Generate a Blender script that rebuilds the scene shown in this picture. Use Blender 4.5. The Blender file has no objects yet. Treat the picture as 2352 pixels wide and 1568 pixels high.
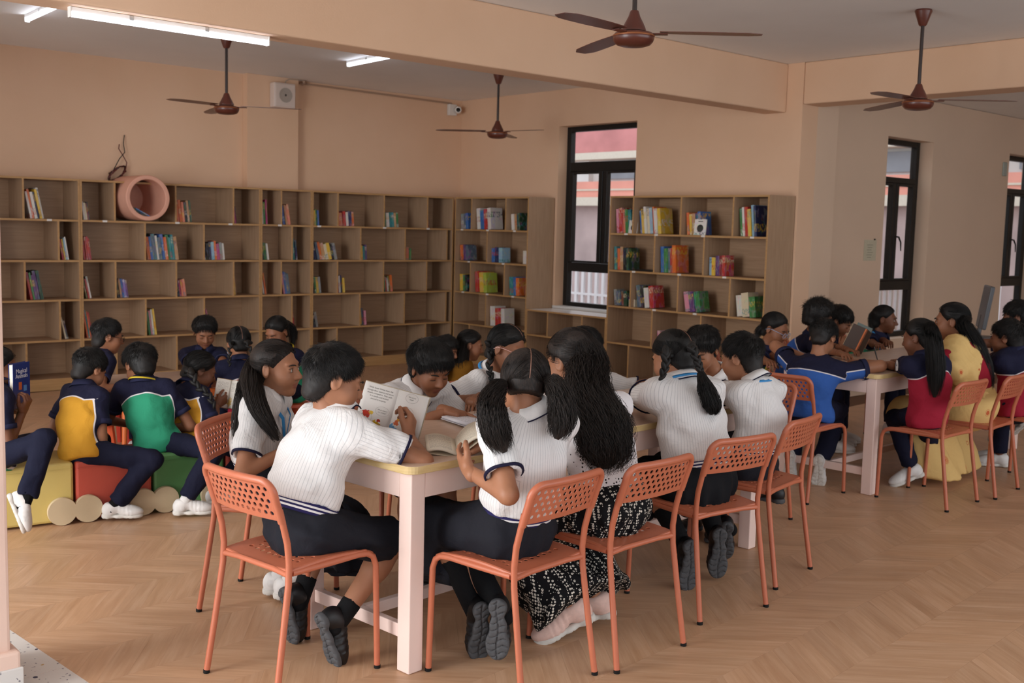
import bpy, bmesh, math, random
import numpy as np
from mathutils import Vector, Matrix

# ------------------------------------------------------------------ camera, world, light, exposure
SC = bpy.context.scene
COL = SC.collection
R = math.radians
def make_camera():
    F = 2495.5
    yaw, pitch, roll = R(48.394), R(5.9125), R(1.4288)
    f = Vector((math.cos(yaw)*math.cos(pitch), math.sin(yaw)*math.cos(pitch), -math.sin(pitch)))
    r = Vector((math.sin(yaw), -math.cos(yaw), 0)); u = r.cross(f)
    r2 = r*math.cos(roll)+u*math.sin(roll); u2 = -r*math.sin(roll)+u*math.cos(roll)
    cd = bpy.data.cameras.new('camera'); co = bpy.data.objects.new('camera', cd); COL.objects.link(co)
    cd.sensor_width = 36; cd.lens = 36*F/2352
    M = Matrix((r2, u2, -f)).transposed().to_4x4(); M.translation = (0, 0, 1.60); co.matrix_world = M
    cd.clip_start = .05; cd.clip_end = 200
    cd.dof.use_dof = True; cd.dof.focus_distance = 4.3; cd.dof.aperture_fstop = 5.0
    SC.camera = co
make_camera()
vs = SC.view_settings; vs.view_transform = 'Standard'; vs.look = 'None'; vs.gamma = 1; vs.use_curve_mapping = False
vs.exposure = -0.12
W = bpy.data.worlds.new('sky'); SC.world = W; W.use_nodes = True
_bg = W.node_tree.nodes['Background']; _bg.inputs[0].default_value = (.86, .92, 1, 1); _bg.inputs[1].default_value = 1.7
SC.cycles.max_bounces = 8; SC.cycles.diffuse_bounces = 5; SC.cycles.glossy_bounces = 4; SC.cycles.transmission_bounces = 4
def area(name, loc, aim, sx, sy, power, col=(1, 1, 1)):
    l = bpy.data.lights.new(name, 'AREA'); l.shape = 'RECTANGLE'; l.size = sx; l.size_y = sy; l.energy = power; l.color = col
    o = bpy.data.objects.new(name, l); COL.objects.link(o); o.location = loc
    o.rotation_euler = (Vector(aim)-Vector(loc)).to_track_quat('-Z', 'Z').to_euler(); return o
# daylight of the open corridor side, behind the camera, and of the window bays further along the room
area('corridor_daylight', (-2.9, 4.2, 1.85), (8, 4.2, 1.75), 13.5, 2.6, 1330, (1, .995, .985))
area('side_daylight', (6.3, -2.7, 1.8), (6.8, 8, 1.5), 9.0, 2.4, 105, (1, .995, .985))

# ------------------------------------------------------------------ materials
MATS = {}
def srgb(h):
    if isinstance(h, str):
        h = h.lstrip('#'); c = [int(h[i:i+2], 16)/255 for i in (0, 2, 4)]
        return tuple(x/12.92 if x <= .04045 else ((x+.055)/1.055)**2.4 for x in c)
    return tuple(h)
class NT:
    def __init__(s, m): s.t = m.node_tree; s.n = s.t.nodes; s.l = s.t.links; s.b = s.n['Principled BSDF']
    def add(s, ty, **k):
        n = s.n.new(ty)
        for a, v in k.items():
            if a.startswith('i_'):
                key = a[2:]; n.inputs[int(key) if key.isdigit() else key.replace('_', ' ')].default_value = v
            else: setattr(n, a, v)
        return n
    def link(s, a, b): s.l.new(a, b)
    def ramp(s, fac, stops, interp='LINEAR'):
        r = s.n.new('ShaderNodeValToRGB'); s.l.new(fac, r.inputs[0]); e = r.color_ramp.elements; r.color_ramp.interpolation = interp
        while len(e) < len(stops): e.new(.5)
        for q, (p, c) in zip(e, stops):
            q.position = p; q.color = tuple(c)+(1,) if len(c) == 3 else c
        return r.outputs[0]
    def math(s, op, a, b=None, c=None):
        n = s.n.new('ShaderNodeMath'); n.operation = op
        for i, v in enumerate((a, b, c)):
            if v is None: continue
            if isinstance(v, (int, float)): n.inputs[i].default_value = v
            else: s.l.new(v, n.inputs[i])
        return n.outputs[0]
    def mix(s, fac, a, b, blend='MIX'):
        n = s.n.new('ShaderNodeMix'); n.data_type = 'RGBA'; n.blend_type = blend
        for i, v in ((0, fac), (6, a), (7, b)):
            if isinstance(v, (int, float)): n.inputs[i].default_value = v
            elif isinstance(v, tuple): n.inputs[i].default_value = v if len(v) == 4 else v+(1,)
            else: s.l.new(v, n.inputs[i])
        return n.outputs[2]
    def bump(s, h, strength, dist=.01, prev=None):
        n = s.n.new('ShaderNodeBump'); n.inputs['Strength'].default_value = strength; n.inputs['Distance'].default_value = dist
        s.l.new(h, n.inputs['Height'])
        if prev is not None: s.l.new(prev, n.inputs['Normal'])
        s.l.new(n.outputs[0], s.b.inputs['Normal']); return n.outputs[0]
    def attr(s, name): n = s.n.new('ShaderNodeAttribute'); n.attribute_name = name; return n
def mat(name, color, rough=.6, spec=.5, metal=0, var=.0, vscale=20, bump=0, bscale=200, bdist=.002, emit=None, stretch=None, coord='Object'):
    if name in MATS: return MATS[name]
    m = bpy.data.materials.new(name); m.use_nodes = True; MATS[name] = m; t = NT(m); c = srgb(color)
    t.b.inputs['Base Color'].default_value = c+(1,); t.b.inputs['Roughness'].default_value = rough
    t.b.inputs['Specular IOR Level'].default_value = spec; t.b.inputs['Metallic'].default_value = metal
    if emit: t.b.inputs['Emission Color'].default_value = c+(1,); t.b.inputs['Emission Strength'].default_value = emit
    if var or bump:
        tc = t.add('ShaderNodeTexCoord'); v = tc.outputs[coord]
        if stretch:
            mp = t.add('ShaderNodeMapping'); mp.inputs['Scale'].default_value = stretch; t.link(v, mp.inputs[0]); v = mp.outputs[0]
    if var:
        n = t.add('ShaderNodeTexNoise', i_Scale=vscale, i_Detail=4.0); t.link(v, n.inputs['Vector'])
        d = tuple(max(0, x*(1-var)) for x in c); l = tuple(min(1, x*(1+var)) for x in c)
        t.link(t.ramp(n.outputs[0], [(.3, d), (.7, l)]), t.b.inputs['Base Color'])
    if bump:
        n = t.add('ShaderNodeTexNoise', i_Scale=bscale, i_Detail=3.0); t.link(v, n.inputs['Vector']); t.bump(n.outputs[0], bump, bdist)
    return m

# ------------------------------------------------------------------ mesh helpers
def tag(o, label=None, cat=None, group=None, kind=None):
    if label: o['label'] = label
    if cat: o['category'] = cat
    if group: o['group'] = group
    if kind: o['kind'] = kind
    return o
def link(name, me, parent=None, loc=None):
    o = bpy.data.objects.new(name, me); COL.objects.link(o)
    if parent is not None: o.parent = parent
    if loc is not None: o.location = loc
    return o
def empty(name, loc=(0, 0, 0), rz=0):
    o = bpy.data.objects.new(name, None); COL.objects.link(o); o.location = loc; o.rotation_euler = (0, 0, rz); o.empty_display_size = .1; return o
def mesh_np(name, V, F, material=None, smooth=True, attrs=None, tris=False):
    "V (n,3), F (m,4) or (m,3) int arrays"
    V = np.asarray(V, np.float32); F = np.asarray(F, np.int32); me = bpy.data.meshes.new(name); k = F.shape[1]
    me.vertices.add(len(V)); me.vertices.foreach_set('co', V.ravel())
    me.loops.add(F.size); me.loops.foreach_set('vertex_index', F.ravel())
    me.polygons.add(len(F)); me.polygons.foreach_set('loop_start', np.arange(0, F.size, k, dtype=np.int32))
    me.polygons.foreach_set('loop_total', np.full(len(F), k, np.int32))
    me.update(calc_edges=True); me.validate()
    if smooth: me.polygons.foreach_set('use_smooth', np.ones(len(me.polygons), bool))
    if attrs:
        for n, a in attrs.items():
            at = me.attributes.new(n, 'FLOAT', 'POINT'); at.data.foreach_set('value', np.asarray(a, np.float32))
    if material is not None: me.materials.append(material)
    return me
class MB:
    "collects shapes into one mesh"
    def __init__(s): s.v = []; s.f = []; s.sm = []
    def add(s, vs, fs, smooth=False):
        o = len(s.v); s.v += [tuple(v) for v in vs]; s.f += [tuple(i+o for i in f) for f in fs]; s.sm += [smooth]*len(fs); return s
    def box(s, a, b, bev=0, M=None):
        x0, y0, z0 = a; x1, y1, z1 = b
        if bev <= 0:
            vs = [Vector(p) for p in ((x0,y0,z0),(x1,y0,z0),(x1,y1,z0),(x0,y1,z0),(x0,y0,z1),(x1,y0,z1),(x1,y1,z1),(x0,y1,z1))]
            fs = [(0,3,2,1),(4,5,6,7),(0,1,5,4),(1,2,6,5),(2,3,7,6),(3,0,4,7)]
        else:
            bm = bmesh.new(); bmesh.ops.create_cube(bm, size=1)
            for v in bm.verts: v.co = Vector(((x0+x1)/2+v.co.x*(x1-x0), (y0+y1)/2+v.co.y*(y1-y0), (z0+z1)/2+v.co.z*(z1-z0)))
            bmesh.ops.bevel(bm, geom=bm.edges[:], offset=bev, segments=2, affect='EDGES', profile=.5)
            bm.verts.index_update(); vs = [v.co.copy() for v in bm.verts]; fs = [tuple(v.index for v in f.verts) for f in bm.faces]; bm.free()
        if M is not None: vs = [M @ v for v in vs]
        return s.add(vs, fs, False)
    def tube(s, pts, r, n=10, cap=True, closed=False):
        pts = [Vector(p) for p in pts]; m = len(pts); rs = r if isinstance(r, (list, tuple)) else [r]*m
        vs = []; up = None
        for i, p in enumerate(pts):
            if closed: t = (pts[(i+1) % m]-pts[i-1]).normalized()
            else: t = (pts[min(i+1, m-1)]-pts[max(i-1, 0)]).normalized()
            if up is None: up = t.orthogonal().normalized()
            up = (up-t*up.dot(t)).normalized(); w = t.cross(up)
            vs += [p+(up*math.cos(2*math.pi*k/n)+w*math.sin(2*math.pi*k/n))*rs[i] for k in range(n)]
        fs = []
        for i in range(m if closed else m-1):
            j = (i+1) % m
            fs += [(i*n+k, i*n+(k+1) % n, j*n+(k+1) % n, j*n+k) for k in range(n)]
        if cap and not closed:
            fs += [tuple(range(n-1, -1, -1)), tuple((m-1)*n+k for k in range(n))]
        return s.add(vs, fs, True)
    def lathe(s, prof, n=24, M=None, cap=True):
        vs = [(r*math.cos(2*math.pi*k/n), r*math.sin(2*math.pi*k/n), z) for r, z in prof for k in range(n)]
        fs = [(i*n+k, i*n+(k+1) % n, (i+1)*n+(k+1) % n, (i+1)*n+k) for i in range(len(prof)-1) for k in range(n)]
        if cap: fs += [tuple(range(n-1, -1, -1)), tuple((len(prof)-1)*n+k for k in range(n))]
        vs = [Vector(v) for v in vs]
        if M is not None: vs = [M @ v for v in vs]
        return s.add(vs, fs, True)
    def prism(s, poly, z0, z1, M=None, smooth=False):
        n = len(poly); vs = [Vector((x, y, z0)) for x, y in poly]+[Vector((x, y, z1)) for x, y in poly]
        if M is not None: vs = [M @ v for v in vs]
        return s.add(vs, [tuple(range(n-1, -1, -1)), tuple(range(n, 2*n))]+[(k, (k+1) % n, n+(k+1) % n, n+k) for k in range(n)], smooth)
    def mesh(s, name, material):
        me = bpy.data.meshes.new(name); me.from_pydata(s.v, [], s.f); me.polygons.foreach_set('use_smooth', s.sm)
        if any(s.sm) and not all(s.sm): pass
        me.materials.append(material); me.update()
        if any(s.sm) and len(s.f) < 3000: me.set_sharp_from_angle(angle=R(38))
        return me
    def build(s, name, material, parent=None, loc=None): return link(name, s.mesh(name, material), parent, loc)
def auto_smooth(me, ang=40):
    me.set_sharp_from_angle(angle=R(ang)) if hasattr(me, 'set_sharp_from_angle') else None
def copy_tree(o, parent=None):
    c = o.copy(); COL.objects.link(c)
    if parent is not None: c.parent = parent; c.matrix_parent_inverse = o.matrix_parent_inverse
    for ch in list(KIDS.get(o.name, [])): copy_tree(ch, c)
    return c
KIDS = {}
def kids_index():
    KIDS.clear()
    for o in bpy.data.objects:
        if o.parent: KIDS.setdefault(o.parent.name, []).append(o)
# ------------------------------------------------------------------ surface materials
def wall_mat():
    m = mat('wall_paint', '#dcbca1', .75, .3); t = NT(m); tc = t.add('ShaderNodeTexCoord')
    n = t.add('ShaderNodeTexNoise', i_Scale=1.3, i_Detail=5.0); t.link(tc.outputs['Object'], n.inputs['Vector'])
    t.link(t.ramp(n.outputs[0], [(.3, srgb('#d8b394')), (.7, srgb('#dfbb9d'))]), t.b.inputs['Base Color'])
    n2 = t.add('ShaderNodeTexNoise', i_Scale=90.0, i_Detail=4.0); t.link(tc.outputs['Object'], n2.inputs['Vector']); t.bump(n2.outputs[0], .12, .004)
    return m
WALL = wall_mat()
WALL2 = mat('wall_paint_grey', '#d4b9a1', .8, .3, var=.03, vscale=1.5, bump=.1, bscale=90)
CEIL = mat('ceiling_paint', '#edeae6', .85, .2, var=.03, vscale=1.2, bump=.15, bscale=40, bdist=.006)
PINKPL = mat('pillar_paint', '#e3c4b4', .7, .3, var=.03, vscale=3, bump=.2, bscale=120)
BLACKF = mat('black_window_frame', '#141414', .45, .4, var=.2, vscale=30)
def wood_mat(name, a, b, c, grain=(2.5, 60, 60), rough=.5, axis='Object'):
    m = mat(name, a, rough, .35); t = NT(m); tc = t.add('ShaderNodeTexCoord'); mp = t.add('ShaderNodeMapping'); mp.inputs['Scale'].default_value = grain
    t.link(tc.outputs[axis], mp.inputs[0]); n = t.add('ShaderNodeTexNoise', i_Scale=1.0, i_Detail=6.0, i_Roughness=.6); t.link(mp.outputs[0], n.inputs['Vector'])
    col = t.ramp(n.outputs[0], [(.3, srgb(b)), (.5, srgb(a)), (.72, srgb(c))]); t.link(col, t.b.inputs['Base Color']); t.bump(n.outputs[0], .05, .002); return m
SHELFW = wood_mat('laminate_shelf_wood', '#a68669', '#9d7d61', '#b09073', (3, 3, 70))
EDGEW = wood_mat('laminate_edge_band', '#b0885a', '#a67f52', '#b99263', (3, 3, 40))
SHELFV = wood_mat('laminate_vertical_grain', '#a88a6e', '#9f8065', '#b29478', (60, 60, 3))
PINKM = mat('pink_painted_wood', '#ead0c6', .38, .5, var=.02, vscale=6)
TOPW = wood_mat('tabletop_laminate', '#c3a894', '#b99d88', '#ccb29e', (4, 60, 60), .32)
TOPE = wood_mat('tabletop_edge', '#cdb37e', '#bd9f66', '#d8c08e', (8, 8, 60), .5)
CHAIRM = mat('terracotta_powder_coat', '#b8684b', .38, .5, var=.03, vscale=30, bump=.03, bscale=600)
RUBBER = mat('black_rubber', '#0c0c0c', .7, .3)
CHROME = mat('bright_steel', '#c9c9c9', .25, .5, 1)
FANM = mat('brown_fan_enamel', '#5a2d22', .3, .6, var=.05)
FANR = mat('dark_fan_rod', '#2a1a14', .4, .5)
TUBEW = mat('tube_housing_white', '#e4e2de', .5)
GLOW = mat('led_tube_light', '#eef4ff', .5, emit=9.0)
WHITEP = mat('white_plastic', '#dcd6cf', .45)
def floor_mat():
    m = mat('wood_plank', '#a67c5c', .38, .45); t = NT(m)
    uv = t.add('ShaderNodeUVMap'); uv.uv_map = 'grain'; oi = t.add('ShaderNodeObjectInfo'); at = t.attr('rnd')
    rn = t.math('FRACT', t.math('ADD', oi.outputs['Random'], at.outputs['Fac']))
    mp = t.add('ShaderNodeMapping'); mp.inputs['Scale'].default_value = (3.0, 46, 1); t.link(uv.outputs[0], mp.inputs[0])
    n = t.add('ShaderNodeTexNoise', noise_dimensions='4D', i_Scale=1.0, i_Detail=7.0, i_Roughness=.62, i_Distortion=.4); t.link(mp.outputs[0], n.inputs['Vector']); t.link(t.math('MULTIPLY', rn, 60.0), n.inputs['W'])
    mp2 = t.add('ShaderNodeMapping'); mp2.inputs['Scale'].default_value = (1.6, 9, 1); t.link(uv.outputs[0], mp2.inputs[0])
    n2 = t.add('ShaderNodeTexNoise', noise_dimensions='4D', i_Scale=1.0, i_Detail=3.0, i_Distortion=1.2); t.link(mp2.outputs[0], n2.inputs['Vector']); t.link(t.math('MULTIPLY', rn, 37.0), n2.inputs['W'])
    c = t.ramp(n.outputs[0], [(.25, srgb('#a9805f')), (.5, srgb('#c09877')), (.75, srgb('#d3b194'))])
    c2 = t.mix(.35, c, t.ramp(n2.outputs[0], [(.3, srgb('#b18864')), (.7, srgb('#cda888'))]))
    hs = t.add('ShaderNodeHueSaturation'); t.link(c2, hs.inputs['Color']); t.link(t.math('ADD', t.math('MULTIPLY', rn, .15), .925), hs.inputs['Value'])
    t.link(hs.outputs[0], t.b.inputs['Base Color']); t.link(t.math('ADD', t.math('MULTIPLY', n.outputs[0], .2), .3), t.b.inputs['Roughness'])
    t.bump(n.outputs[0], .06, .001); return m
PLANK = floor_mat()
def terrazzo_mat():
    m = mat('white_terrazzo', '#cfcac4', .4, .5); t = NT(m); tc = t.add('ShaderNodeTexCoord')
    def chips(scale, thr, seed):
        mp = t.add('ShaderNodeMapping'); mp.inputs['Location'].default_value = (seed, seed*2, 0); t.link(tc.outputs['Object'], mp.inputs[0])
        ns = t.add('ShaderNodeTexNoise', i_Scale=scale*1.3, i_Detail=2.0); t.link(mp.outputs[0], ns.inputs['Vector'])
        v = t.add('ShaderNodeTexVoronoi', i_Scale=scale); ad = t.add('ShaderNodeVectorMath'); ad.operation = 'MULTIPLY_ADD'; ad.inputs[1].default_value = (.03, .03, .03); t.link(ns.outputs['Color'], ad.inputs[0]); t.link(mp.outputs[0], ad.inputs[2]); t.link(ad.outputs[0], v.inputs['Vector'])
        return t.math('LESS_THAN', v.outputs['Distance'], thr), v.outputs['Color']
    f1, c1 = chips(14, .14, 0); f2, c2 = chips(40, .17, 3)
    sp = t.add('ShaderNodeSeparateColor'); t.link(c1, sp.inputs[0])
    chip = t.ramp(sp.outputs[0], [(0, srgb('#2a2748')), (.3, srgb('#3b2f3c')), (.5, srgb('#8d8b88')), (.7, srgb('#b08b45')), (.85, srgb('#2c2a55')), (1, srgb('#5a3a44'))], 'CONSTANT')
    base = t.mix(f2, srgb('#d2cdc8'), srgb('#77737a')); t.link(t.mix(f1, base, chip), t.b.inputs['Base Color']); return m
TERR = terrazzo_mat()

# ------------------------------------------------------------------ room shell
CZ = 3.16
def struct(name, mb, m, parent=None):
    o = mb.build(name, m, parent)
    if parent is None: o['kind'] = 'structure'
    return o
XW, YW = 8.57, 10.70
# floor slab and its chevron planks
fl = struct('floor', MB().box((1.29, -3.0, -.14), (15.3, 11.0, -.004)), mat('floor_screed', '#6b4c36', .8))
def planks():
    th = R(5.0); cw, al, pw = .292, R(49), .118      # column direction, column width, plank slant, pitch along the column
    ex = Vector((math.cos(th), math.sin(th), 0)); ey = Vector((-math.sin(th), math.cos(th), 0)); sk = cw/math.tan(al); g = .0002
    ln = cw/math.sin(al); me2 = []
    for sgn in (1, -1):   # parallelogram plank; local x along the column, y across
        q = [(g, g), (pw-g, g), (pw-g+sgn*sk, cw-g), (g+sgn*sk, cw-g)]
        me2.append(q)
    def mk(q, sgn):
        me = bpy.data.meshes.new('plank'); z0, z1 = -.006, 0.0
        vs = [(x, y, z1) for x, y in q]+[(x, y, z0) for x, y in q]; fs = [(0, 1, 2, 3), (0, 4, 5, 1), (1, 5, 6, 2), (2, 6, 7, 3), (3, 7, 4, 0)]
        me.from_pydata(vs, [], fs); me.materials.append(PLANK); uvl = me.uv_layers.new(name='grain')
        d = Vector((sgn*sk, cw)).normalized(); e = Vector((-d.y, d.x))
        for lp in me.loops: p = Vector(vs[lp.vertex_index][:2]); uvl.data[lp.index].uv = (p.dot(d), p.dot(e))
        me.attributes.new('rnd', 'FLOAT', 'POINT'); return me
    mes = [mk(me2[0], 1), mk(me2[1], -1)]
    cells = []
    for j in range(-16, 40):
        sgn = 1 if j % 2 == 0 else -1
        for i in range(-12, 125):
            o = ex*(i*pw+(sk if sgn < 0 else 0))+ey*(j*cw); c = o+ex*(pw/2+sgn*sk/2)+ey*cw/2
            if c.x < 1.16-(c.y-3)*.03 or c.x > 14.6 or c.y > 10.25 or c.y < .2: continue
            if c.x > 8.6 and c.y > 5.5: continue
            dx = c.x*.6640+c.y*.7477; dy = c.x*.7477-c.y*.6640
            if abs(dy) > dx*.51+.5: continue
            cells.append((c.length, o, sgn))
    cells.sort(key=lambda c: c[0])
    for d, o, sgn in cells[:300]:
        p = link('plank', mes[0 if sgn > 0 else 1], fl, o); p.rotation_euler = (0, 0, th)
    rest = cells[300:]; rng = np.random.default_rng(5); V = []; Fc = []; UV = []; RN = []
    for d, o, sgn in rest:
        q = me2[0 if sgn > 0 else 1]; b = len(V); r = rng.random(); dv = Vector((sgn*sk, cw)).normalized(); e = Vector((-dv.y, dv.x))
        for x, y in q: V.append(o+ex*x+ey*y); UV.append((Vector((x, y)).dot(dv), Vector((x, y)).dot(e))); RN.append(r)
        Fc.append((b, b+1, b+2, b+3))
    me = mesh_np('far_planks', np.array(V), np.array(Fc), PLANK, False, {'rnd': RN}); uvl = me.uv_layers.new(name='grain')
    li = np.zeros(len(me.loops), np.int32); me.loops.foreach_get('vertex_index', li); uvl.data.foreach_set('uv', np.array(UV, np.float32)[li].ravel())
    o = link('far_planks', me, fl); o['kind'] = 'stuff'
planks()
# corridor threshold of terrazzo tiles outside the opening
tz = struct('floor_corridor', MB().box((-3, -3, -.14), (1.30, 11, -.008)), mat('tile_grout', '#8f8a86', .8))
def tiles():
    th = R(4.7); M = Matrix.Translation((1.302, 4.0, 0)) @ Matrix.Rotation(th, 4, 'Z')
    for j in range(-3, 3):
        for i in range(2):
            MB().box((-.6*(i+1)+.001, -.155+j*.6+.001, -.012), (-.6*i-.001, -.155+(j+1)*.6-.001, .0005), 0, M).build('terrazzo_tile', TERR, tz)
tiles()
struct('ceiling', MB().box((-3, -3, CZ), (8.88, 11, CZ+.15)), CEIL)
struct('ceiling_nook', MB().box((8.87, -3, 3.055), (15.2, 6.1, CZ+.15)), CEIL)
struct('wall_left', MB().box((-3, YW, 0), (XW+.3, YW+.2, CZ)), WALL)
struct('pilaster_left', MB().box((5.598, YW-.10, 0), (6.21, YW-.001, CZ-.001)), WALL)
wy0, wy1, wz0, wz1 = 7.77, 8.94, .735, 2.755
struct('wall_back', MB().box((XW, wy1, 0), (XW+.25, YW-.001, CZ-.001)).box((XW, 5.77, 0), (XW+.25, wy0, CZ-.001)).box((XW, wy0, wz1), (XW+.25, wy1, CZ-.001)).box((XW, wy0, 0), (XW+.25, wy1, wz0)), WALL)
struct('pillar_corner', MB().box((XW+.252, 5.77, 0), (9.17, 6.1, CZ-.001), .004), WALL2)
def wall_right():
    mb = MB(); y0, y1 = 5.85, 6.1; z0, z1 = .55, 2.63; ops = [(10.22, 11.15), (12.97, 13.9)]
    xs = [9.171]+[v for o in ops for v in o]+[15.2]
    for k in range(0, len(xs), 2): mb.box((xs[k], y0, 0), (xs[k+1], y1, 3.05))
    for a, b in ops: mb.box((a, y0, z1), (b, y1, 3.05)).box((a, y0, 0), (b, y1, z0))
    struct('wall_nook', mb, WALL2)
wall_right()
struct('wall_end', MB().box((15.2, -3, 0), (15.4, 6.1, CZ-.001)), WALL2)
struct('wall_side', MB().box((11.2, -3.2, 0), (15.2, -3.0, CZ-.001)), WALL)
struct('beam_long', MB().box((1.0, 5.942, 2.722), (XW-.001, 6.186, CZ-.001), .012), WALL)
struct('beam_cross', MB().box((XW, -3, 2.785), (XW+.3, 5.769, CZ-.001), .012), WALL)
struct('beam_front', MB().box((.80, -3, 2.75), (1.10, 10.69, CZ-.001), .01), WALL)
def pillar(name, x0, y0, x1, y1):
    o = struct(name, MB().box((x0, y0, 0), (x1, y1, 2.749), .012), PINKPL)
    MB().box((x0-.024, y0-.024, .085), (x1+.024, y1+.024, .15), .01).build('plinth', PINKPL, o)
    MB().box((x0-.03, y0-.03, .001), (x1+.03, y1+.03, .095), .004).build('skirting', TERR, o)
pillar('pillar_left', .80, 3.735, 1.10, 4.05)
pillar('pillar_right', .80, -.05, 1.10, .322)
pillar('pillar_far', .80, 8.2, 1.10, 8.55)

# ------------------------------------------------------------------ windows
GLASS = bpy.data.materials.new('window_glass'); GLASS.use_nodes = True
def _glass():
    t = NT(GLASS); t.n.remove(t.b); o = t.n['Material Output']; a = t.add('ShaderNodeBsdfTransparent'); g = t.add('ShaderNodeBsdfGlossy', i_Roughness=.03); f = t.add('ShaderNodeFresnel', i_IOR=1.3); mx = t.add('ShaderNodeMixShader')
    geo = t.add('ShaderNodeNewGeometry'); t.link(t.math('MULTIPLY', f.outputs[0], t.math('SUBTRACT', 1.0, geo.outputs['Backfacing'])), mx.inputs[0]); t.link(a.outputs[0], mx.inputs[1]); t.link(g.outputs[0], mx.inputs[2]); t.link(mx.outputs[0], o.inputs[0])
_glass()
def window(name, L, z, M, handle=True):
    "L width, z = (bottom, rail low, rail high, transom low, transom high, top); local x along, y outward, z up"
    zb, r0, r1, t0, t1, zt = z; o = bpy.data.objects.new(name, None); COL.objects.link(o); o.matrix_world = M; o['kind'] = 'structure'
    w = .065
    MB().box((0, 0, zb), (w, .07, zt), .004).box((L-w, 0, zb), (L, .07, zt), .004).box((w, 0, zt-.055), (L-w, .07, zt), .004).box((w, 0, zb), (L-w, .07, zb+.055), .004).build('window_frame', BLACKF, o)
    MB().box((w, -.002, t0), (L-w, .068, t1), .004).build('transom_bar', BLACKF, o)
    MB().box((w, -.002, r0), (L-w, .068, r1), .004).build('lower_rail', BLACKF, o)
    h = L/2
    for a, b in ((w, h-.004), (h+.004, L-w)):
        c = MB(); q = .062
        c.box((a, -.012, r1+.003), (a+q, .05, t0-.003), .006).box((b-q, -.012, r1+.003), (b, .05, t0-.003), .006).box((a+q, -.012, t0-.003-q*.4), (b-q, .05, t0-.003), .004).box((a+q, -.012, r1+.003), (b-q, .05, r1+q*.4), .004)
        s = c.build('casement_sash', BLACKF, o); MB().box((a+q, .015, r1+q*.4), (b-q, .02, t0-q*.4)).build('pane', GLASS, s)
        if handle and a > w:
            MB().tube([(a+.03, -.02, 1.62), (a+.05, -.04, 1.615), (a+.08, -.05, 1.56), (a+.10, -.045, 1.47)], [.010, .010, .009, .006], 8).build('handle', BLACKF, s)
    MB().box((w, .03, zb+.055), (L-w, .035, r0)).build('pane', GLASS, o); MB().box((w, .03, t1), (L-w, .035, zt-.055)).build('pane', GLASS, o)
    return o
MZ = Matrix(((0, 1, 0, 8.70), (-1, 0, 0, 8.94), (0, 0, 1, 0), (0, 0, 0, 1)))     # x -> -Y, y -> +X
window('window_1', 1.17, (.735, 1.14, 1.24, 2.257, 2.361, 2.755), MZ, False)
for k, x in enumerate((10.22, 12.97)):
    window('window_%d' % (k+2), .93, (.55, 1.05, 1.15, 2.18, 2.24, 2.63), Matrix.Translation((x, 6.0, 0)))
struct('trim_sill', MB().box((XW-.01, 7.73, .715), (8.71, 8.97, .745), .004), mat('white_sill', '#d9d6d2', .3))

# ------------------------------------------------------------------ outside
def outside():
    pink = mat('salmon_render', '#e59f8f', .8, .2, var=.05, vscale=2); red = mat('faded_red_panel', '#c58482', .8, .2, var=.12, vscale=2)
    grey = mat('stained_concrete', '#b3a09d', .85, .2, var=.16, vscale=1.5); white = mat('white_render', '#dcdbd8', .8, .2, var=.03, vscale=3)
    dark = mat('grey_opening', '#8b8f96', .5, .4, var=.1, vscale=3); cream = mat('cream_ledge', '#d2c8b8', .8, .2, var=.05)
    b = empty('neighbour_building', (19, 16, -4)); tag(b, 'salmon and white neighbouring block seen through the windows', 'building')
    def bx(n, y0, y1, z0, z1, m, x0=0, x1=.4): MB().box((x0, y0-16, z0+4), (x1, y1-16, z1+4)).build(n, m, b)
    bx('wall', 2, 34, -4, 2.2, grey); bx('ledge', 2, 34, 2.2, 2.4, cream, -.3)
    bx('salmon_band', 2, 34, 2.4, 2.78, pink, -.1); bx('trim_band', 2, 34, 2.56, 2.60, cream, -.13)
    bx('wall', 2, 34, 2.78, 3.3, white, .1)
    for k in range(9):
        y = 3.2+k*3.3; bx('opening', y, y+1.9, 2.84, 3.22, dark, .02); bx('pier', y+2.3, y+2.75, 2.78, 3.3, white, -.05)
    bx('parapet_ledge', 2, 34, 3.28, 3.44, cream, -.4); bx('parapet', 13, 34, 3.44, 4.15, red, -.2); bx('upper_wall', 2, 12.9, 3.44, 4.9, white, -.1)
    for k in range(4): bx('opening', 3.4+k*2.5, 4.7+k*2.5, 3.6, 4.2, dark, -.12)
    bx('roof_band', 2, 12.9, 4.9, 5.3, pink, -.2)
    for y0, y1, n in ((6.7, 16.2, 0), ):
        r = empty('balcony_railing', (11.4, 6.7, 0)); tag(r, 'white upright bar balcony railing outside the dark framed windows', 'railing')
        wm = mat('white_railing_paint', '#dfdfe2', .5)
        MB().box((-.03, 0, 1.10), (.03, 9.5, 1.16)).build('top_rail', wm, r); MB().box((-.02, 0, .12), (.02, 9.5, .16)).build('bottom_rail', wm, r); MB().box((-.02, 0, .66), (.02, 9.5, .69)).build('mid_rail', wm, r)
        me = MB().box((-.018, -.026, .16), (.018, .026, 1.10)).mesh('baluster', wm)
        for k in range(69): link('baluster', me, r, (0, .07+k*.137, 0))
    r = empty('balcony_railing', (9.2, 7.3, 0)); tag(r, 'white upright bar railing running past the two nook windows', 'railing')
    MB().box((0, -.03, .98), (7, .03, 1.04)).build('top_rail', wm, r); MB().box((0, -.02, .0), (7, .02, .05)).build('bottom_rail', wm, r)
    me = MB().box((-.024, -.018, .05), (.024, .018, .98)).mesh('baluster', wm)
    for k in range(52): link('baluster', me, r, (.07+k*.135, 0, 0))
    g = struct('ground_outside', MB().box((8.83, 6.11, -.3), (19, 34, -.15)), grey)
outside()
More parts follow.
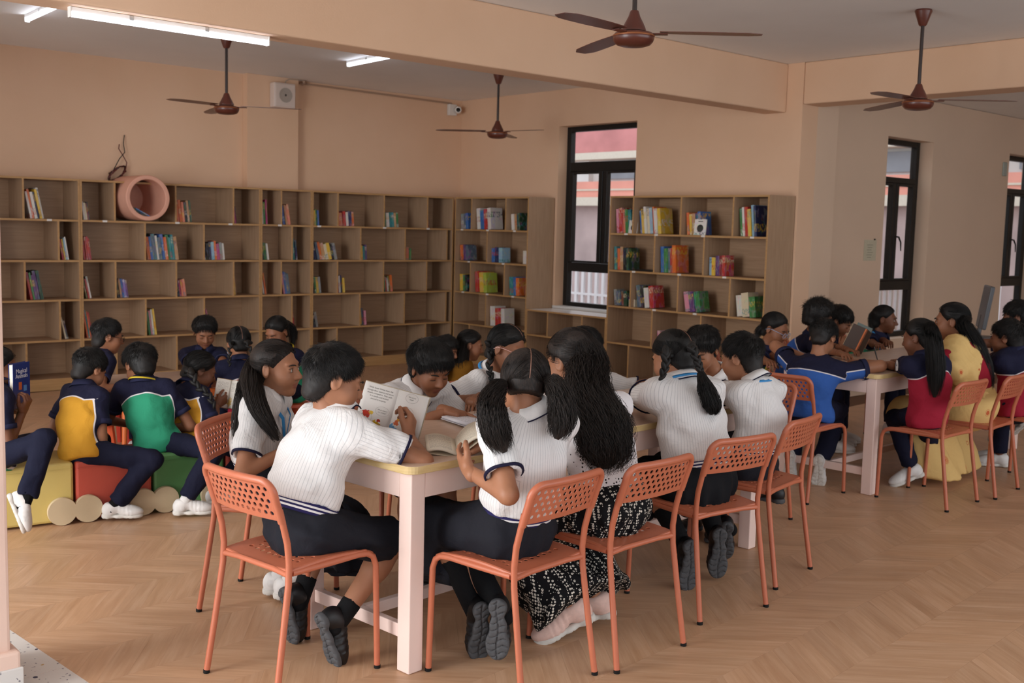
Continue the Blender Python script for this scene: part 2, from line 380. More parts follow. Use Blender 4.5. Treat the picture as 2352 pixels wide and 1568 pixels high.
# ------------------------------------------------------------------ bookcases
RZ = [1.95, 1.575, 1.20, .835, .46, .10]
BT = .009
def board(name, a, b, parent, front, vert=False):
    "box a..b, its face towards the room carries the edge band; front = 'y' (room at -Y) or 'x' (room at -X)"
    o = MB().box(a, b).build(name, SHELFV if vert else SHELFW, parent); o.data.materials.append(EDGEW)
    fi = 2 if front == 'y' else 5
    if name != 'back_panel': o.data.polygons[fi].material_index = 1
    return o
def bookcase(label, axis, lo, hi, front, depth, odd, even, rz=RZ, sides=(1, 1), tagpos=(), top=None):
    """axis 'y': runs along X at Y=front; axis 'x': runs along Y at X=front"""
    root = empty('bookcase', (lo, front, 0) if axis == 'y' else (front, lo, 0)); tag(root, label, 'bookcase')
    L = hi-lo
    def bb(n, u0, u1, d0, d1, z0, z1, vert=False):
        if axis == 'y': return board(n, (u0-lo, d0, z0), (u1-lo, d1, z1), root, 'y', vert)
        return board(n, (d0, u0-lo, z0), (d1, u1-lo, z1), root, 'x', vert)
    bb('back_panel', lo+.02, hi-.02, depth-.012, depth-.002, .02, rz[0]-BT)
    for s, u in ((0, lo), (1, hi-.018)): bb('side_panel', u, u+.018, 0, depth-.001, 0.001, rz[0]+BT, True)
    for k, z in enumerate(rz):
        t = bb('shelf_board', lo+.0185, hi-.0185, .0004, depth-.013, z-BT, z+BT)
        if k == 0 and top: t.data.materials[0] = top
    bb('plinth_panel', lo+.0185, hi-.0185, .001, .02, .0, rz[-1]-BT-.0004)
    for k in range(len(rz)-1):
        for u in (odd if k % 2 == 0 else even):
            if lo+.05 < u < hi-.05: bb('divider', u-BT, u+BT, .0006, depth-.013, rz[k+1]+BT+.0004, rz[k]-BT-.0004, True)
    for k, u in tagpos:
        z = rz[k]
        if axis == 'y': MB().box((u-.022-lo, -.002, z-.008), (u+.022-lo, .0003, z+.010)).build('shelf_tag', WHITEP, root)
        else: MB().box((-.002, u-.022-lo, z-.008), (.0003, u+.022-lo, z+.010)).build('shelf_tag', WHITEP, root)
    return root
YB, XB, DP = 10.30, 8.165, .395
bookcase('open wooden bookcase cut by the picture edge, by the first pillar', 'y', 2.49, 3.729, YB, DP, [2.61, 3.225], [2.92, 3.53], tagpos=[(1, 3.45)])
bookcase('wide open wooden bookcase holding the pink pipe in its top row', 'y', 3.731, 5.594, YB, DP, [4.056, 4.665, 5.285], [4.35, 4.96], tagpos=[(1, 3.96), (1, 4.68), (1, 5.25)])
bookcase('narrow open wooden bookcase between the two wide ones on the long wall', 'y', 5.596, 6.209, YB, .295, [5.838], [5.968], tagpos=[(1, 5.82)])
bookcase('wide open wooden bookcase running into the room corner', 'y', 6.211, 8.16, YB, DP, [6.538, 7.153, 7.77], [6.838, 7.452, 8.067], tagpos=[(1, 6.30), (1, 7.16), (1, 7.78)])
bookcase('open wooden bookcase beside the black framed window, left of its sill', 'x', 8.97, 10.28, XB, DP, [9.97, 9.358], [9.675], tagpos=[(1, 10.14), (1, 9.67), (1, 9.2), (2, 10.0), (2, 9.38), (3, 10.1), (3, 9.65), (3, 9.2)])
bookcase('low wooden cubby unit under the window, its top coloured white for window shine', 'x', 7.737, 8.968, XB, DP, [8.62, 8.09], [8.3], rz=[.705, .43, .10], top=mat('window_shine_top', '#e9e6e2', .25))  # top board coloured white to carry the window's reflection
bookcase('free-standing tall wooden bookcase in front of the window wall', 'x', 5.79, 7.735, XB, DP, [7.415, 6.80, 6.183], [7.117, 6.505], tagpos=[(1, 7.5), (1, 7.1), (1, 6.52), (1, 5.96), (2, 7.38), (2, 6.79), (2, 6.25), (3, 7.09), (3, 6.58)])

# ------------------------------------------------------------------ books
PAL = dict(white='#d8d3cc', cream='#d6c7a8', red='#b5342c', darkred='#7a2323', orange='#d5692b', salmon='#d77f62', tan='#b98d63', brown='#7c4b32', yellow='#d9b23a', lime='#a4b545', olive='#6f6b33',
           green='#3f7f45', darkgreen='#27452f', teal='#2f7f83', lightblue='#8fb3c9', blue='#3765a8', navy='#232c55', slate='#556475', grey='#8b8a88', black='#1d1c1e', purple='#5d3a6e', violet='#7d6bb0', magenta='#b03673', pink='#d78ba0', maroon='#5c2328')
def book_mat(cn):
    k = 'book_'+cn
    if k in MATS: return MATS[k]
    m = mat(k, PAL[cn], .42, .5); t = NT(m); tc = t.add('ShaderNodeTexCoord'); oi = t.add('ShaderNodeObjectInfo'); c = srgb(PAL[cn])
    sp = t.add('ShaderNodeSeparateXYZ'); t.link(tc.outputs['Generated'], sp.inputs[0])
    alt = [srgb(PAL[x]) for x in ('white', 'yellow', 'navy', 'red', 'cream', 'teal')]
    other = t.ramp(oi.outputs['Random'], [(i/6, a) for i, a in enumerate(alt)], 'CONSTANT')
    # title band and block, at a height that differs from book to book
    z = t.math('FRACT', t.math('ADD', sp.outputs[2], t.math('MULTIPLY', oi.outputs['Random'], 3.7)))
    band = t.math('LESS_THAN', t.math('ABSOLUTE', t.math('SUBTRACT', z, .5)), .13)
    w = t.add('ShaderNodeTexNoise', noise_dimensions='4D', i_Scale=9.0, i_Detail=3.0); t.link(tc.outputs['Generated'], w.inputs['Vector']); t.link(t.math('MULTIPLY', oi.outputs['Random'], 50), w.inputs['W'])
    txt = t.math('GREATER_THAN', w.outputs[0], .52)
    v = t.add('ShaderNodeTexVoronoi', voronoi_dimensions='4D', i_Scale=3.2); t.link(tc.outputs['Generated'], v.inputs['Vector']); t.link(t.math('MULTIPLY', oi.outputs['Random'], 31), v.inputs['W'])
    pic = t.math('GREATER_THAN', v.outputs['Distance'], .62)
    c1 = t.mix(t.math('MULTIPLY', t.math('MULTIPLY', band, txt), .75), c, other); c2 = t.mix(t.math('MULTIPLY', pic, .16), c1, v.outputs['Color'])
    t.link(c2, t.b.inputs['Base Color']); return m
PAPER = mat('book_paper', '#ddd5c6', .8, .2, var=.05, vscale=200, stretch=(1, 40, 1))
BOOKME = {}
def book_mesh(cn):
    "unit book: x thickness 0..1, y depth 0..1 (spine at y=0), z height 0..1; cover wraps a recessed page block"
    if cn in BOOKME: return BOOKME[cn]
    mb = MB(); e = .07
    mb.box((0, 0, 0), (e, 1, 1)).box((1-e, 0, 0), (1, 1, 1)).box((e, 0, 0), (1-e, .03, 1)); n = len(mb.f)
    mb.box((e, .03, .02), (1-e, .96, .98)); me = mb.mesh('book', book_mat(cn)); me.materials.append(PAPER)
    for p in me.polygons[n:]: p.material_index = 1
    BOOKME[cn] = me; return me
ORD = ['first', 'second', 'third', 'fourth', 'fifth', 'sixth', 'seventh', 'eighth', 'ninth', 'tenth', 'eleventh', 'twelfth']
ROWN = ['top', 'second', 'third', 'fourth', 'fifth']
rb = random.Random(11)
def book_row(where, axis, row, u0, u1, h, cols, lean, depth=.0, last_cover=True):
    """books standing from u0 (held by the divider) to u1; lean in degrees; axis 'y' runs +X, axis 'x' runs -Y"""
    n = len(cols); span = abs(u1-u0); z0 = RZ[row+1]+BT+.0006; a = R(lean); hh0 = h
    tt = [rb.uniform(.7, 1.3) for _ in cols]; s = sum(tt); base_span = max(.008*n, span-(h*math.sin(a)))*math.cos(a)
    u = h*math.sin(a)+.004
    for k, cn in enumerate(cols):
        t = base_span*tt[k]/s*.97; hk = h*rb.uniform(.84, 1.0) if n > 1 else h; dk = min(.24, hk*.72); off = depth+rb.uniform(0, .02)
        o = bpy.data.objects.new('book', book_mesh(cn)); COL.objects.link(o)
        ux = u0+u if axis == 'y' else u0-u
        if axis == 'y':
            # local: x thickness -> +X, y depth -> +Y ; lean rotates about Y so that the top goes to -X
            M = Matrix.Translation((ux, YB+.05+off, z0)) @ Matrix.Rotation(-a, 4, 'Y')
        else:
            M = Matrix.Translation((XB+.05+off, ux, z0)) @ Matrix.Rotation(a, 4, 'X').inverted() @ Matrix.Rotation(-math.pi/2, 4, 'Z')
        M = M @ Matrix.Diagonal((t, dk, hk, 1)); o.matrix_world = M
        u += t/math.cos(a)+.0012
        nm = {'darkred': 'dark red', 'darkgreen': 'dark green', 'lightblue': 'light blue'}.get(cn, cn)
        pos = '%s of %d' % (ORD[k], n) if n > 1 else 'lone one'
        tag(o, '%s book, %s in the %s' % (nm, pos, where % ROWN[row]), 'book', 'books in the '+where % ROWN[row])
LW = [  # long wall: row, x0, x1, height, colours, lean, place
 (0, 3.245, 3.42, .285, 'white orange white navy yellow white', 11, '%s row, bookcase by the first pillar'),
 (0, 3.752, 3.84, .185, 'white cream darkred black', 8, '%s row, left end cubby of pipe bookcase'),
 (0, 4.682, 4.855, .225, 'orange orange salmon black tan darkgreen', 6, '%s row, cubby right of the pink pipe'),
 (0, 5.300, 5.352, .18, 'magenta maroon', 7, '%s row, last cubby of pipe bookcase'),
 (1, 2.935, 3.025, .23, 'salmon salmon orange', 10, '%s row, cubby touching the picture edge'),
 (1, 3.545, 3.635, .225, 'red yellow lightblue white', 9, '%s row, slim cubby beside the pipe bookcase'),
 (1, 3.752, 3.85, .225, 'red red red red', 7, '%s row, red set left in pipe bookcase'),
 (1, 4.366, 4.71, .255, 'orange blue slate white slate blue orange green teal teal tan', 7, '%s row, big middle cubby below the pipe'),
 (1, 4.976, 5.21, .195, 'black black navy lightblue orange magenta grey white', 5, '%s row, last wide cubby of pipe bookcase'),
 (2, 3.241, 3.40, .27, 'red green purple purple darkgreen', 10, '%s row, bookcase by the first pillar'),
 (2, 3.752, 3.845, .22, 'olive red white', 11, '%s row, left end cubby of pipe bookcase'),
 (2, 4.072, 4.20, .19, 'black tan blue violet purple', 8, '%s row, second cubby of pipe bookcase'),
 (2, 4.682, 4.79, .18, 'navy magenta salmon salmon', 8, '%s row, third cubby of pipe bookcase'),
 (2, 5.300, 5.345, .22, 'yellow tan', 5, '%s row, last cubby of pipe bookcase'),
 (3, 3.545, 3.62, .21, 'cream black', 12, '%s row, slim cubby beside the pipe bookcase'),
 (3, 3.752, 3.85, .27, 'orange teal orange red', 9, '%s row, left end cubby of pipe bookcase'),
 (3, 4.366, 4.48, .26, 'green pink white yellow', 7, '%s row, middle cubby of pipe bookcase'),
 (3, 4.976, 5.05, .26, 'lime magenta pink', 9, '%s row, last wide cubby of pipe bookcase'),
 (0, 5.616, 5.70, .275, 'white green magenta', 3, '%s row, left cubby of the narrow bookcase'),
 (0, 5.853, 5.98, .24, 'blue tan salmon salmon', 9, '%s row, right cubby of the narrow bookcase'),
 (0, 6.23, 6.33, .19, 'orange yellow green blue', 4, '%s row, first cubby of the corner bookcase'),
 (0, 6.553, 6.79, .17, 'orange salmon red white navy orange', 5, '%s row, second cubby of the corner bookcase'),
 (0, 7.168, 7.40, .17, 'green white teal teal tan green', 5, '%s row, third cubby of the corner bookcase'),
 (0, 7.785, 7.83, .17, 'maroon red', 5, '%s row, dark end cubby of the corner bookcase'),
 (1, 5.616, 5.72, .2, 'darkgreen green white', 8, '%s row, left cubby of the narrow bookcase'),
 (1, 5.984, 6.06, .25, 'teal teal navy', 5, '%s row, right cubby of the narrow bookcase'),
 (1, 6.23, 6.57, .2, 'navy slate orange tan cream yellow black grey', 13, '%s row, first cubby of the corner bookcase'),
 (1, 6.853, 6.97, .17, 'yellow teal purple', 4, '%s row, second cubby of the corner bookcase'),
 (1, 7.467, 7.58, .15, 'lime salmon green', 2, '%s row, third cubby of the corner bookcase'),
 (2, 5.616, 5.69, .27, 'white orange', 9, '%s row, left cubby of the narrow bookcase'),
 (2, 5.853, 5.98, .25, 'pink blue slate slate', 9, '%s row, right cubby of the narrow bookcase'),
 (2, 6.23, 6.37, .19, 'black green yellow grey', 7, '%s row, first cubby of the corner bookcase'),
 (2, 6.553, 6.67, .19, 'red white navy yellow', 5, '%s row, second cubby of the corner bookcase'),
 (2, 7.168, 7.32, .19, 'green red white olive orange', 7, '%s row, third cubby of the corner bookcase'),
 (3, 5.616, 5.65, .26, 'white', 1, '%s row, left cubby of the narrow bookcase'),
 (3, 5.984, 6.04, .19, 'red', 9, '%s row, right cubby of the narrow bookcase'),
 (3, 6.23, 6.33, .18, 'black grey', 10, '%s row, first cubby of the corner bookcase'),
 (3, 6.853, 6.96, .19, 'yellow slate pink', 5, '%s row, second cubby of the corner bookcase')]
for row, a, b, h, cols, lean, wh in LW: book_row(wh, 'y', row, a, b, h, cols.split(), lean)
WWL = [  # window wall: row, y0, y1, height, colours, lean, place
 (0, 10.25, 10.08, .20, 'grey slate blue', 5, '%s row of window-side bookcase, corner end'),
 (0, 9.955, 9.68, .255, 'white blue red white', 6, '%s row of window-side bookcase, middle'),
 (0, 9.343, 9.17, .2, 'white tan darkgreen', 6, '%s row of window-side bookcase, last cubby'),
 (1, 10.25, 10.09, .19, 'orange purple slate', 5, '%s row of window-side bookcase, corner end'),
 (1, 9.66, 9.47, .19, 'blue navy lightblue', 2, '%s row of window-side bookcase, middle'),
 (1, 9.12, 9.0, .15, 'white brown', 1, '%s row of window-side bookcase, last cubby'),
 (2, 10.25, 10.07, .2, 'yellow green black', 3, '%s row of window-side bookcase, corner end'),
 (2, 9.955, 9.72, .27, 'red yellow lime', 6, '%s row of window-side bookcase, middle'),
 (2, 9.343, 9.15, .21, 'teal blue orange', 4, '%s row of window-side bookcase, last cubby'),
 (3, 9.66, 9.40, .23, 'white red white', 3, '%s row of window-side bookcase, middle'),
 (0, 7.71, 7.47, .27, 'pink red salmon green teal', 6, '%s row of free-standing bookcase, first cubby'),
 (0, 7.40, 7.09, .27, 'blue yellow white cream lightblue orange white yellow', 7, '%s row of free-standing bookcase, second cubby'),
 (0, 6.785, 6.60, .225, 'orange yellow tan navy blue', 5, '%s row of free-standing bookcase, third cubby'),
 (0, 6.168, 5.95, .285, 'green white red yellow lightblue navy', 6, '%s row of free-standing bookcase, last cubby'),
 (1, 7.71, 7.50, .255, 'teal orange tan black darkgreen', 3, '%s row of free-standing bookcase, first cubby'),
 (1, 7.10, 6.88, .27, 'blue green slate red orange', 4, '%s row of free-standing bookcase, middle'),
 (1, 6.49, 6.29, .2, 'lightblue yellow purple darkred red', 2, '%s row of free-standing bookcase, end'),
 (2, 7.71, 7.50, .17, 'grey slate brown darkgreen', 7, '%s row of free-standing bookcase, first cubby'),
 (2, 7.40, 7.15, .225, 'slate black white red', 8, '%s row of free-standing bookcase, second cubby'),
 (2, 6.785, 6.56, .215, 'pink purple green', 11, '%s row of free-standing bookcase, third cubby'),
 (2, 6.168, 5.92, .225, 'white cream green', 8, '%s row of free-standing bookcase, last cubby'),
 (3, 7.10, 6.97, .17, 'pink salmon grey', 4, '%s row of free-standing bookcase, middle')]
for row, a, b, h, cols, lean, wh in WWL: book_row(wh, 'x', row, a, b, h, cols.split(), lean)
def front_book(label, y, row, w, h, cn, motif, x=XB+.03, lean=8):
    "a small book propped with its front cover to the room side"
    o = bpy.data.objects.new('picture_book', None); COL.objects.link(o)
    o.matrix_world = Matrix.Translation((x, y, RZ[row+1]+BT+.001)) @ Matrix.Rotation(R(-78), 4, 'Z') @ Matrix.Rotation(R(-lean), 4, 'X')
    tag(o, label, 'book'); MB().box((0, 0, 0), (w, .014, h), .0015).build('cover', mat('book_'+cn, PAL[cn]), o)
    d = MB(); d.lathe([(.001, 0), (w*.27, 0), (w*.25, .002), (.001, .0021)], 14, Matrix.Translation((w/2, -.0005, h*.42)) @ Matrix.Rotation(R(90), 4, 'X') @ Matrix.Diagonal((1, 1.1, 1, 1)))
    d.build('cover_picture', motif, o); MB().box((w*.3, -.0012, h*.82), (w*.7, -.0002, h*.87)).build('cover_title', motif, o)
front_book('small white picture book with dark drawing, top row, propped before first cubby', 7.50, 0, .1, .135, 'white', mat('ink_dark', '#2a2a28', .6))
front_book('small white picture book with black animal drawing, top row, third cubby', 6.66, 0, .125, .155, 'white', mat('ink_black', '#2b2a22', .6))
tag(MB().box((XB+.05, 7.47, .842), (XB+.1, 7.40, .915), .004).build('block_calendar', mat('cream_card', '#d9ccb2', .7)), 'small cream card block at the end of the first cubby', 'card block')
tag(MB().box((XB+.06, 7.19, 1.2095), (XB+.2, 7.42, 1.226), .004).build('stapler', mat('black_plastic', '#151515', .4)), 'flat black stapler lying on the second shelf', 'stapler')

# pink cardboard pipe with books in it, and a bundle of wire above
def pipe():
    m = mat('pink_pipe_board', '#d9a28c', .6, .3, var=.04, vscale=8); c = Vector((4.31, 10.13, 1.807))
    mb = MB(); n = 44; r0, r1 = .215, .175; M = Matrix.Translation((0, 0, 0)) @ Matrix.Rotation(R(-90), 4, 'X')
    prof = [(r1, .54), (r1, .0), (r1+.006, -.006), (r0-.006, -.006), (r0, .0), (r0, .54)]
    mb.lathe(prof, n, M, cap=False); o = mb.build('pipe_nook', m, None, c); tag(o, 'pink round pipe nook sticking out of the bookcase top row', 'pipe')
    MB().lathe([(.001, .535), (r1+.005, .535)], n, M, cap=False).build('back_disc', m, o)
    for k, (cn, dx, t) in enumerate((('darkgreen', -.075, .02), ('blue', -.035, .025))):
        b = bpy.data.objects.new('book', book_mesh(cn)); COL.objects.link(b)
        b.matrix_world = Matrix.Translation(c+Vector((dx-.07, .03, -.085-.012*k))) @ Matrix.Rotation(R(118), 4, 'Y') @ Matrix.Diagonal((t, .15, .185, 1))
        tag(b, ['dark green book lying slanted inside the pink pipe', 'blue book lying on top inside the pink pipe'][k], 'book')
    w = empty('wire_bundle', (4.24, YW-.05, 1.985)); tag(w, 'tangled dark red and black wires hanging above the pink pipe', 'wire')
    rng = random.Random(3)
    for k in range(7):
        pts = []; ph = rng.uniform(0, 6)
        for i in range(17):
            a = i/16*6.283+ph; pts.append((-.02+.085*math.cos(a)+rng.uniform(-.008, .008), rng.uniform(-.03, .03), .06+.05*math.sin(a)+.055*math.cos(a)+rng.uniform(-.006, .006)))
        MB().tube(pts, .0045, 6).build('wire_loop', mat(*[('wire_red', '#5c1c18', .5), ('wire_black', '#17120f', .5)][k % 2]), w)
    MB().tube([(-.06, 0, .08), (.0, -.01, .2), (.06, 0, .27), (.055, .02, .36), (.07, .03, .44)], .0045, 6).build('wire_end', mat('wire_black', '#17120f', .5), w)
    MB().tube([(.06, 0, .08), (.075, -.01, .17), (.04, 0, .24), (.0, .0, .30), (.01, .01, .345)], .005, 6).build('wire_end', mat('wire_red', '#5c1c18', .5), w)
pipe()

# ------------------------------------------------------------------ ceiling fans, tube lights, wall fittings
def fan(label, x, y, hub_z, ang, rz=CZ):
    o = empty('ceiling_fan', (x, y, 0)); tag(o, label, 'fan', 'brown ceiling fans')
    MB().lathe([(.02, rz-.11), (.028, rz-.10), (.052, rz-.03), (.058, rz-.012), (.054, rz-.001)], 24).build('canopy', FANM, o)
    MB().lathe([(.012, hub_z+.13), (.012, rz-.10)], 12).build('rod', FANR, o)
    z = hub_z; m = MB().lathe([(.018, z+.145), (.022, z+.140), (.030, z+.115), (.046, z+.085), (.057, z+.062), (.061, z+.050), (.061, z+.044)], 32).build('motor_cap', FANM, o)
    MB().lathe([(.07, z+.038), (.095, z+.034), (.103, z+.022), (.104, z+.008), (.098, z-.008), (.085, z-.022), (.06, z-.030), (.03, z-.034), (.001, z-.035)], 36).build('motor_housing', FANM, o)
    MB().lathe([(.105, z+.024), (.1065, z+.020), (.105, z+.016)], 36, cap=False).build('trim_ring', mat('fan_copper', '#a86a45', .3, .5, .6), o)
    for k in range(3):
        a = R(ang+120*k); br = MB(); bl = MB(); M = Matrix.Rotation(a, 4, 'Z')
        br.box((.06, -.022, z+.026), (.17, .022, z+.032), .002, M); b = br.build('blade_bracket', FANM, o)
        n = 9; vs = []; fs = []
        for i in range(n):
            u = i/(n-1); xx = .13+.50*u; w = .045+.010*math.sin(u*math.pi)+.006*u
            if i == n-1: w *= .55
            tw = R(4)*(1-.25*u); 
            for s, t in ((-1, 0), (1, 0), (1, 1), (-1, 1)):
                vs.append(M @ Vector((xx, s*w*math.cos(tw), z+.036+s*w*math.sin(tw)+(.003 if t else 0)-.012*u)))
        for i in range(n-1):
            for q in range(4): fs.append((i*4+q, i*4+(q+1) % 4, (i+1)*4+(q+1) % 4, (i+1)*4+q))
        fs += [(3, 2, 1, 0), tuple((n-1)*4+q for q in range(4))]; bl.add(vs, fs); bl.build('blade', FANM, o)
    return o
fan('brown ceiling fan nearest the camera, cut by the top of the picture', 4.13, 3.79, 2.555, -170)
fan('brown ceiling fan hanging in front of the wall speaker', 4.36, 8.62, 2.535, -162)
fan('brown ceiling fan near the security camera corner', 7.28, 8.50, 2.54, -87)
fan('brown ceiling fan in front of the cross beam', 7.13, 3.875, 2.515, -177)
def tube_light(label, p0, p1, z, seg, brk):
    "surface mounted LED batten; z = mounting height"
    d = Vector((p1[0]-p0[0], p1[1]-p0[1], 0)); L = d.length; o = empty('tube_light', (p0[0], p0[1], z), math.atan2(d.y, d.x)); tag(o, label, 'light', 'led tube lights')
    MB().box((0, -.017, -.028), (L, .017, -.001), .003).build('housing', TUBEW, o)
    vs = [(x, .019*math.cos(a), -.028-.026*math.sin(a)) for x in (.004, L-.004) for a in [k/10*math.pi for k in range(11)]]
    g = MB().add(vs, [(k, k+1, 12+k, 11+k) for k in range(10)]+[tuple(range(11)), tuple(range(21, 10, -1))]); g.build('diffuser', GLOW, o)
    for x in (-.006, L-.002): MB().box((x, -.02, -.056), (x+.008, .02, 0), .002).build('end_cap', TUBEW, o)
    for x in brk: MB().box((L*x-.012, -.0195, -.03), (L*x+.012, .0195, -.002), .002).build('clip', CHROME, o)
tube_light('long lit tube light on the underside of the long beam', (2.15, 6.04), (3.33, 6.05), 2.7215, 1, (.28, .66))
tube_light('short lit tube light at the top left of the ceiling', (2.88, 9.01), (2.83, 7.8), CZ-.0005, 1, (.3, .7))
tube_light('lit tube light on the ceiling between the two far fans', (5.83, 9.02), (5.77, 7.85), CZ-.0005, 1, (.3, .7))
def speaker():
    o = empty('wall_speaker', (5.99, YW-.1005, 2.96)); tag(o, 'white square wall speaker on the pilaster', 'speaker')
    MB().box((-.13, -.10, -.13), (.13, 0, .13), .012).build('cabinet', mat('speaker_white', '#d9c9bf', .5), o)
    MB().box((-.118, -.112, -.118), (.118, -.10, .118), .006).build('grille_frame', mat('speaker_white2', '#d2c2b8', .5), o)
    Mx = Matrix.Translation((.0, -.1125, .0)) @ Matrix.Rotation(R(90), 4, 'X')
    MB().lathe([(.001, 0), (.075, 0), (.078, .004), (.066, .004), (.03, -.004), (.001, -.006)], 28, Mx).build('cone', mat('speaker_grey', '#a59a90', .6), o)
    MB().lathe([(.001, .002), (.012, .002), (.008, .006), (.001, .006)], 12, Mx).build('badge', mat('dark_badge', '#2b2825', .4), o)
    MB().tube([(.04, -.03, .13), (.05, -.03, .16), (.09, -.03, .185), (.27, -.02, .188)], .004, 6).build('lead', mat('speaker_grey', '#a59a90', .6), o)
speaker()
tag(MB().tube([(6.27, YW-.02, CZ-.03), (6.6, YW-.015, CZ-.03), (7.6, YW-.015, CZ-.04), (8.40, YW-.015, CZ-.05)], .010, 8).build('cable_conduit', mat('conduit_beige', '#a88a74', .6)), 'thin beige cable conduit running along the wall under the ceiling', 'conduit')
tag(MB().tube([(6.27, YW-.11, CZ-.02), (6.33, YW-.06, CZ-.016), (6.30, YW-.02, CZ-.04)], .014, 8).build('cable_loop', mat('conduit_beige', '#a88a74', .6)), 'short loop of cable at the pilaster top beside the speaker', 'cable')
def cctv():
    o = empty('security_camera', (8.40, YW-.001, 3.04)); tag(o, 'small white security camera in the room corner', 'security camera')
    MB().box((-.06, -.05, -.075), (.06, 0, .06), .008).build('mount_box', WHITEP, o)
    M = Matrix.Translation((.05, -.08, -.01)) @ Matrix.Rotation(R(-35), 4, 'Z') @ Matrix.Rotation(R(90), 4, 'X')
    MB().lathe([(.001, -.03), (.03, -.03), (.042, -.01), (.044, .04), (.036, .055), (.001, .056)], 24, M).build('dome', WHITEP, o)
    MB().lathe([(.001, .0565), (.026, .0565), (.022, .062), (.001, .064)], 20, M).build('lens', mat('lens_black', '#0a0a0a', .15), o)
cctv()
n = empty('wall_notice', (9.99, 5.849, 1.475)); tag(n, 'pale printed notice sheet taped to the nook wall', 'notice')
MB().box((-.115, -.003, -.105), (.115, 0, .105)).build('sheet', mat('notice_paper', '#bdb49c', .8, var=.04), n)
for k in range(6): MB().box((-.06+.01*(k % 2), -.0036, .05-.025*k), (.05-.012*(k % 3), -.003, .057-.025*k)).build('print_line', mat('notice_ink', '#8f8a78', .8), n)
MB().lathe([(.001, 0), (.008, 0), (.006, .012), (.001, .013)], 10, Matrix.Translation((.07, -.003, .11)) @ Matrix.Rotation(R(90), 4, 'X')).build('pin', RUBBER, n)
tag(MB().box((12.80, 5.835, 2.36), (12.90, 5.849, 2.52), .008).build('sensor_box', mat('sensor_glass', '#9aa29b', .25)), 'small glossy grey sensor box beside the last window', 'sensor')

# ------------------------------------------------------------------ tables
def table(label, ox, oy, deg, L=2.36, Wd=.655):
    o = empty('reading_table', (ox, oy, 0), R(deg)); tag(o, label, 'table'); lw = .066; H = .735
    rr = .045; ov = .028; poly = []
    for cx, cy, a0 in ((L+ov-rr, -ov+rr, -90), (L+ov-rr, Wd+ov-rr, 0), (-ov+rr, Wd+ov-rr, 90), (-ov+rr, -ov+rr, 180)):
        poly += [(cx+rr*math.cos(R(a0+k*15)), cy+rr*math.sin(R(a0+k*15))) for k in range(7)]
    t = MB().prism(poly, H+.0005, H+.03).build('tabletop', TOPE, o); t.data.materials.append(TOPW); t.data.polygons[1].material_index = 1
    bv = t.modifiers.new('b', 'BEVEL'); bv.width = .003; bv.segments = 2; bv.limit_method = 'ANGLE'
    for x in (0, L-lw):
        for y in (0, Wd-lw): MB().box((x, y, 0.001), (x+lw, y+lw, H), .004).build('leg', PINKM, o)
    for y in (.0015, Wd-.0265): MB().box((lw+.0005, y, H-.095), (L-lw-.0005, y+.025, H-.0005), .002).build('apron', PINKM, o)
    for x in (.0015, L-.0265): MB().box((x, lw+.0005, H-.095), (x+.025, Wd-lw-.0005, H-.0005), .002).build('apron', PINKM, o)
    for x in (.018, L-.048): MB().box((x, lw+.0005, .115), (x+.03, Wd-lw-.0005, .165), .003).build('end_stretcher', PINKM, o)
    MB().box((.0485, Wd/2-.015, .118), (L-.0485, Wd/2+.015, .162), .003).build('long_stretcher', PINKM, o)
    return o
T1 = table('pink legged reading table with pale wood top, nearest the camera', 2.235, 3.03, 5)
T2 = table('pink legged reading table with pale wood top in front of the nook windows', 6.105, 3.475, 3)

# ------------------------------------------------------------------ chairs
def perforated(rows, cols, px, pz, hr, u0, v0, wu, wv, surf, th=.0016, stagger=True):
    "sheet of size wu x wv (centred u, from v0) with staggered round holes; surf(u,v)->(point, normal)"
    V = []; F = []
    def quadstrip(pts):  # pts list of 4 (u,v): flat cell, both sides
        b = len(V)
        for s in (1, -1):
            for u, v in pts: p, n = surf(u, v); V.append(p+n*th*s)
        F.append((b, b+1, b+2, b+3)); F.append((b+7, b+6, b+5, b+4))
    def cell(uc, vc, w, h, r):
        out = [(w*a, h*c) for a, c in ((-.5, -.5), (-.17, -.5), (.17, -.5), (.5, -.5), (.5, -.17), (.5, .17), (.5, .5), (.17, .5), (-.17, .5), (-.5, .5), (-.5, .17), (-.5, -.17))]
        b = len(V)
        for s in (1, -1):
            for x, y in out: p, n = surf(uc+x, vc+y); V.append(p+n*th*s)
            for x, y in out:
                a = math.atan2(y, x); p, n = surf(uc+r*math.cos(a), vc+r*math.sin(a)); V.append(p+n*th*s)
        for k in range(12):
            j = (k+1) % 12
            F.append((b+k, b+j, b+12+j, b+12+k)); F.append((b+24+j, b+24+k, b+36+k, b+36+j)); F.append((b+12+k, b+12+j, b+36+j, b+36+k))
    vb = v0+(wv-rows*pz)/2
    def strip(va, vb_, n=14):
        for k in range(n): a = -wu/2+wu*k/n; c = -wu/2+wu*(k+1)/n; quadstrip([(a, va), (c, va), (c, vb_), (a, vb_)])
    strip(v0, vb); strip(vb+rows*pz, v0+wv)
    for r_ in range(rows):
        nc = cols if r_ % 2 == 0 else cols-1; v = vb+(r_+.5)*pz; ua = -nc*px/2
        quadstrip([(-wu/2, v-pz/2), (ua, v-pz/2), (ua, v+pz/2), (-wu/2, v+pz/2)]); quadstrip([(-ua, v-pz/2), (wu/2, v-pz/2), (wu/2, v+pz/2), (-ua, v+pz/2)])
        for c in range(nc): cell(ua+(c+.5)*px, v, px, pz, hr)
    return V, F
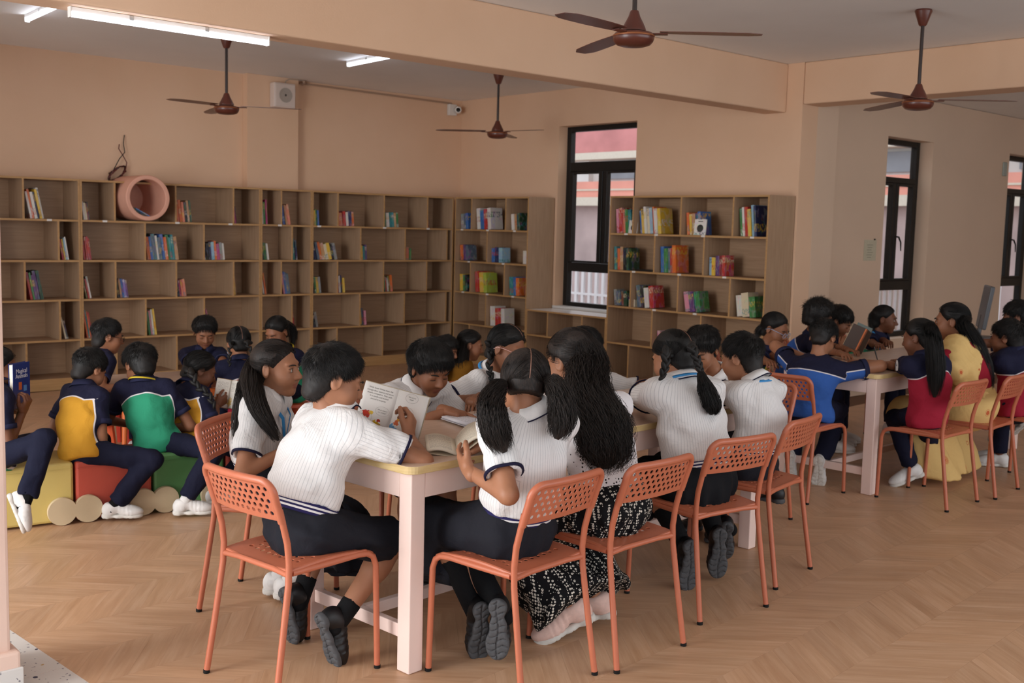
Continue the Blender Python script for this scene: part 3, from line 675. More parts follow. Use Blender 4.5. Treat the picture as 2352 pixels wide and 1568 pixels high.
def make_chair():
    o = empty('perforated_chair'); W2 = .192
    def sback(u, v):
        q = u/.19; p = Vector((u, -.203-.34*(v-.62)-.020*(1-q*q), v)); return p, Vector((.2*q, 1, .34)).normalized()
    V, F = perforated(5, 12, .0285, .0215, .0080, 0, .622, .372, .136, sback)
    mb = MB(); mb.add(V, F, True)
    rim = [sback(-.186, .618)[0]]
    for z in (.65, .69, .72): rim.append(sback(-.187, z)[0])
    for k in range(7): a = math.pi-k/6*math.pi/2; rim.append(sback(-.147+.042*math.cos(a), .72+.042*math.sin(a))[0])
    for k in range(1, 8): rim.append(sback(-.147+.294*k/8, .762)[0])
    for k in range(7): a = math.pi/2-k/6*math.pi/2; rim.append(sback(.147+.042*math.cos(a), .72+.042*math.sin(a))[0])
    for z in (.69, .65, .618): rim.append(sback(.187, z)[0])
    mb.tube(rim, .0135, 10); mb.build('backrest', CHAIRM, o)
    def sseat(u, v):
        q = u/.19; z = .447-.010*(1-q*q)+.010*math.cos(v*9) - (0 if v < .16 else (v-.16)**2*9); return Vector((u, v, z)), Vector((0, 0, 1))
    V, F = perforated(8, 9, .033, .031, .0088, 0, -.165, .366, .362, sseat)
    mb = MB(); mb.add(V, F, True)
    for s in (-1, 1): mb.tube([sseat(s*.184, -.165+.03*k)[0]-Vector((0, 0, .005)) for k in range(13)], .008, 8)
    mb.tube([sseat(-.184+.046*k, .197)[0]-Vector((0, 0, .006)) for k in range(9)], .009, 8); mb.tube([sseat(-.184+.046*k, -.165)[0]-Vector((0, 0, .004)) for k in range(9)], .007, 8)
    mb.build('seat', CHAIRM, o)
    for s in (-1, 1):
        l = MB().tube([(s*.200, -.235, .012), (s*.193, -.205, .20), (s*.187, -.175, .40), (s*.186, -.172, .47), (s*.187, -.180, .54), (s*.187, -.196, .60), (s*.187, -.212, .66)], .0115, 10).build('leg', CHAIRM, o)
        MB().lathe([(.0122, .0005), (.0126, .003), (.0122, .0125)], 10, Matrix.Translation((s*.2005, -.236, 0))).build('foot_cap', RUBBER, l)
        MB().lathe([(.001, 0), (.004, 0), (.003, .003), (.001, .0035)], 8, Matrix.Translation((s*.187, -.214, .632)) @ Matrix.Rotation(R(90), 4, 'X')).build('screw', CHROME, l)
        l = MB().tube([(s*.186, -.16, .436), (s*.186, .0, .436), (s*.187, .13, .438), (s*.188, .172, .434), (s*.190, .198, .418), (s*.192, .210, .385), (s*.200, .215, .012)], .0115, 10).build('leg', CHAIRM, o)
        MB().lathe([(.0122, .0005), (.0126, .003), (.0122, .0125)], 10, Matrix.Translation((s*.2005, .2155, 0))).build('foot_cap', RUBBER, l)
        MB().box((s*.15-.014, -.14, .418), (s*.15+.014, -.11, .433), .004).build('stacking_pad', RUBBER, o)
    MB().tube([(-.188, -.172, .430), (-.1, -.168, .434), (.1, -.168, .434), (.188, -.172, .430)], .0105, 10).build('cross_tube', CHAIRM, o)
    return o
CHAIRS = [  # x, y, heading, label
 (1.945, 3.325, 7.7, 'terracotta chair at the table end under the boy reading a picture book'),
 (2.54, 2.83, 97, 'terracotta chair under the girl with two loose pigtails'),
 (3.03, 2.825, 92.8, 'terracotta chair under the woman with long curly hair'),
 (3.70, 2.92, 84, 'terracotta chair under the girl with two braids'),
 (4.255, 3.045, 101, 'terracotta chair under the short-haired boy, last on the near side'),
 (2.24, 4.02, -52, 'terracotta chair under the girl with the blue lanyard'),
 (2.98, 4.25, -86, 'terracotta chair under the boy pointing into a book'),
 (3.58, 4.28, -84, 'terracotta chair under the girl with pink glasses'),
 (4.16, 4.32, -86, 'terracotta chair under the boy half hidden behind the curly haired woman'),
 (4.95, 3.62, 186, 'terracotta chair under the boy facing the camera at the far side'),
 (5.80, 3.80, 4, 'terracotta chair under the boy in the blue polo'),
 (6.31, 3.22, 91, 'terracotta chair under the girl in red polo with long ponytail'),
 (6.85, 3.20, 95, 'terracotta chair beside the woman in the yellow saree'),
 (7.36, 3.02, 94, 'terracotta chair at the right picture edge'),
 (6.43, 4.80, -80, 'terracotta chair under the girl with blue glasses'),
 (6.98, 4.72, -80, 'terracotta chair under the curly haired boy at the nook table'),
 (7.40, 4.86, -85, 'terracotta chair under the boy holding up an orange book'),
 (8.22, 4.86, -90, 'terracotta chair under the ponytail girl by the nook window')]
_c0 = make_chair(); kids_index()
for k, (x, y, h, lab) in enumerate(CHAIRS):
    c = _c0 if k == 0 else copy_tree(_c0)
    c.location = (x, y, 0); c.rotation_euler = (0, 0, R(h-90)); tag(c, lab, 'chair', 'terracotta perforated chairs')

# ------------------------------------------------------------------ foam train seats, stools, cushion
def foam_train():
    cream = mat('cream_vinyl', '#cbb796', .5, .4, var=.03, vscale=10)
    A = Vector((1.615, 5.757, 0)); a = R(-7.6); ex = Vector((math.cos(a), math.sin(a), 0)); u = 0
    for col, w, lab, wh in (('#cdb66c', .402, 'yellow foam train wagon seat under the girl at the picture edge', (.335,)), ('#bf5242', .402, 'red foam train wagon seat under the boy in yellow', (.06, .345)),
                            ('#5a8f58', .402, 'green foam train wagon seat under the boy in green', (.06, .33)), ('#b94c3d', .40, 'red foam train wagon seat behind the girl with lanyard', (.08,))):
        m = mat('vinyl_'+col[1:], col, .42, .45, var=.03, vscale=5, bump=.04, bscale=9)
        o = empty('foam_seat', A+ex*u, a); tag(o, lab, 'foam seat', 'foam train wagon seats')
        MB().box((.004, 0, .012), (w-.004, .37, .325), .014).build('cushion', m, o)
        MB().box((.012, -.004, .29), (w-.012, -.001, .294)).build('seam', m, o)
        for x in wh: MB().lathe([(.001, 0), (.066, 0), (.073, .004), (.074, .02), (.072, .03), (.001, .031)], 32, Matrix.Translation((x, -.0005, .075)) @ Matrix.Rotation(R(90), 4, 'X')).build('wheel', cream, o)
        u += w+.003
foam_train()
def stool(label, loc, col):
    m = mat('plastic_'+col[1:], col, .4, .5); o = empty('plastic_stool', loc); tag(o, label, 'stool')
    MB().lathe([(.001, .27), (.125, .27), (.135, .265), (.138, .245), (.13, .24), (.001, .255)], 24).build('seat', m, o)
    for k in range(4):
        q = R(45+90*k); MB().tube([(.105*math.cos(q), .105*math.sin(q), .25), (.125*math.cos(q), .125*math.sin(q), .12), (.135*math.cos(q), .135*math.sin(q), .001)], [.026, .022, .018], 8).build('leg', m, o)
stool('red plastic stool on the floor between the yellow and green polos', (2.93, 7.55, 0), '#c9402f')
stool('pink plastic stool on the floor behind the girl with lanyard', (4.55, 7.55, 0), '#d79aa4')
stool('pink plastic stool further back under the ponytail girl', (5.25, 8.55, 0), '#d892a0')
# ------------------------------------------------------------------ smooth-surface engine (signed distance -> surface nets)
f32 = np.float32
def A3(v): return np.asarray(v, f32)
def nrm(v): v = np.asarray(v, float); return v/max(1e-9, np.linalg.norm(v))
def smin(a, b, k):
    h = np.maximum(k-np.abs(a-b), 0)/k; return np.minimum(a, b)-h*h*(k*.25)
def smax(a, b, k): return -smin(-a, -b, k)
def rc(a, b, r1, r2):
    a = A3(a); ba = A3(b)-a; L = max(1e-9, float(ba @ ba))
    def f(p):
        q = p-a; t = np.clip((q @ ba)/L, 0, 1).astype(f32); q = q-t[:, None]*ba
        return np.sqrt(np.einsum('ij,ij->i', q, q))-(r1+(r2-r1)*t)
    return f
def ell(c, rad, fr=None):
    c = A3(c); rad = A3(rad); fr = np.eye(3, dtype=f32) if fr is None else A3(fr)
    def f(p):
        q = (p-c) @ fr.T; u = q/rad; k0 = np.sqrt(np.einsum('ij,ij->i', u, u)); u = u/rad; k1 = np.sqrt(np.einsum('ij,ij->i', u, u))
        return k0*(k0-1)/np.maximum(k1, 1e-6)
    return f
def econe(a, b, r1, r2, side, flat):
    "cone with an elliptic section: full radius along side, flat*radius across"
    a = A3(a); ba = A3(b)-a; L = float(ba @ ba); w = ba/math.sqrt(L); s = A3(side); s = s-w*(s @ w); s = s/np.linalg.norm(s); fw = np.cross(w, s)
    def f(p):
        q = p-a; t = np.clip((q @ ba)/L, 0, 1); q = q-t[:, None]*ba; x = q @ s; y = (q @ fw)/flat; z = q @ w
        return (np.sqrt(x*x+y*y+z*z)-(r1+(r2-r1)*t))*(.5+.5*flat)
    return f
def plane(c, n): c = A3(c); n = A3(nrm(n)); return lambda p: (p-c) @ n
def cutcone(a, b, r1, r2, c0=None, n=None):
    g = rc(a, b, r1, r2); h = plane(c0, n); return lambda p: np.maximum(g(p), h(p))
def union(items):
    def f(p):
        d = None
        for g, k in items:
            v = g(p); d = v if d is None else (np.minimum(d, v) if k <= 0 else smin(d, v, k))
        return d
    return f
CORN = np.array([(i, j, k) for i in (0, 1) for j in (0, 1) for k in (0, 1)])
def nets(f, lo, hi, h, smooth=True):
    lo = np.asarray(lo, float); hi = np.asarray(hi, float); B = 4; H = h*B
    nc = np.maximum(1, np.ceil((hi-lo)/H).astype(int)); ax = [lo[i]+(np.arange(nc[i])+.5)*H for i in range(3)]
    G = np.stack(np.meshgrid(*ax, indexing='ij'), -1).reshape(-1, 3).astype(f32); dc = f(G).reshape(nc)
    act = np.argwhere(np.abs(dc) < H*1.35)
    n = nc*B; arr = np.repeat(np.repeat(np.repeat(dc, B, 0), B, 1), B, 2).astype(f32)
    if len(act) == 0: return np.zeros((0, 3)), np.zeros((0, 4), int)
    off = np.stack(np.meshgrid(*[np.arange(B)]*3, indexing='ij'), -1).reshape(-1, 3)
    idx = (act[:, None, :]*B+off[None]).reshape(-1, 3); pts = (lo+(idx+.5)*h).astype(f32); val = np.empty(len(pts), f32)
    for s in range(0, len(pts), 200000): val[s:s+200000] = f(pts[s:s+200000])
    arr[idx[:, 0], idx[:, 1], idx[:, 2]] = val
    ins = arr < 0; m = n-1
    c8 = [ins[i:i+m[0], j:j+m[1], k:k+m[2]] for i, j, k in CORN]
    cnt = np.zeros(m, np.int8)
    for c in c8: cnt += c
    mix = (cnt > 0) & (cnt < 8); cid = np.argwhere(mix); ids = np.full(m, -1, np.int32); ids[mix] = np.arange(len(cid))
    cv = np.stack([arr[cid[:, 0]+i, cid[:, 1]+j, cid[:, 2]+k] for i, j, k in CORN], 1)
    acc = np.zeros((len(cid), 3)); w = np.zeros(len(cid))
    for a in range(8):
        for b in range(a+1, 8):
            if np.abs(CORN[a]-CORN[b]).sum() != 1: continue
            va, vb = cv[:, a], cv[:, b]; s = (va < 0) != (vb < 0)
            t = np.where(s, va/np.where(s, va-vb, 1), 0); acc += s[:, None]*(CORN[a]+(CORN[b]-CORN[a])*t[:, None]); w += s
    V = lo+(cid+acc/np.maximum(w, 1)[:, None]+.5)*h
    Fs = []
    for axn in range(3):
        u, v = (axn+1) % 3, (axn+2) % 3; sl0 = [slice(None)]*3; sl1 = [slice(None)]*3; sl0[axn] = slice(0, -1); sl1[axn] = slice(1, None)
        A, Bq = ins[tuple(sl0)], ins[tuple(sl1)]; e = np.argwhere(A != Bq)
        ok = (e[:, u] > 0) & (e[:, v] > 0) & (e[:, u] < m[u]) & (e[:, v] < m[v]); e = e[ok]
        if len(e) == 0: continue
        du = np.zeros(3, int); du[u] = 1; dv = np.zeros(3, int); dv[v] = 1
        q = np.stack([ids[tuple((e-du-dv).T)], ids[tuple((e-dv).T)], ids[tuple(e.T)], ids[tuple((e-du).T)]], 1)
        fl_ = ~A[tuple(e.T)]; q[fl_] = q[fl_][:, ::-1]; Fs.append(q[(q >= 0).all(1)])
    F = np.concatenate(Fs) if Fs else np.zeros((0, 4), int)
    if smooth:   # one light relaxation pass
        acc = np.zeros_like(V); cn = np.zeros(len(V))
        for a, b in ((0, 1), (1, 2), (2, 3), (3, 0)):
            np.add.at(acc, F[:, a], V[F[:, b]]); np.add.at(acc, F[:, b], V[F[:, a]]); np.add.at(cn, F[:, a], 1); np.add.at(cn, F[:, b], 1)
        V = V*.55+.45*acc/np.maximum(cn, 1)[:, None]
    return V, F
def join(parts):
    Vs, Fs, o = [], [], 0
    for V, F in parts: Vs.append(V); Fs.append(F+o); o += len(V)
    return np.concatenate(Vs), np.concatenate(Fs)
def strands(P, rad, sides=3):
    "P (n,k,3) polylines, rad (k,) -> thin tubes"
    n, k, _ = P.shape; T = np.gradient(P, axis=1); T /= np.maximum(np.linalg.norm(T, axis=2, keepdims=True), 1e-9)
    ref = np.where(np.abs(T[..., 2:3]) > .9, np.array([1., 0, 0]), np.array([0, 0, 1.])); U = np.cross(T, ref); U /= np.maximum(np.linalg.norm(U, axis=2, keepdims=True), 1e-9); Wv = np.cross(T, U)
    rad = np.asarray(rad, float).reshape(1, -1, 1) if np.ndim(rad) == 1 else np.asarray(rad)[..., None]
    rings = [P+(U*math.cos(2*math.pi*s/sides)+Wv*math.sin(2*math.pi*s/sides))*rad for s in range(sides)]
    V = np.stack(rings, 2).reshape(-1, 3); b = (np.arange(n)[:, None]*k+np.arange(k-1)[None])[..., None]*sides; s = np.arange(sides)
    F = np.stack([b+s, b+(s+1) % sides, b+sides+(s+1) % sides, b+sides+s], -1).reshape(-1, 4); return V, F
def frame(yaw, pitch=0, roll=0):
    y, p, r = R(yaw), R(pitch), R(roll); f = np.array([math.cos(p)*math.cos(y), math.cos(p)*math.sin(y), -math.sin(p)]); rt = np.array([math.sin(y), -math.cos(y), 0]); u = np.cross(rt, f)
    return np.array([rt*math.cos(r)+u*math.sin(r), f, -rt*math.sin(r)+u*math.cos(r)])
def ik(a, c, l1, l2, pole):
    a = np.asarray(a, float); c = np.asarray(c, float); d = c-a; L = np.linalg.norm(d); mx = (l1+l2)*.999
    if L > mx: c = a+d/L*mx; d = c-a; L = mx
    x = (l1*l1-l2*l2+L*L)/(2*L); h = math.sqrt(max(0, l1*l1-x*x)); n = d/L; p = np.asarray(pole, float); p = p-n*(p @ n); p = nrm(p); return a+n*x+p*h, c
def wob(p, sc, amp, seed):
    rs = np.random.RandomState(seed); d = np.zeros(len(p), f32)
    for k in range(3):
        a, b = rs.normal(size=3), rs.normal(size=3); a = a/np.linalg.norm(a)*sc*(1+.5*k); b = b/np.linalg.norm(b)*sc*.8
        d += np.sin(p @ A3(a)+1.7*np.sin(p @ A3(b)+rs.rand()*6)+rs.rand()*6)*(amp/(1+.6*k))
    return d

# ------------------------------------------------------------------ materials of people
def skin_mat(name, c, lip):
    m = mat(name, c, .5, .35); t = NT(m); cc = srgb(c); a = t.attr('lip'); tc = t.add('ShaderNodeTexCoord')
    n = t.add('ShaderNodeTexNoise', i_Scale=14.0, i_Detail=4.0); t.link(tc.outputs['Object'], n.inputs['Vector'])
    base = t.ramp(n.outputs[0], [(.3, tuple(x*.92 for x in cc)), (.7, tuple(min(1, x*1.07) for x in cc))])
    t.link(t.mix(a.outputs['Fac'], base, srgb(lip)), t.b.inputs['Base Color']); t.b.inputs['Subsurface Weight'].default_value = .06; t.b.inputs['Subsurface Radius'].default_value = (.012, .005, .003); return m
SKINS = [skin_mat('skin_warm', '#9e6c50', '#8a4c41'), skin_mat('skin_brown', '#8b5b41', '#7a4238'), skin_mat('skin_deep', '#744934', '#683a30')]
def hair_mat(name, c, c2, st):
    m = mat(name, c, .58, .35); t = NT(m); tc = t.add('ShaderNodeTexCoord'); mp = t.add('ShaderNodeMapping'); mp.inputs['Scale'].default_value = st; t.link(tc.outputs['Object'], mp.inputs[0])
    n = t.add('ShaderNodeTexNoise', i_Scale=1.0, i_Detail=3.0); t.link(mp.outputs[0], n.inputs['Vector']); fd = t.attr('fade'); t.link(t.mix(fd.outputs['Fac'], t.ramp(n.outputs[0], [(.35, srgb(c)), (.7, srgb(c2))]), srgb('#2c231f')), t.b.inputs['Base Color']); t.bump(n.outputs[0], .25, .002); return m
HAIRS = [hair_mat('black_hair', '#0c0b0b', '#1d1a18', (240, 240, 40)), hair_mat('brown_black_hair', '#120e0d', '#30251f', (240, 240, 30))]
BROW = mat('eyebrow_hair', '#17110f', .6)
SCALP = mat('scalp_parting', '#7d5848', .6)
EYEW = mat('eye_white', '#b9b1a8', .25); EYEB = mat('eye_iris', '#140c08', .12)
def fabric(name, base, pattern=None, c2=None, c3=None, rough=.85):
    "pattern: 'stripe' thin lines from sx; 'yoke' three colours from yk; 'eyelet'; 'dots'; 'band' belt stripes; 'motif'"
    m = mat(name, base, rough, .2); t = NT(m); tc = t.add('ShaderNodeTexCoord'); obj = tc.outputs['Object']
    w = t.add('ShaderNodeTexNoise', i_Scale=16.0, i_Detail=4.0, i_Distortion=.8); t.link(obj, w.inputs['Vector'])
    n1 = t.bump(w.outputs[0], .55 if pattern in ('stripe', 'yoke') else .4, .014)
    wv = t.add('ShaderNodeTexNoise', i_Scale=900.0, i_Detail=2.0); t.link(obj, wv.inputs['Vector']); t.bump(wv.outputs[0], .15, .001, n1); c = srgb(base)
    if pattern == 'stripe':
        a = t.attr('sx').outputs['Fac']; fr = t.math('FRACT', t.math('MULTIPLY', a, 1/.0125)); on = t.math('LESS_THAN', t.math('ABSOLUTE', t.math('SUBTRACT', fr, .5)), .075)
        t.link(t.mix(t.math('MULTIPLY', on, .42), c, srgb(c2)), t.b.inputs['Base Color'])
    elif pattern == 'yoke':
        a = t.attr('yk').outputs['Fac']; up = t.math('GREATER_THAN', a, 0.0); pip = t.math('LESS_THAN', t.math('ABSOLUTE', a), .0035)
        t.link(t.mix(pip, t.mix(up, c, srgb(c2)), srgb('#d8d4d6')), t.b.inputs['Base Color'])
    elif pattern == 'band':
        a = t.attr('sx').outputs['Fac']; f = t.math('ABSOLUTE', a); on = t.math('MULTIPLY', t.math('LESS_THAN', f, .0105), t.math('GREATER_THAN', f, .0035))
        t.link(t.mix(on, c, srgb(c2)), t.b.inputs['Base Color'])
    elif pattern == 'eyelet':
        v = t.add('ShaderNodeTexVoronoi', i_Scale=72.0, i_Randomness=.35); t.link(obj, v.inputs['Vector']); hole = t.math('LESS_THAN', v.outputs['Distance'], .27)
        z = t.attr('yk').outputs['Fac']; zone = t.math('LESS_THAN', z, 0.0)
        t.link(t.mix(t.math('MULTIPLY', hole, zone), c, srgb('#2a2526')), t.b.inputs['Base Color']); t.bump(v.outputs['Distance'], .3, .004)
    elif pattern == 'dots':
        g = t.add('ShaderNodeTexNoise', i_Scale=5.0, i_Detail=1.0); t.link(obj, g.inputs['Vector'])
        ad = t.add('ShaderNodeVectorMath'); ad.operation = 'MULTIPLY_ADD'; ad.inputs[1].default_value = (.06, .06, .06); t.link(g.outputs['Color'], ad.inputs[0]); t.link(obj, ad.inputs[2])
        v = t.add('ShaderNodeTexVoronoi', i_Scale=88.0, i_Randomness=.25); t.link(ad.outputs[0], v.inputs['Vector'])
        ring = t.math('MULTIPLY', t.math('LESS_THAN', v.outputs['Distance'], .40), t.math('GREATER_THAN', v.outputs['Distance'], .15))
        w2 = t.add('ShaderNodeTexWave', i_Scale=9.0, i_Distortion=5.0, i_Detail=2.0); w2.inputs['Detail Scale'].default_value = 2.2; t.link(obj, w2.inputs['Vector']); on = t.math('GREATER_THAN', w2.outputs['Fac'], .36)
        t.link(t.mix(t.math('MULTIPLY', ring, on), c, srgb(c2)), t.b.inputs['Base Color'])
    elif pattern == 'motif':
        v = t.add('ShaderNodeTexVoronoi', i_Scale=6.5, i_Randomness=.6); t.link(obj, v.inputs['Vector']); d = v.outputs['Distance']
        on = t.math('LESS_THAN', d, .20); rg = t.math('GREATER_THAN', t.math('SINE', t.math('MULTIPLY', d, 130.0)), -.3)
        t.link(t.mix(t.math('MULTIPLY', on, rg), c, srgb(c2)), t.b.inputs['Base Color'])
    return m
SHIRT = fabric('white_striped_shirt', '#dcdad9', 'stripe', '#85888f')
NAVYT = fabric('navy_trim_cloth', '#1c1a33')
CHARC = fabric('charcoal_uniform_cloth', '#1d1e25')
BLACKC = fabric('black_uniform_cloth', '#121317')
NAVYP = fabric('navy_trouser_cloth', '#14162a')
BELTM = fabric('striped_belt_webbing', '#25214f', 'band', '#dcdad8')
POLO = {k: fabric('polo_'+k, c, 'yoke', '#1b1c33') for k, c in dict(yellow='#c8922f', green='#2f8e6c', blue='#335ba4', red='#9a2136').items()}
EYELET = fabric('white_eyelet_cotton', '#e6e3e6', 'eyelet'); DOTS = fabric('black_bandhani_cloth', '#0d0d10', 'dots', '#d8d2c6')
SAREE = fabric('yellow_saree_cloth', '#d9b676', 'motif', '#c0603a'); CRIMSON = fabric('crimson_blouse', '#8f1a2c'); MUSTARD = fabric('mustard_kurta', '#7a5216')
SHOEB = mat('black_shoe_leather', '#131214', .45, .4, var=.2, vscale=40); SOLEG = mat('grey_rubber_sole', '#4c4c4e', .75, .3, var=.12, vscale=60)
SHOEW = mat('white_sneaker', '#d9d6d3', .55, .4, var=.05, vscale=40); SOLEW = mat('white_sneaker_sole', '#cfcbc4', .7, .3, var=.06, vscale=60)
SHOEP = mat('pink_knit_shoe', '#d9b9ae', .8, .2, var=.06, vscale=80); SOCKB = fabric('black_sock', '#0e0e10'); SOCKW = fabric('white_sock', '#d6d3d0')
LANY = mat('blue_lanyard', '#2f86c4', .6); LANYY = mat('yellow_lanyard', '#d3b92a', .6); BTN = mat('navy_button', '#1b1c2c', .4)

# ------------------------------------------------------------------ hands, shoes, heads
CURL = dict(relax=[(22, 32, 20)]*4, hold=[(42, 52, 30), (46, 55, 30), (50, 58, 30), (54, 60, 30)], fist=[(78, 88, 50)]*4, flat=[(6, 10, 6)]*4, point=[(8, 6, 4), (62, 85, 45), (72, 88, 45), (74, 88, 45)],
            soft=[(12, 22, 14), (18, 28, 16), (24, 34, 20), (30, 38, 22)], open=[(14, 16, 10), (16, 26, 14), (26, 36, 20), (34, 44, 24)], pen=[(48, 50, 20), (52, 55, 25), (60, 70, 40), (66, 75, 40)])
def hand_field(w, fd, pn, side, s, curl, thumb=35):
    "w wrist, fd finger direction, pn palm normal (out of the palm), side 'L'/'R'"
    y = nrm(fd); z = -np.asarray(pn, float); z = nrm(z-y*(z @ y)); x = np.cross(y, z); M = np.array([x, y, z]); ts = -1 if side == 'R' else 1; w = np.asarray(w, float)
    L = lambda p: w+np.asarray(p, float)*s @ M
    it = [(rc(L((0, -.03, 0)), L((0, .012, 0)), .0245*s, .023*s), 0)]
    for xx, r in ((-.024, .0125), (-.008, .0135), (.009, .0135), (.025, .0125)): it.append((rc(L((xx*.75, .012, 0)), L((xx, .072, .001)), .014*s, r*s*.92), .012*s))
    bx = [.0265*ts, .009*ts, -.009*ts, -.0255*ts]; ln = [(.031, .021, .016), (.034, .024, .017), (.031, .022, .016), (.025, .018, .014)]; by = [.078, .082, .079, .072]
    for i in range(4):
        p = np.array([bx[i], by[i], .001]); a = 0; r = .0086; sp = (i-1.5)*-.05*ts
        for j in range(3):
            a += R(CURL[curl][i][j]); d = np.array([sp*math.cos(a), math.cos(a), -math.sin(a)]); q = p+d*ln[i][j]; it.append((rc(L(p), L(q), r*s, (r-.0008)*s), .004*s)); p = q; r -= .0008
    t0 = np.array([.020*ts, .018, -.006]); ta = R(thumb); d1 = nrm((math.sin(ta)*ts, math.cos(ta), -.35)); t1 = t0+d1*.040; d2 = nrm((math.sin(ta*.5)*ts, 1, -.30)); t2 = t1+d2*.028; t3 = t2+nrm((0, 1, -.35))*.022
    it += [(rc(L(t0), L(t1), .0145*s, .0112*s), .014*s), (rc(L(t1), L(t2), .0108*s, .0098*s), .004*s), (rc(L(t2), L(t3), .0096*s, .0082*s), .004*s)]
    c = L((0, .07, -.02)); return union(it), c-.125*s, c+.125*s
def foot_parts(A, toe, up, s):
    y = nrm(toe); z = np.asarray(up, float); z = nrm(z-y*(z @ y)); x = np.cross(y, z); M = np.array([x, y, z]); o = np.asarray(A, float)-z*.078*s
    def loc(p): return ((p-A3(o)) @ A3(M).T)/f32(s)
    def foot2(q):
        d = smin(np.hypot(q[:, 0], q[:, 1]+.038)-.035, np.hypot(q[:, 0]-.002, q[:, 1]-.03)-.033, .03); d = smin(d, np.hypot(q[:, 0], q[:, 1]-.095)-.044, .03); return smin(d, np.hypot(q[:, 0], q[:, 1]-.132)-.036, .03)
    def sole(p):
        q = loc(p); d = foot2(q); bot = q[:, 2]+.0; zt = .024+.006*np.clip(-q[:, 1]/.05, 0, 1); dz = np.maximum(-q[:, 2], q[:, 2]-zt); e = smax(d, dz, .012)
        gy = np.abs(((q[:, 1]*1.0+.012*np.sin(q[:, 0]*70))/.026) % 1-.5)*.026; gx = np.abs(q[:, 0]-.004*np.sin(q[:, 1]*40)); g = np.minimum(gy-.0022, gx-.0024)
        return np.maximum(e, -np.maximum(g, q[:, 2]-.006))*f32(s)
    def upper(p):
        q = loc(p); d = ell((0, -.030, .05), (.034, .042, .05))(q); d = smin(d, rc((0, 0, .075), (0, .10, .036), .034, .034)(q), .03); d = smin(d, ell((0, .108, .036), (.042, .062, .030))(q), .03)
        d = smax(d, q[:, 2]-.094-.15*np.clip(-q[:, 1], 0, .1), .01); d = np.maximum(d, .019-q[:, 2])
        st = np.abs(((q[:, 1]-.045)/.024) % 1-.5); strap = (q[:, 1] > .03) & (q[:, 1] < .105); return (d-np.where(strap & (st < .32), .0028, 0))*f32(s)
    c = o+M.T @ np.array([0, .045, .05])*s; return sole, upper, c-.16*s, c+.16*s, M, o
def head_fields(Hc, fr, s, neck_to, nr):
    fr = A3(fr); Hc = A3(Hc); inv = f32(1/s)
    E = []
    def U(p): return ((p-Hc) @ fr.T)*inv
    cran = ell((0, -.014, .026), (.070, .086, .078)); jaw = ell((0, .030, -.036), (.051, .056, .068)); chin = ell((0, .060, -.090), (.020, .018, .016)); chk = [ell((sx*.034, .052, -.034), (.026, .026, .030)) for sx in (-1, 1)]
    nose = rc((0, .082, .004), (0, .100, -.026), .0075, .0115); wing = [ell((sx*.0115, .090, -.031), (.0085, .010, .0075)) for sx in (-1, 1)]
    brow = ell((0, .068, .024), (.046, .014, .012)); sock = [ell((sx*.031, .089, .002), (.018, .012, .0115)) for sx in (-1, 1)]; lid = [ell((sx*.030, .0685, .002), (.0158, .0135, .0128)) for sx in (-1, 1)]
    lip1 = ell((0, .0805, -.0575), (.0215, .0085, .0048)); lip2 = ell((0, .0785, -.0660), (.0175, .0090, .0062)); groove = rc((-.022, .089, -.0618), (.022, .089, -.0618), .0022, .0022)
    ears = []; earc = []
    for sx in (-1, 1):
        ef = np.array([(math.cos(R(24)), sx*-math.sin(R(24)), 0), (sx*math.sin(R(24)), math.cos(R(24)), 0), (0, 0, 1)]); ears.append(ell((sx*.0735, -.010, -.004), (.0085, .0195, .0310), ef)); earc.append(ell((sx*.083, -.006, .000), (.007, .011, .019), ef))
    nk = rc(Hc+fr.T @ A3((0, -.022, -.035))*s, neck_to, nr*.98, nr*1.06)
    def f(p):
        q = U(p); d = smin(cran(q), jaw(q), .035); d = smin(d, chin(q), .03)
        for c in chk: d = smin(d, c(q), .03)
        d = smin(d, brow(q), .014)
        for c in sock: d = smax(d, -c(q), .012)
        for c in lid: d = smin(d, c(q), .003)
        d = smin(d, nose(q), .012)
        for c in wing: d = smin(d, c(q), .006)
        d = smin(d, lip1(q), .004); d = smin(d, lip2(q), .004); d = smax(d, -groove(q), .003)
        for c, e in zip(ears, earc): d = smin(d, smax(c(q), -e(q), .006), .005)
        return smin(d*f32(s), nk(p), .03*s)
    def lipf(P):
        q = U(A3(P)); d = np.minimum(lip1(q), lip2(q)); return np.clip(1-np.maximum(d, 0)/.003, 0, 1)*(q[:, 1] > .06)*.75
    return f, lipf, U, Hc-.155*s, Hc+.155*s
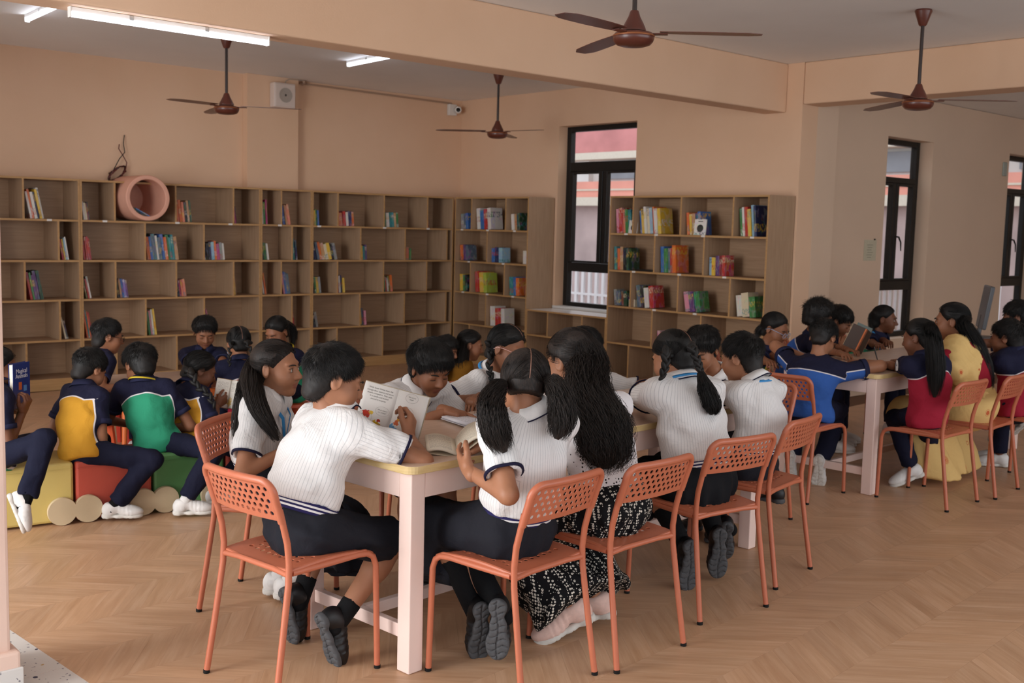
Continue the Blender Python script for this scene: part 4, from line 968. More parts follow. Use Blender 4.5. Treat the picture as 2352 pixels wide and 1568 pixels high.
# ------------------------------------------------------------------ people
def person(label, s, P, N, hd, Hc, head, LH=None, RH=None, LF=None, RF=None, outfit='A', legs='shorts', hair='short', hs=None, sk=0, hc=0, q=1.0, sh=None, slouch=.03, fat=1.0, shoes='black', socks=None, polo='yellow', seed=1,
           gaze=None, extra=(), lanyard=None, specs=None, knees=None, hopt={}, tuck=True, face=True):
    P = np.asarray(P, float); N = np.asarray(N, float); Hc = np.asarray(Hc, float); hs = hs or s; base = np.array([P[0], P[1], 0]); off = lambda V: np.asarray(V)-base
    bf = frame(hd); sf = frame(sh if sh is not None else hd); rt, fw = bf[0], bf[1]; srt = sf[0]; up = np.array([0, 0, 1.]); sp = nrm(N-P); sl = np.linalg.norm(N-P)
    sfw = nrm(np.cross(sp, srt))*-1; sfw = nrm(np.cross(sp, np.cross(sf[1], sp)))      # chest direction, square to the spine
    mid = P+(N-P)*.48-sfw*slouch; chest = P+(N-P)*.71-sfw*slouch*.5
    rr = .5*(rt+srt)
    S = {k: N-sp*.046*s+srt*(.140*s*g*min(fat, 1.08))+sfw*.008*s for k, g in (('L', -1), ('R', 1))}
    hip = {k: P+rt*(.070*s*g)-up*.01*s for k, g in (('L', -1), ('R', 1))}
    ua, fa, th, sn = .262*s, .225*s, .375*s, .355*s
    arm = {}; handp = {}
    for k, H in (('L', LH), ('R', RH)):
        g = -1 if k == 'L' else 1
        if H is None: H = dict(w=P+rt*(.10*s*g)+fw*.22*s+up*.06*s)
        pole = H.get('pole'); pole = (srt*g*.6-sp*.8-sfw*.2) if pole is None else np.asarray(pole, float)
        if H.get('e') is not None: pole = np.asarray(H['e'], float)-(S[k]+np.asarray(H['w'], float))/2
        e, w = ik(S[k], H['w'], ua, fa, pole); fd = H.get('fd'); fd = nrm(w-e) if fd is None else np.asarray(fd, float); pn = H.get('pn'); pn = (-up) if pn is None else np.asarray(pn, float)
        if abs(nrm(fd) @ nrm(pn)) > .96: pn = pn+sfw*.5
        arm[k] = (S[k], e, w); handp[k] = (w, fd, pn, H.get('c', 'relax'), H.get('t', 35))
    leg = {}
    for k, Ft in (('L', LF), ('R', RF)):
        g = -1 if k == 'L' else 1
        if Ft is None: Ft = dict(a=P+rt*(.085*s*g)+fw*.36*s+up*(.08*s-P[2]))
        pole = Ft.get('pole'); pole = (up*.9+fw*.5+rt*g*.1) if pole is None else np.asarray(pole, float)
        kn, an = ik(hip[k], Ft['a'], th, sn, pole); toe = Ft.get('toe'); toe = fw if toe is None else np.asarray(toe, float); fu = Ft.get('up'); fu = (up if fu is None else np.asarray(fu, float)); leg[k] = (hip[k], kn, an, toe, fu)
    nr = .043*s
    # --- skin: one body
    T = lambda g: [(econe(P, mid, .118*s*fat+g, .112*s*fat+g, rr, .76), 0), (econe(mid, chest, .113*s*fat+g, .122*s*fat+g, srt, .68), .06*s), (rc(S['L']+srt*.03*s, S['R']-srt*.03*s, .043*s+g*.8, .043*s+g*.8), .05*s), (rc(S['L']+srt*.05*s+sp*.01*s, N-sp*.014*s, .036*s+g*.5, .044*s+g*.3), .04*s), (rc(S['R']-srt*.05*s+sp*.01*s, N-sp*.014*s, .036*s+g*.5, .044*s+g*.3), .04*s)]
    items = T(-.006)
    for k in 'LR':
        a, b, c = arm[k]; items += [(rc(a, b, .041*s*fat, .034*s*fat), .035*s), (rc(b, c, .0345*s*fat, .0235*s), .014*s)]
        h, kn, an, *_ = leg[k]; lc = .78 if legs in ('trousers', 'saree') else 1.0; items += [(rc(h, kn, .068*s*fat*min(lc, .9 if legs in ('skirt', 'shorts', 'wide') else 1), .048*s*fat*lc), .03*s), (rc(kn+(an-kn)*.02, kn+(an-kn)*.35, .048*s*lc, .047*s*fat*lc), .02*s), (rc(kn+(an-kn)*.3, an, .046*s*fat*lc, .031*s), .02*s)]
    hb = Hc-frame(*head)[2]*.055*hs-frame(*head)[1]*.022*hs; items.append((rc(N-sp*.03*s, hb, nr*1.1, nr), .05*s))
    allp = np.array([P, N, Hc]+[x for k in 'LR' for x in arm[k]]+[x for k in 'LR' for x in leg[k][:3]]); lo, hi = allp.min(0)-.17*s, allp.max(0)+.17*s
    parts = [nets(union(items), lo, hi, .0105*q*s)]
    ff, lipf, U, hlo, hhi = head_fields(Hc, frame(*head), hs, N-sp*.02*s, nr)
    parts.append(nets(ff, hlo, hhi, .0042*min(q, 1.6)*hs)); nb, nh = len(parts[0][0]), len(parts[1][0])
    for k in 'LR':
        w, fd, pn, cu, ta = handp[k]; hf, l2, h2 = hand_field(w, fd, pn, k, s*1.03, cu, ta); parts.append(nets(hf, l2, h2, .0036*min(q, 1.5)*s))
    V, F = join(parts); lip = np.zeros(len(V)); lip[nb:nb+nh] = lipf(V[nb:nb+nh])
    root = link('person', mesh_np('person_body', off(V), F, SKINS[sk], True, {'lip': lip}), None, base); tag(root, label, 'person')
    def child(name, V, F, m, attrs=None, parent=root): return link(name, mesh_np(name, off(V), F, m, True, attrs), parent)
    # --- top garment
    ease = (.021 if outfit == 'A' else .017)*s; sleeve = .62 if outfit != 'A' else .70
    items = T(ease); slv = {}
    for k in 'LR':
        a, b, c = arm[k]; ax = nrm(b-a); cc = a+(b-a)*sleeve; r0, r1 = .055*s*fat, (.060 if outfit == 'A' else .053)*s*fat
        if outfit == 'eyelet': cc = a+(b-a)*.9; r1 = .062*s
        slv[k] = (a, ax, cc, r1); items.append((cutcone(a-ax*.01, cc+ax*.04, r0, r1, cc, ax), .045*s))
    hem = P+sp*(.072*s) if tuck else P-sp*hopt.get('hem', .085)*s
    uf = union(items); hemp = plane(hem, -sp); inner = [(rc(slv[k][2]-slv[k][1]*.0*s, slv[k][2]+slv[k][1]*.1, slv[k][3]-.014*s, slv[k][3]-.012*s)) for k in 'LR']; amp = {'A': .0050, 'B': .0042}.get(outfit, .003)
    def shirtf(p):
        d = uf(p); t = (p-A3(P)) @ A3(sp)
        if tuck: d = d-.012*s*np.clip(1-np.abs(t-.115*s)/(.06*s), 0, 1)
        else: d = d-.024*s*np.clip((.07*s-t)/(.12*s), 0, 1)
        d = d+wob(p, 30/s, amp*s, seed)+wob(p, 62/s, amp*s*.32, seed+5); d = smax(d, hemp(p), .008)
        for g in inner: d = np.maximum(d, -g(p))
        return d
    tp = np.array([P, N]+[slv[k][2] for k in 'LR']+[S[k] for k in 'LR']); hcell = .0082*q*s
    V, F = nets(shirtf, tp.min(0)-.2*s, tp.max(0)+.12*s, hcell)
    rel = V-N; lat = rel @ srt; down = -(rel @ sp)
    def region(X):
        m = np.full(len(X), -1); td = econe(mid, chest, .113*s*fat+ease, .122*s*fat+ease, srt, .68)(A3(X)); td = np.minimum(td, rc(S['L']+srt*.03*s, S['R']-srt*.03*s, .05*s, .05*s)(A3(X)))
        for i, k in enumerate('LR'):
            a, ax, cc, r1 = slv[k]; dd = rc(a+ax*.035*s, cc, .055*s*fat, r1)(A3(X)); al = (X-a) @ ax
            m[(dd < td-.006*s) & (al > .02*s)] = i
        return m
    ac = N-sp*0; fwc = (V-(P-sfw*slouch*.5)) @ sfw; ang_t = np.arctan2(lat, -fwc)*.135*s*fat; yk = None
    if outfit == 'A':
        cen = V[F].mean(1); rg = region(cen); val = ang_t[F]; wr = val.max(1)-val.min(1) > .4*s; val = np.where(wr[:, None] & (val < 0), val+2*math.pi*.135*s*fat, val)
        for i, k in enumerate('LR'):
            a, ax, cc, r1 = slv[k]; e1 = nrm(np.cross(ax, sp)); e2 = np.cross(ax, e1); rl = V-a; ang = np.arctan2(rl @ e1, rl @ e2)*r1; fa_ = ang[F]; wr = fa_.max(1)-fa_.min(1) > r1*3; fa_ = np.where(wr[:, None] & (fa_ < 0), fa_+2*math.pi*r1, fa_); val[rg == i] = fa_[rg == i]
        me = mesh_np('shirt', off(V), F, SHIRT, True); at = me.attributes.new('sx', 'FLOAT', 'CORNER')
        if len(me.loops) == F.size: at.data.foreach_set('value', val.astype(f32).ravel())
        shirt = link('shirt', me, root)
    elif outfit == 'B':
        yl = .078*s+.045*s*np.clip((np.abs(lat)-.04*s)/(.1*s), 0, 1)**1.4; yk = yl-down; rg = np.full(len(V), -1); td = econe(mid, chest, .113*s*fat+ease, .122*s*fat+ease, srt, .68)(A3(V)); td = np.minimum(td, rc(S['L']+srt*.03*s, S['R']-srt*.03*s, .05*s, .05*s)(A3(V)))
        if hopt.get('sleeve2'): yk = .085*s-down
        for i, k in enumerate('LR'):
            a, ax, cc, r1 = slv[k]; mm = np.minimum(td-rc(a+ax*.035*s, cc, .055*s*fat, r1)(A3(V))-.004*s, (V-a) @ ax-.015*s); yk = np.maximum(yk, np.clip(mm, -1, .05)); rg[mm > 0] = i
        if hopt.get('sleeve2'):
            for i, k in enumerate('LR'):
                a, ax, cc, r1 = slv[k]; m_ = rg == i; yk[m_] = ((V[m_]-a) @ nrm(sp-ax*(sp @ ax)))+.008
        shirt = child('polo_shirt', V, F, POLO[polo], {'yk': yk})
    else:
        m_ = {'eyelet': EYELET, 'crimson': CRIMSON, 'mustard': MUSTARD}[outfit]; shirt = child('blouse', V, F, m_, {'yk': .19*s-down})
    # sleeve hems, collar
    trim = NAVYT if outfit == 'A' else (fabric('navy_rib_knit', '#23253f') if outfit == 'B' else None)
    if trim:
        for k in 'LR':
            a, ax, cc, r1 = slv[k]; e1 = nrm(np.cross(ax, sp)); e2 = np.cross(ax, e1); n_ = 28; wd = .004*s if outfit == 'A' else .012*s; ring = []
            for t_, rr_ in ((-wd*2, .0005), (-wd*2, .0035), (wd*.4, .0035), (wd*.4, -.004)):
                ring.append([cc+ax*t_+(e1*math.cos(2*math.pi*i/n_)+e2*math.sin(2*math.pi*i/n_))*(r1+(rr_+.003)*s) for i in range(n_)])
            Vr = np.array(ring).reshape(-1, 3); Vr = Vr-A3(0)
            # follow the wrinkled sleeve surface
            rl = Vr-cc; axl = (rl @ ax)[:, None]*ax; rad = rl-axl; ln = np.linalg.norm(rad, axis=1, keepdims=True); Vr = cc+axl+rad/ln*(ln-wob(A3(cc+rad/ln*r1), 30/s, amp*s, seed)[:, None])
            Fr = [(j*n_+i, j*n_+(i+1) % n_, (j+1)*n_+(i+1) % n_, (j+1)*n_+i) for j in range(3) for i in range(n_)]; child('sleeve_hem', Vr, np.array(Fr), trim, None, shirt)
    if outfit in 'AB':
        nd = nrm(hb-N+sp*.02*s); e2 = nrm(np.cross(nd, np.cross(sfw, nd))); e1 = np.cross(e2, nd); n_ = 30; rows = []
        for (t_, r_, dz) in ((.030, .047, 0), (.058, .051, 0), (.062, .055, 0), (.040, .068, .004), (.022, .080, .012)):
            row = []
            for i in range(n_):
                a = R(14)+(2*math.pi-R(28))*i/(n_-1); fr_ = math.cos(a); tip = max(0, fr_)**6
                row.append(N+nd*(t_*s-tip*(.05*s if t_ < .03 and r_ > .06 else .012*s)-(.006*s)*abs(math.sin(a)) - .004*s)+(e2*math.cos(a)*(1.0+(.22*tip if r_ > .06 else 0))+e1*math.sin(a)*1.0)*r_*s*1.06+sfw*dz*s*0)
            rows.append(row)
        Vc = np.array(rows).reshape(-1, 3); Fc = [(j*n_+i, j*n_+i+1, (j+1)*n_+i+1, (j+1)*n_+i) for j in range(4) for i in range(n_-1)]
        col = child('collar', Vc, np.array(Fc), fabric('white_collar_cloth', '#e9e7e6') if outfit == 'A' else fabric('navy_rib_knit', '#23253f'), None, shirt); sd = col.modifiers.new('s', 'SOLIDIFY'); sd.thickness = .003*s; sd.offset = 0
        if outfit == 'A': mb = MB(); mb.tube([off(v) for v in rows[-1]], .0028*s, 6); mb.build('collar_trim', NAVYT, shirt)
    if lanyard:
        nd = nrm(hb-N); mb = MB(); e1 = srt; pts = []
        for i in range(25):
            a = i/24; an_ = math.pi*(1+a) if False else -math.pi*.5+2*math.pi*a
        lm = LANY if lanyard == 'blue' else LANYY
        def ribbon(pts, w): 
            V_, F_ = [], []
            for i, p in enumerate(pts):
                p = np.asarray(p); t_ = nrm(np.asarray(pts[min(i+1, len(pts)-1)])-np.asarray(pts[max(i-1, 0)])); n_ = nrm(p-(N*.5+chest*.5)); b_ = nrm(np.cross(t_, n_)); V_ += [p-b_*w/2, p+b_*w/2]
            F_ = [(2*i, 2*i+1, 2*i+3, 2*i+2) for i in range(len(pts)-1)]; o = child('lanyard', np.array(V_), np.array(F_), lm); sd = o.modifiers.new('s', 'SOLIDIFY'); sd.thickness = .002; return o
        ring = [N+nrm(nd)*(.032*s)+(-sfw*math.cos(a)+srt*math.sin(a))*.086*s*(1.02)+sp*(-.012*s*(1-math.cos(a))) for a in np.linspace(-math.pi*.62, math.pi*.62, 17)]
        front = [chest+sfw*.115*s+sp*.02*s, P+(N-P)*.55+sfw*(.125*s-slouch), P+(N-P)*.36+sfw*(.13*s-slouch)]
        l_ = [front[2], front[1]-srt*.018*s, front[0]-srt*.05*s]; r_ = [front[0]+srt*.05*s, front[1]+srt*.018*s, front[2]]
        ribbon(l_+ring+r_, .015*s)
        cd = MB(); cpos = front[2]-up*.05*s; 
        o = MB().box((-.028, -.002, -.04), (.028, .002, .04), .002, Matrix.Translation(off(cpos)) @ Matrix.Rotation(R(hd-90), 4, 'Z')).build('id_card', WHITEP, root)
    # --- belt
    if outfit == 'A' and legs in ('shorts', 'skirt', 'trousers'):
        bc = P+sp*.058*s; bd = union(T(ease+.002*s))
        def beltf(p): t = np.abs((p-A3(bc)) @ A3(sp)); return np.maximum(bd(p), t-.021*s)
        V, F = nets(beltf, bc-.19*s*fat, bc+.19*s*fat, .0075*q*s); child('striped_belt', V, F, BELTM, {'sx': (V-bc) @ sp/s})
    # --- lower garment
    amp2 = .0055*s
    if legs in ('shorts', 'trousers'):
        pel = econe(P-sp*.02*s, P+sp*.035*s, (.126 if tuck else .106)*s*fat, (.124 if tuck else .104)*s*fat, rr, .80); pc = plane(P+sp*(.045*s if tuck else .0), sp); it = [(lambda p: np.maximum(pel(p), pc(p)), 0)]; ends = []
        for k in 'LR':
            h, kn, an, *_ = leg[k]; ax = nrm(kn-h)
            if legs == 'shorts':
                e_ = h+(kn-h)*.90; it.append((cutcone(h, e_+ax*.05, .086*s*fat, .079*s, e_, ax), .04*s)); ends.append(rc(e_-ax*.01*s, e_+ax*.1, .060*s, .062*s))
            else:
                a2 = nrm(an-kn); e_ = kn+(an-kn)*.93; it += [(rc(h, kn, .078*s*fat, .059*s), .04*s), (cutcone(kn, e_+a2*.05, .060*s, .056*s, e_, a2), .02*s)]; ends.append(rc(e_+a2*.0*s, e_+a2*.1, .040*s, .042*s))
        g = union(it)
        def pf(p):
            d = g(p)+wob(p, 30/s, amp2*(.7 if legs == 'trousers' else 1), seed+3)+wob(p, 70/s, amp2*.25, seed+9)
            for e_ in ends: d = np.maximum(d, -e_(p))
            return d
        V, F = nets(pf, lo, hi, .0088*q*s); child('shorts' if legs == 'shorts' else 'trousers', V, F, (NAVYP if outfit == 'B' else CHARC) if legs != 'shorts' else CHARC)
    elif legs in ('skirt', 'wide'):
        pel = econe(P-sp*.02*s, P+sp*.04*s, .130*s*fat, .122*s*fat, rr, .82); pc = plane(P+sp*.045*s, sp); it = [(lambda p: np.maximum(pel(p), pc(p)), 0)]; ks = []
        for k in 'LR':
            h, kn, an, *_ = leg[k]; g_ = -1 if k == 'L' else 1
            if legs == 'skirt': e_ = h+(kn-h)*1.02+nrm(kn-h)*.02; it.append((rc(h, e_, .096*s*fat, .096*s), .06*s)); dr = e_-up*.17*s+fw*.02*s+rt*g_*.02*s; it.append((cutcone(e_, dr-up*.05, .088*s, .105*s, dr, -up), .05*s)); ks.append(e_)
            else:
                e_ = kn; a2 = nrm(an-kn); en = kn+(an-kn)*.98; it += [(rc(h, kn, .100*s*fat, .098*s), .05*s), (cutcone(kn, en+a2*.06, .098*s, .150*s, en, a2), .03*s)]; ks.append(e_)
        if legs == 'skirt': it.append((rc(P+fw*.08*s-up*.02*s, (ks[0]+ks[1])/2-up*.015*s, .085*s, .090*s), .06*s)); it.append((cutcone((ks[0]+ks[1])/2, (ks[0]+ks[1])/2-up*.2, .09*s, .10*s, (ks[0]+ks[1])/2-up*.18*s, -up), .05*s))
        g = union(it)
        def pf(p):
            d = g(p); lat_ = (p-A3(P)) @ A3(rt); along = (p-A3(P)) @ A3(fw)
            d = d+(.0075*s*np.sin(np.abs(lat_)*(80/s)+along*9+1.3*np.sin(along*22)) if legs == 'skirt' else .006*s*np.sin(np.arctan2(lat_, along+.1)*26))*np.clip(((p-A3(P)) @ A3(up))*-5+.6, 0, 1)+wob(p, 30/s, amp2, seed+3); return d
        ll, hh = lo.copy(), hi.copy(); V, F = nets(pf, ll, hh, .0088*q*s); child('skirt' if legs == 'skirt' else 'wide_trousers', V, F, {'A': BLACKC if hc == 0 else CHARC}.get(outfit, DOTS) if legs == 'skirt' else DOTS)
    elif legs == 'saree':
        it = [(econe(P-sp*.02*s, P+sp*.05*s, .150*s*fat, .135*s*fat, rr, .85), 0)]; kk = [leg[k][1] for k in 'LR']; aa = [leg[k][2] for k in 'LR']; km = (kk[0]+kk[1])/2; am = (aa[0]+aa[1])/2
        for k in (0, 1): it.append((rc(hip['LR'[k]], kk[k], .11*s, .10*s), .07*s)); it.append((cutcone(kk[k], aa[k]-up*.1, .10*s, .15*s, aa[k]-up*.05*s, -up), .08*s))
        it.append((rc(P, km, .1*s, .1*s), .07*s)); it.append((cutcone(km, am-up*.1, .1*s, .14*s, am-up*.05*s, -up), .08*s))
        g = union(it)
        V, F = nets(lambda p: g(p)+.006*s*np.sin(((p-A3(P)) @ A3(rt))*60)*np.clip(.7-p[:, 2]*1.2, 0, 1)+wob(p, 22/s, .005, seed), lo-.06, hi+.06, .0095*q*s); child('saree_skirt', V, F, SAREE if outfit == 'crimson' else MUSTARD)
    if legs == 'saree' and outfit == 'crimson':
        a0 = S['L']-srt*.0; dr = union(T(ease+.010*s)+[(rc(S['L']+sp*.012*s, S['L']-sp*.10*s-srt*.05*s, .058*s, .085*s), .05*s), (rc(P-srt*.06*s-sfw*.10*s, P-srt*.10*s-sfw*.16*s-up*.24*s, .12*s, .10*s), .06*s)]); sidep = plane(N-srt*.015*s, nrm(srt-sp*.42)); low = plane(P-up*.30*s, -up); nk_ = rc(N-sp*.05*s, hb, .075*s, .07*s)
        def drf(p): d = dr(p)+.005*s*np.sin(((p-A3(N)) @ A3(nrm(srt+sp*.35)))*120)+wob(p, 26/s, .004*s, seed+2); d = smax(d, sidep(p), .01); d = smax(d, low(p), .01); return np.maximum(d, -nk_(p))
        V, F = nets(drf, np.minimum(P, N)-.42*s, np.maximum(P, N)+.3*s, .009*q*s); child('saree_drape', V, F, SAREE)
    # --- shoes and socks
    for k in 'LR':
        if shoes is None: break
        h, kn, an, toe, fu = leg[k]; so, upf, l2, h2, M_, o_ = foot_parts(an, toe, fu, s*1.0); mu, ms = {'black': (SHOEB, SOLEG), 'white': (SHOEW, SOLEW), 'pink': (SHOEP, SOLEW)}[shoes]
        V, F = nets(upf, l2, h2, .0055*min(q, 1.5)*s); sho = child('shoe', V, F, mu); V, F = nets(so, l2, h2, .0038*min(q, 1.5)*s, False); child('sole', V, F, ms, None, sho)
        if socks:
            ax = nrm(kn-an); e_ = an+ax*({'ankle': .085, 'long': .30}[socks.split('_')[-1]]*s); V, F = nets(union([(cutcone(an-ax*.03, e_+ax*.05, .036*s, .040*s if 'ankle' in socks else (.050*fat+.006)*s, e_, ax), 0)]), np.minimum(an, e_)-.08*s, np.maximum(an, e_)+.08*s, .0075*q*s); child('sock', V, F, SOCKW if socks.startswith('white') else SOCKB)
    # --- hair
    make_hair(child, Hc, frame(*head), hs, hair, HAIRS[hc], q, seed, off, root, hopt)
    # --- eyes, brows, glasses
    fr = frame(*head); Lh = lambda p: Hc+(np.asarray(p, float)*hs) @ fr
    if face:
        for g_ in (-1, 1):
            mb = MB(); mb.tube([off(Lh((g_*x, y, z))) for x, y, z in ((.014, .0905, .0185), (.024, .0895, .0225), (.036, .0845, .0235), (.047, .0745, .019))], [.0016*hs, .0030*hs, .0028*hs, .0012*hs], 6); mb.build('eyebrow', BROW, root)
            if gaze is not None:
                gd = nrm(np.array(gaze, float)); ez = np.array([0, 0, 1.]) if abs(gd[2]) < .9 else np.array([1., 0, 0]); ex = nrm(np.cross(gd, ez)); ey = np.cross(gd, ex); Me = Matrix.Identity(4)
                mw = np.stack([ex, ey, gd], 1); c = Lh((g_*.0300, .0699, .0012))
                MM = Matrix([[*mw[i], off(c)[i]] for i in range(3)]+[[0, 0, 0, 1]])
                r_ = .0122*hs; e = MB().lathe([(r_*math.sin(a), r_*math.cos(a)) for a in np.linspace(math.pi*.98, R(26), 9)], 18, MM, True).build('eye', EYEW, root)
                MB().lathe([(r_*1.01*math.sin(a), r_*1.01*math.cos(a)) for a in np.linspace(R(27), R(1), 5)], 16, MM, True).build('iris', EYEB, e)
            zl = -.0005 if gaze is not None else -.0065
            for zz, rr_ in (((.0085, .0012), (-.0055, .0006)) if gaze is not None else ((-.0058, .0013),)):
                mb = MB(); mb.tube([off(Lh((g_*x, y, zz+dz))) for x, y, dz in ((.0165, .0775, -.001), (.023, .0822, 0), (.031, .0832, .0), (.039, .0805, -.0008), (.0455, .0735, -.003))], [rr_*hs*.5, rr_*hs, rr_*hs*1.1, rr_*hs, rr_*hs*.4], 5); mb.build('eyelashes', BROW, root)
    if specs:
        gm = mat('glasses_'+specs, {'pink': '#d9a8a0', 'blue': '#8fa3c4', 'black': '#15130f'}[specs], .3); g = empty('spectacles', (0, 0, 0)); g.parent = root
        for g_ in (-1, 1):
            lp = [off(Lh((g_*(.031+.0225*math.cos(a)*(1-.12*abs(math.sin(a)))), .0985-.10*abs(.031+.0225*math.cos(a)-.02)*.3, -.004+.0175*math.sin(a)))) for a in np.linspace(0, 2*math.pi, 22, endpoint=False)]
            MB().tube(lp, .0014*hs, 6, closed=True).build('rim', gm, g); mb = MB(); mb.add([Vector(v) for v in lp], [tuple(range(22))]); mb.build('lens', GLASS, g)
            MB().tube([off(Lh((g_*.053, .092, .004))), off(Lh((g_*.066, .075, .007))), off(Lh((g_*.076, .02, .008))), off(Lh((g_*.077, -.012, .004))), off(Lh((g_*.075, -.03, -.012)))], .0016*hs, 6).build('temple', gm, g)
        MB().tube([off(Lh((-.009, .099, .001))), off(Lh((0, .103, .004))), off(Lh((.009, .099, .001)))], .0013*hs, 6).build('bridge', gm, g)
    return dict(root=root, arm=arm, leg=leg, off=off, child=child, N=N, P=P, sp=sp, sfw=sfw, srt=srt, Hc=Hc, fr=fr, hs=hs, s=s, slv=slv, shirt=shirt)
def curve_pts(pts, n):
    "Catmull-Rom through pts"
    pts = np.asarray(pts, float); P = np.vstack([2*pts[0]-pts[1], pts, 2*pts[-1]-pts[-2]]); t = np.linspace(0, len(pts)-1-1e-6, n); i = t.astype(int); u = (t-i)[:, None]; a, b, c, d = P[i], P[i+1], P[i+2], P[i+3]
    return .5*((2*b)+(-a+c)*u+(2*a-5*b+4*c-d)*u*u+(-a+3*b-3*c+d)*u**3)
def tail(path, radii, n, k, wav, freq, seed, r=.0011, flat=1.0, side=None):
    "bundle of strands along a path"
    rs = np.random.RandomState(seed); C = curve_pts(path, k); rad = np.interp(np.linspace(0, 1, k), np.linspace(0, 1, len(radii)), radii); T = np.gradient(C, axis=0); T /= np.linalg.norm(T, axis=1, keepdims=True)
    ref = np.array([.3, .8, .1]) if side is None else np.asarray(side, float); U = ref-T*(T @ ref)[:, None]; U /= np.linalg.norm(U, axis=1, keepdims=True); Wv = np.cross(T, U)
    a = rs.rand(n)*2*math.pi; rr = np.sqrt(rs.rand(n))**.6; t = np.linspace(0, 1, k); ph = rs.rand(n, 1)*6.3; fr = freq*(.7+.6*rs.rand(n, 1)); am = wav*(.4+rs.rand(n, 1))*np.minimum(1, t*2.5)[None]
    x = rr[:, None]*np.cos(a)[:, None]*rad[None]+am*np.sin(fr*t*6.283+ph); y = rr[:, None]*np.sin(a)[:, None]*rad[None]*flat+am*np.cos(fr*t*6.283*.9+ph*1.7)
    ln = .78+.22*rs.rand(n); # uneven ends
    P = C[None]+x[..., None]*U[None]+y[..., None]*Wv[None]; idx = ln[:, None]*np.arange(k)[None]; i0 = np.minimum(idx.astype(int), k-2); f = (idx-i0)[..., None]; P = np.take_along_axis(P, i0[..., None], 1)*(1-f)+np.take_along_axis(P, i0[..., None]+1, 1)*f
    prof = np.full(k, r); prof[-2:] *= (.7, .35); return strands(P, prof)
def tail_core(path, radii, m, flat=1.0, side=None):
    C = curve_pts(path, 14); rad = np.interp(np.linspace(0, 1, 14), np.linspace(0, 1, len(radii)), radii)*.72; rad[-1] *= .4
    T = np.gradient(C, axis=0); T /= np.linalg.norm(T, axis=1, keepdims=True); ref = np.array([.3, .8, .1]) if side is None else np.asarray(side, float); U = ref-T*(T @ ref)[:, None]; U /= np.linalg.norm(U, axis=1, keepdims=True); Wv = np.cross(T, U); n = 12
    V = np.concatenate([C[:, None]+(U[:, None]*np.cos(np.arange(n)*2*math.pi/n)[None, :, None]+Wv[:, None]*(flat*np.sin(np.arange(n)*2*math.pi/n))[None, :, None])*rad[:, None, None]]).reshape(-1, 3)
    F = np.array([(j*n+i, j*n+(i+1) % n, (j+1)*n+(i+1) % n, (j+1)*n+i) for j in range(13) for i in range(n)]); return V, F
def braid(path, r, n):
    C = curve_pts(path, n*2); parts = []; T = np.gradient(C, axis=0)
    for i in range(n):
        c = C[i*2]; t = nrm(T[i*2]); u = nrm(np.cross(t, (.35, .9, .2))); w = np.cross(t, u); sd = 1 if i % 2 else -1; rr = r*(1-.35*i/n); ax = nrm(t+u*sd*-.55)
        M = np.array([nrm(np.cross(ax, w)), ax, w]); th = np.linspace(0, math.pi, 7); ph = np.arange(10)*2*math.pi/10
        S_ = np.stack([np.outer(np.sin(th), np.cos(ph))*rr*.62, np.outer(np.cos(th), np.ones(10))*rr*1.55, np.outer(np.sin(th), np.sin(ph))*rr*.85], -1).reshape(-1, 3) @ M+c+u*sd*rr*.36
        F = np.array([(j*10+k, j*10+(k+1) % 10, (j+1)*10+(k+1) % 10, (j+1)*10+k) for j in range(6) for k in range(10)]); parts.append((S_, F))
    return join(parts)
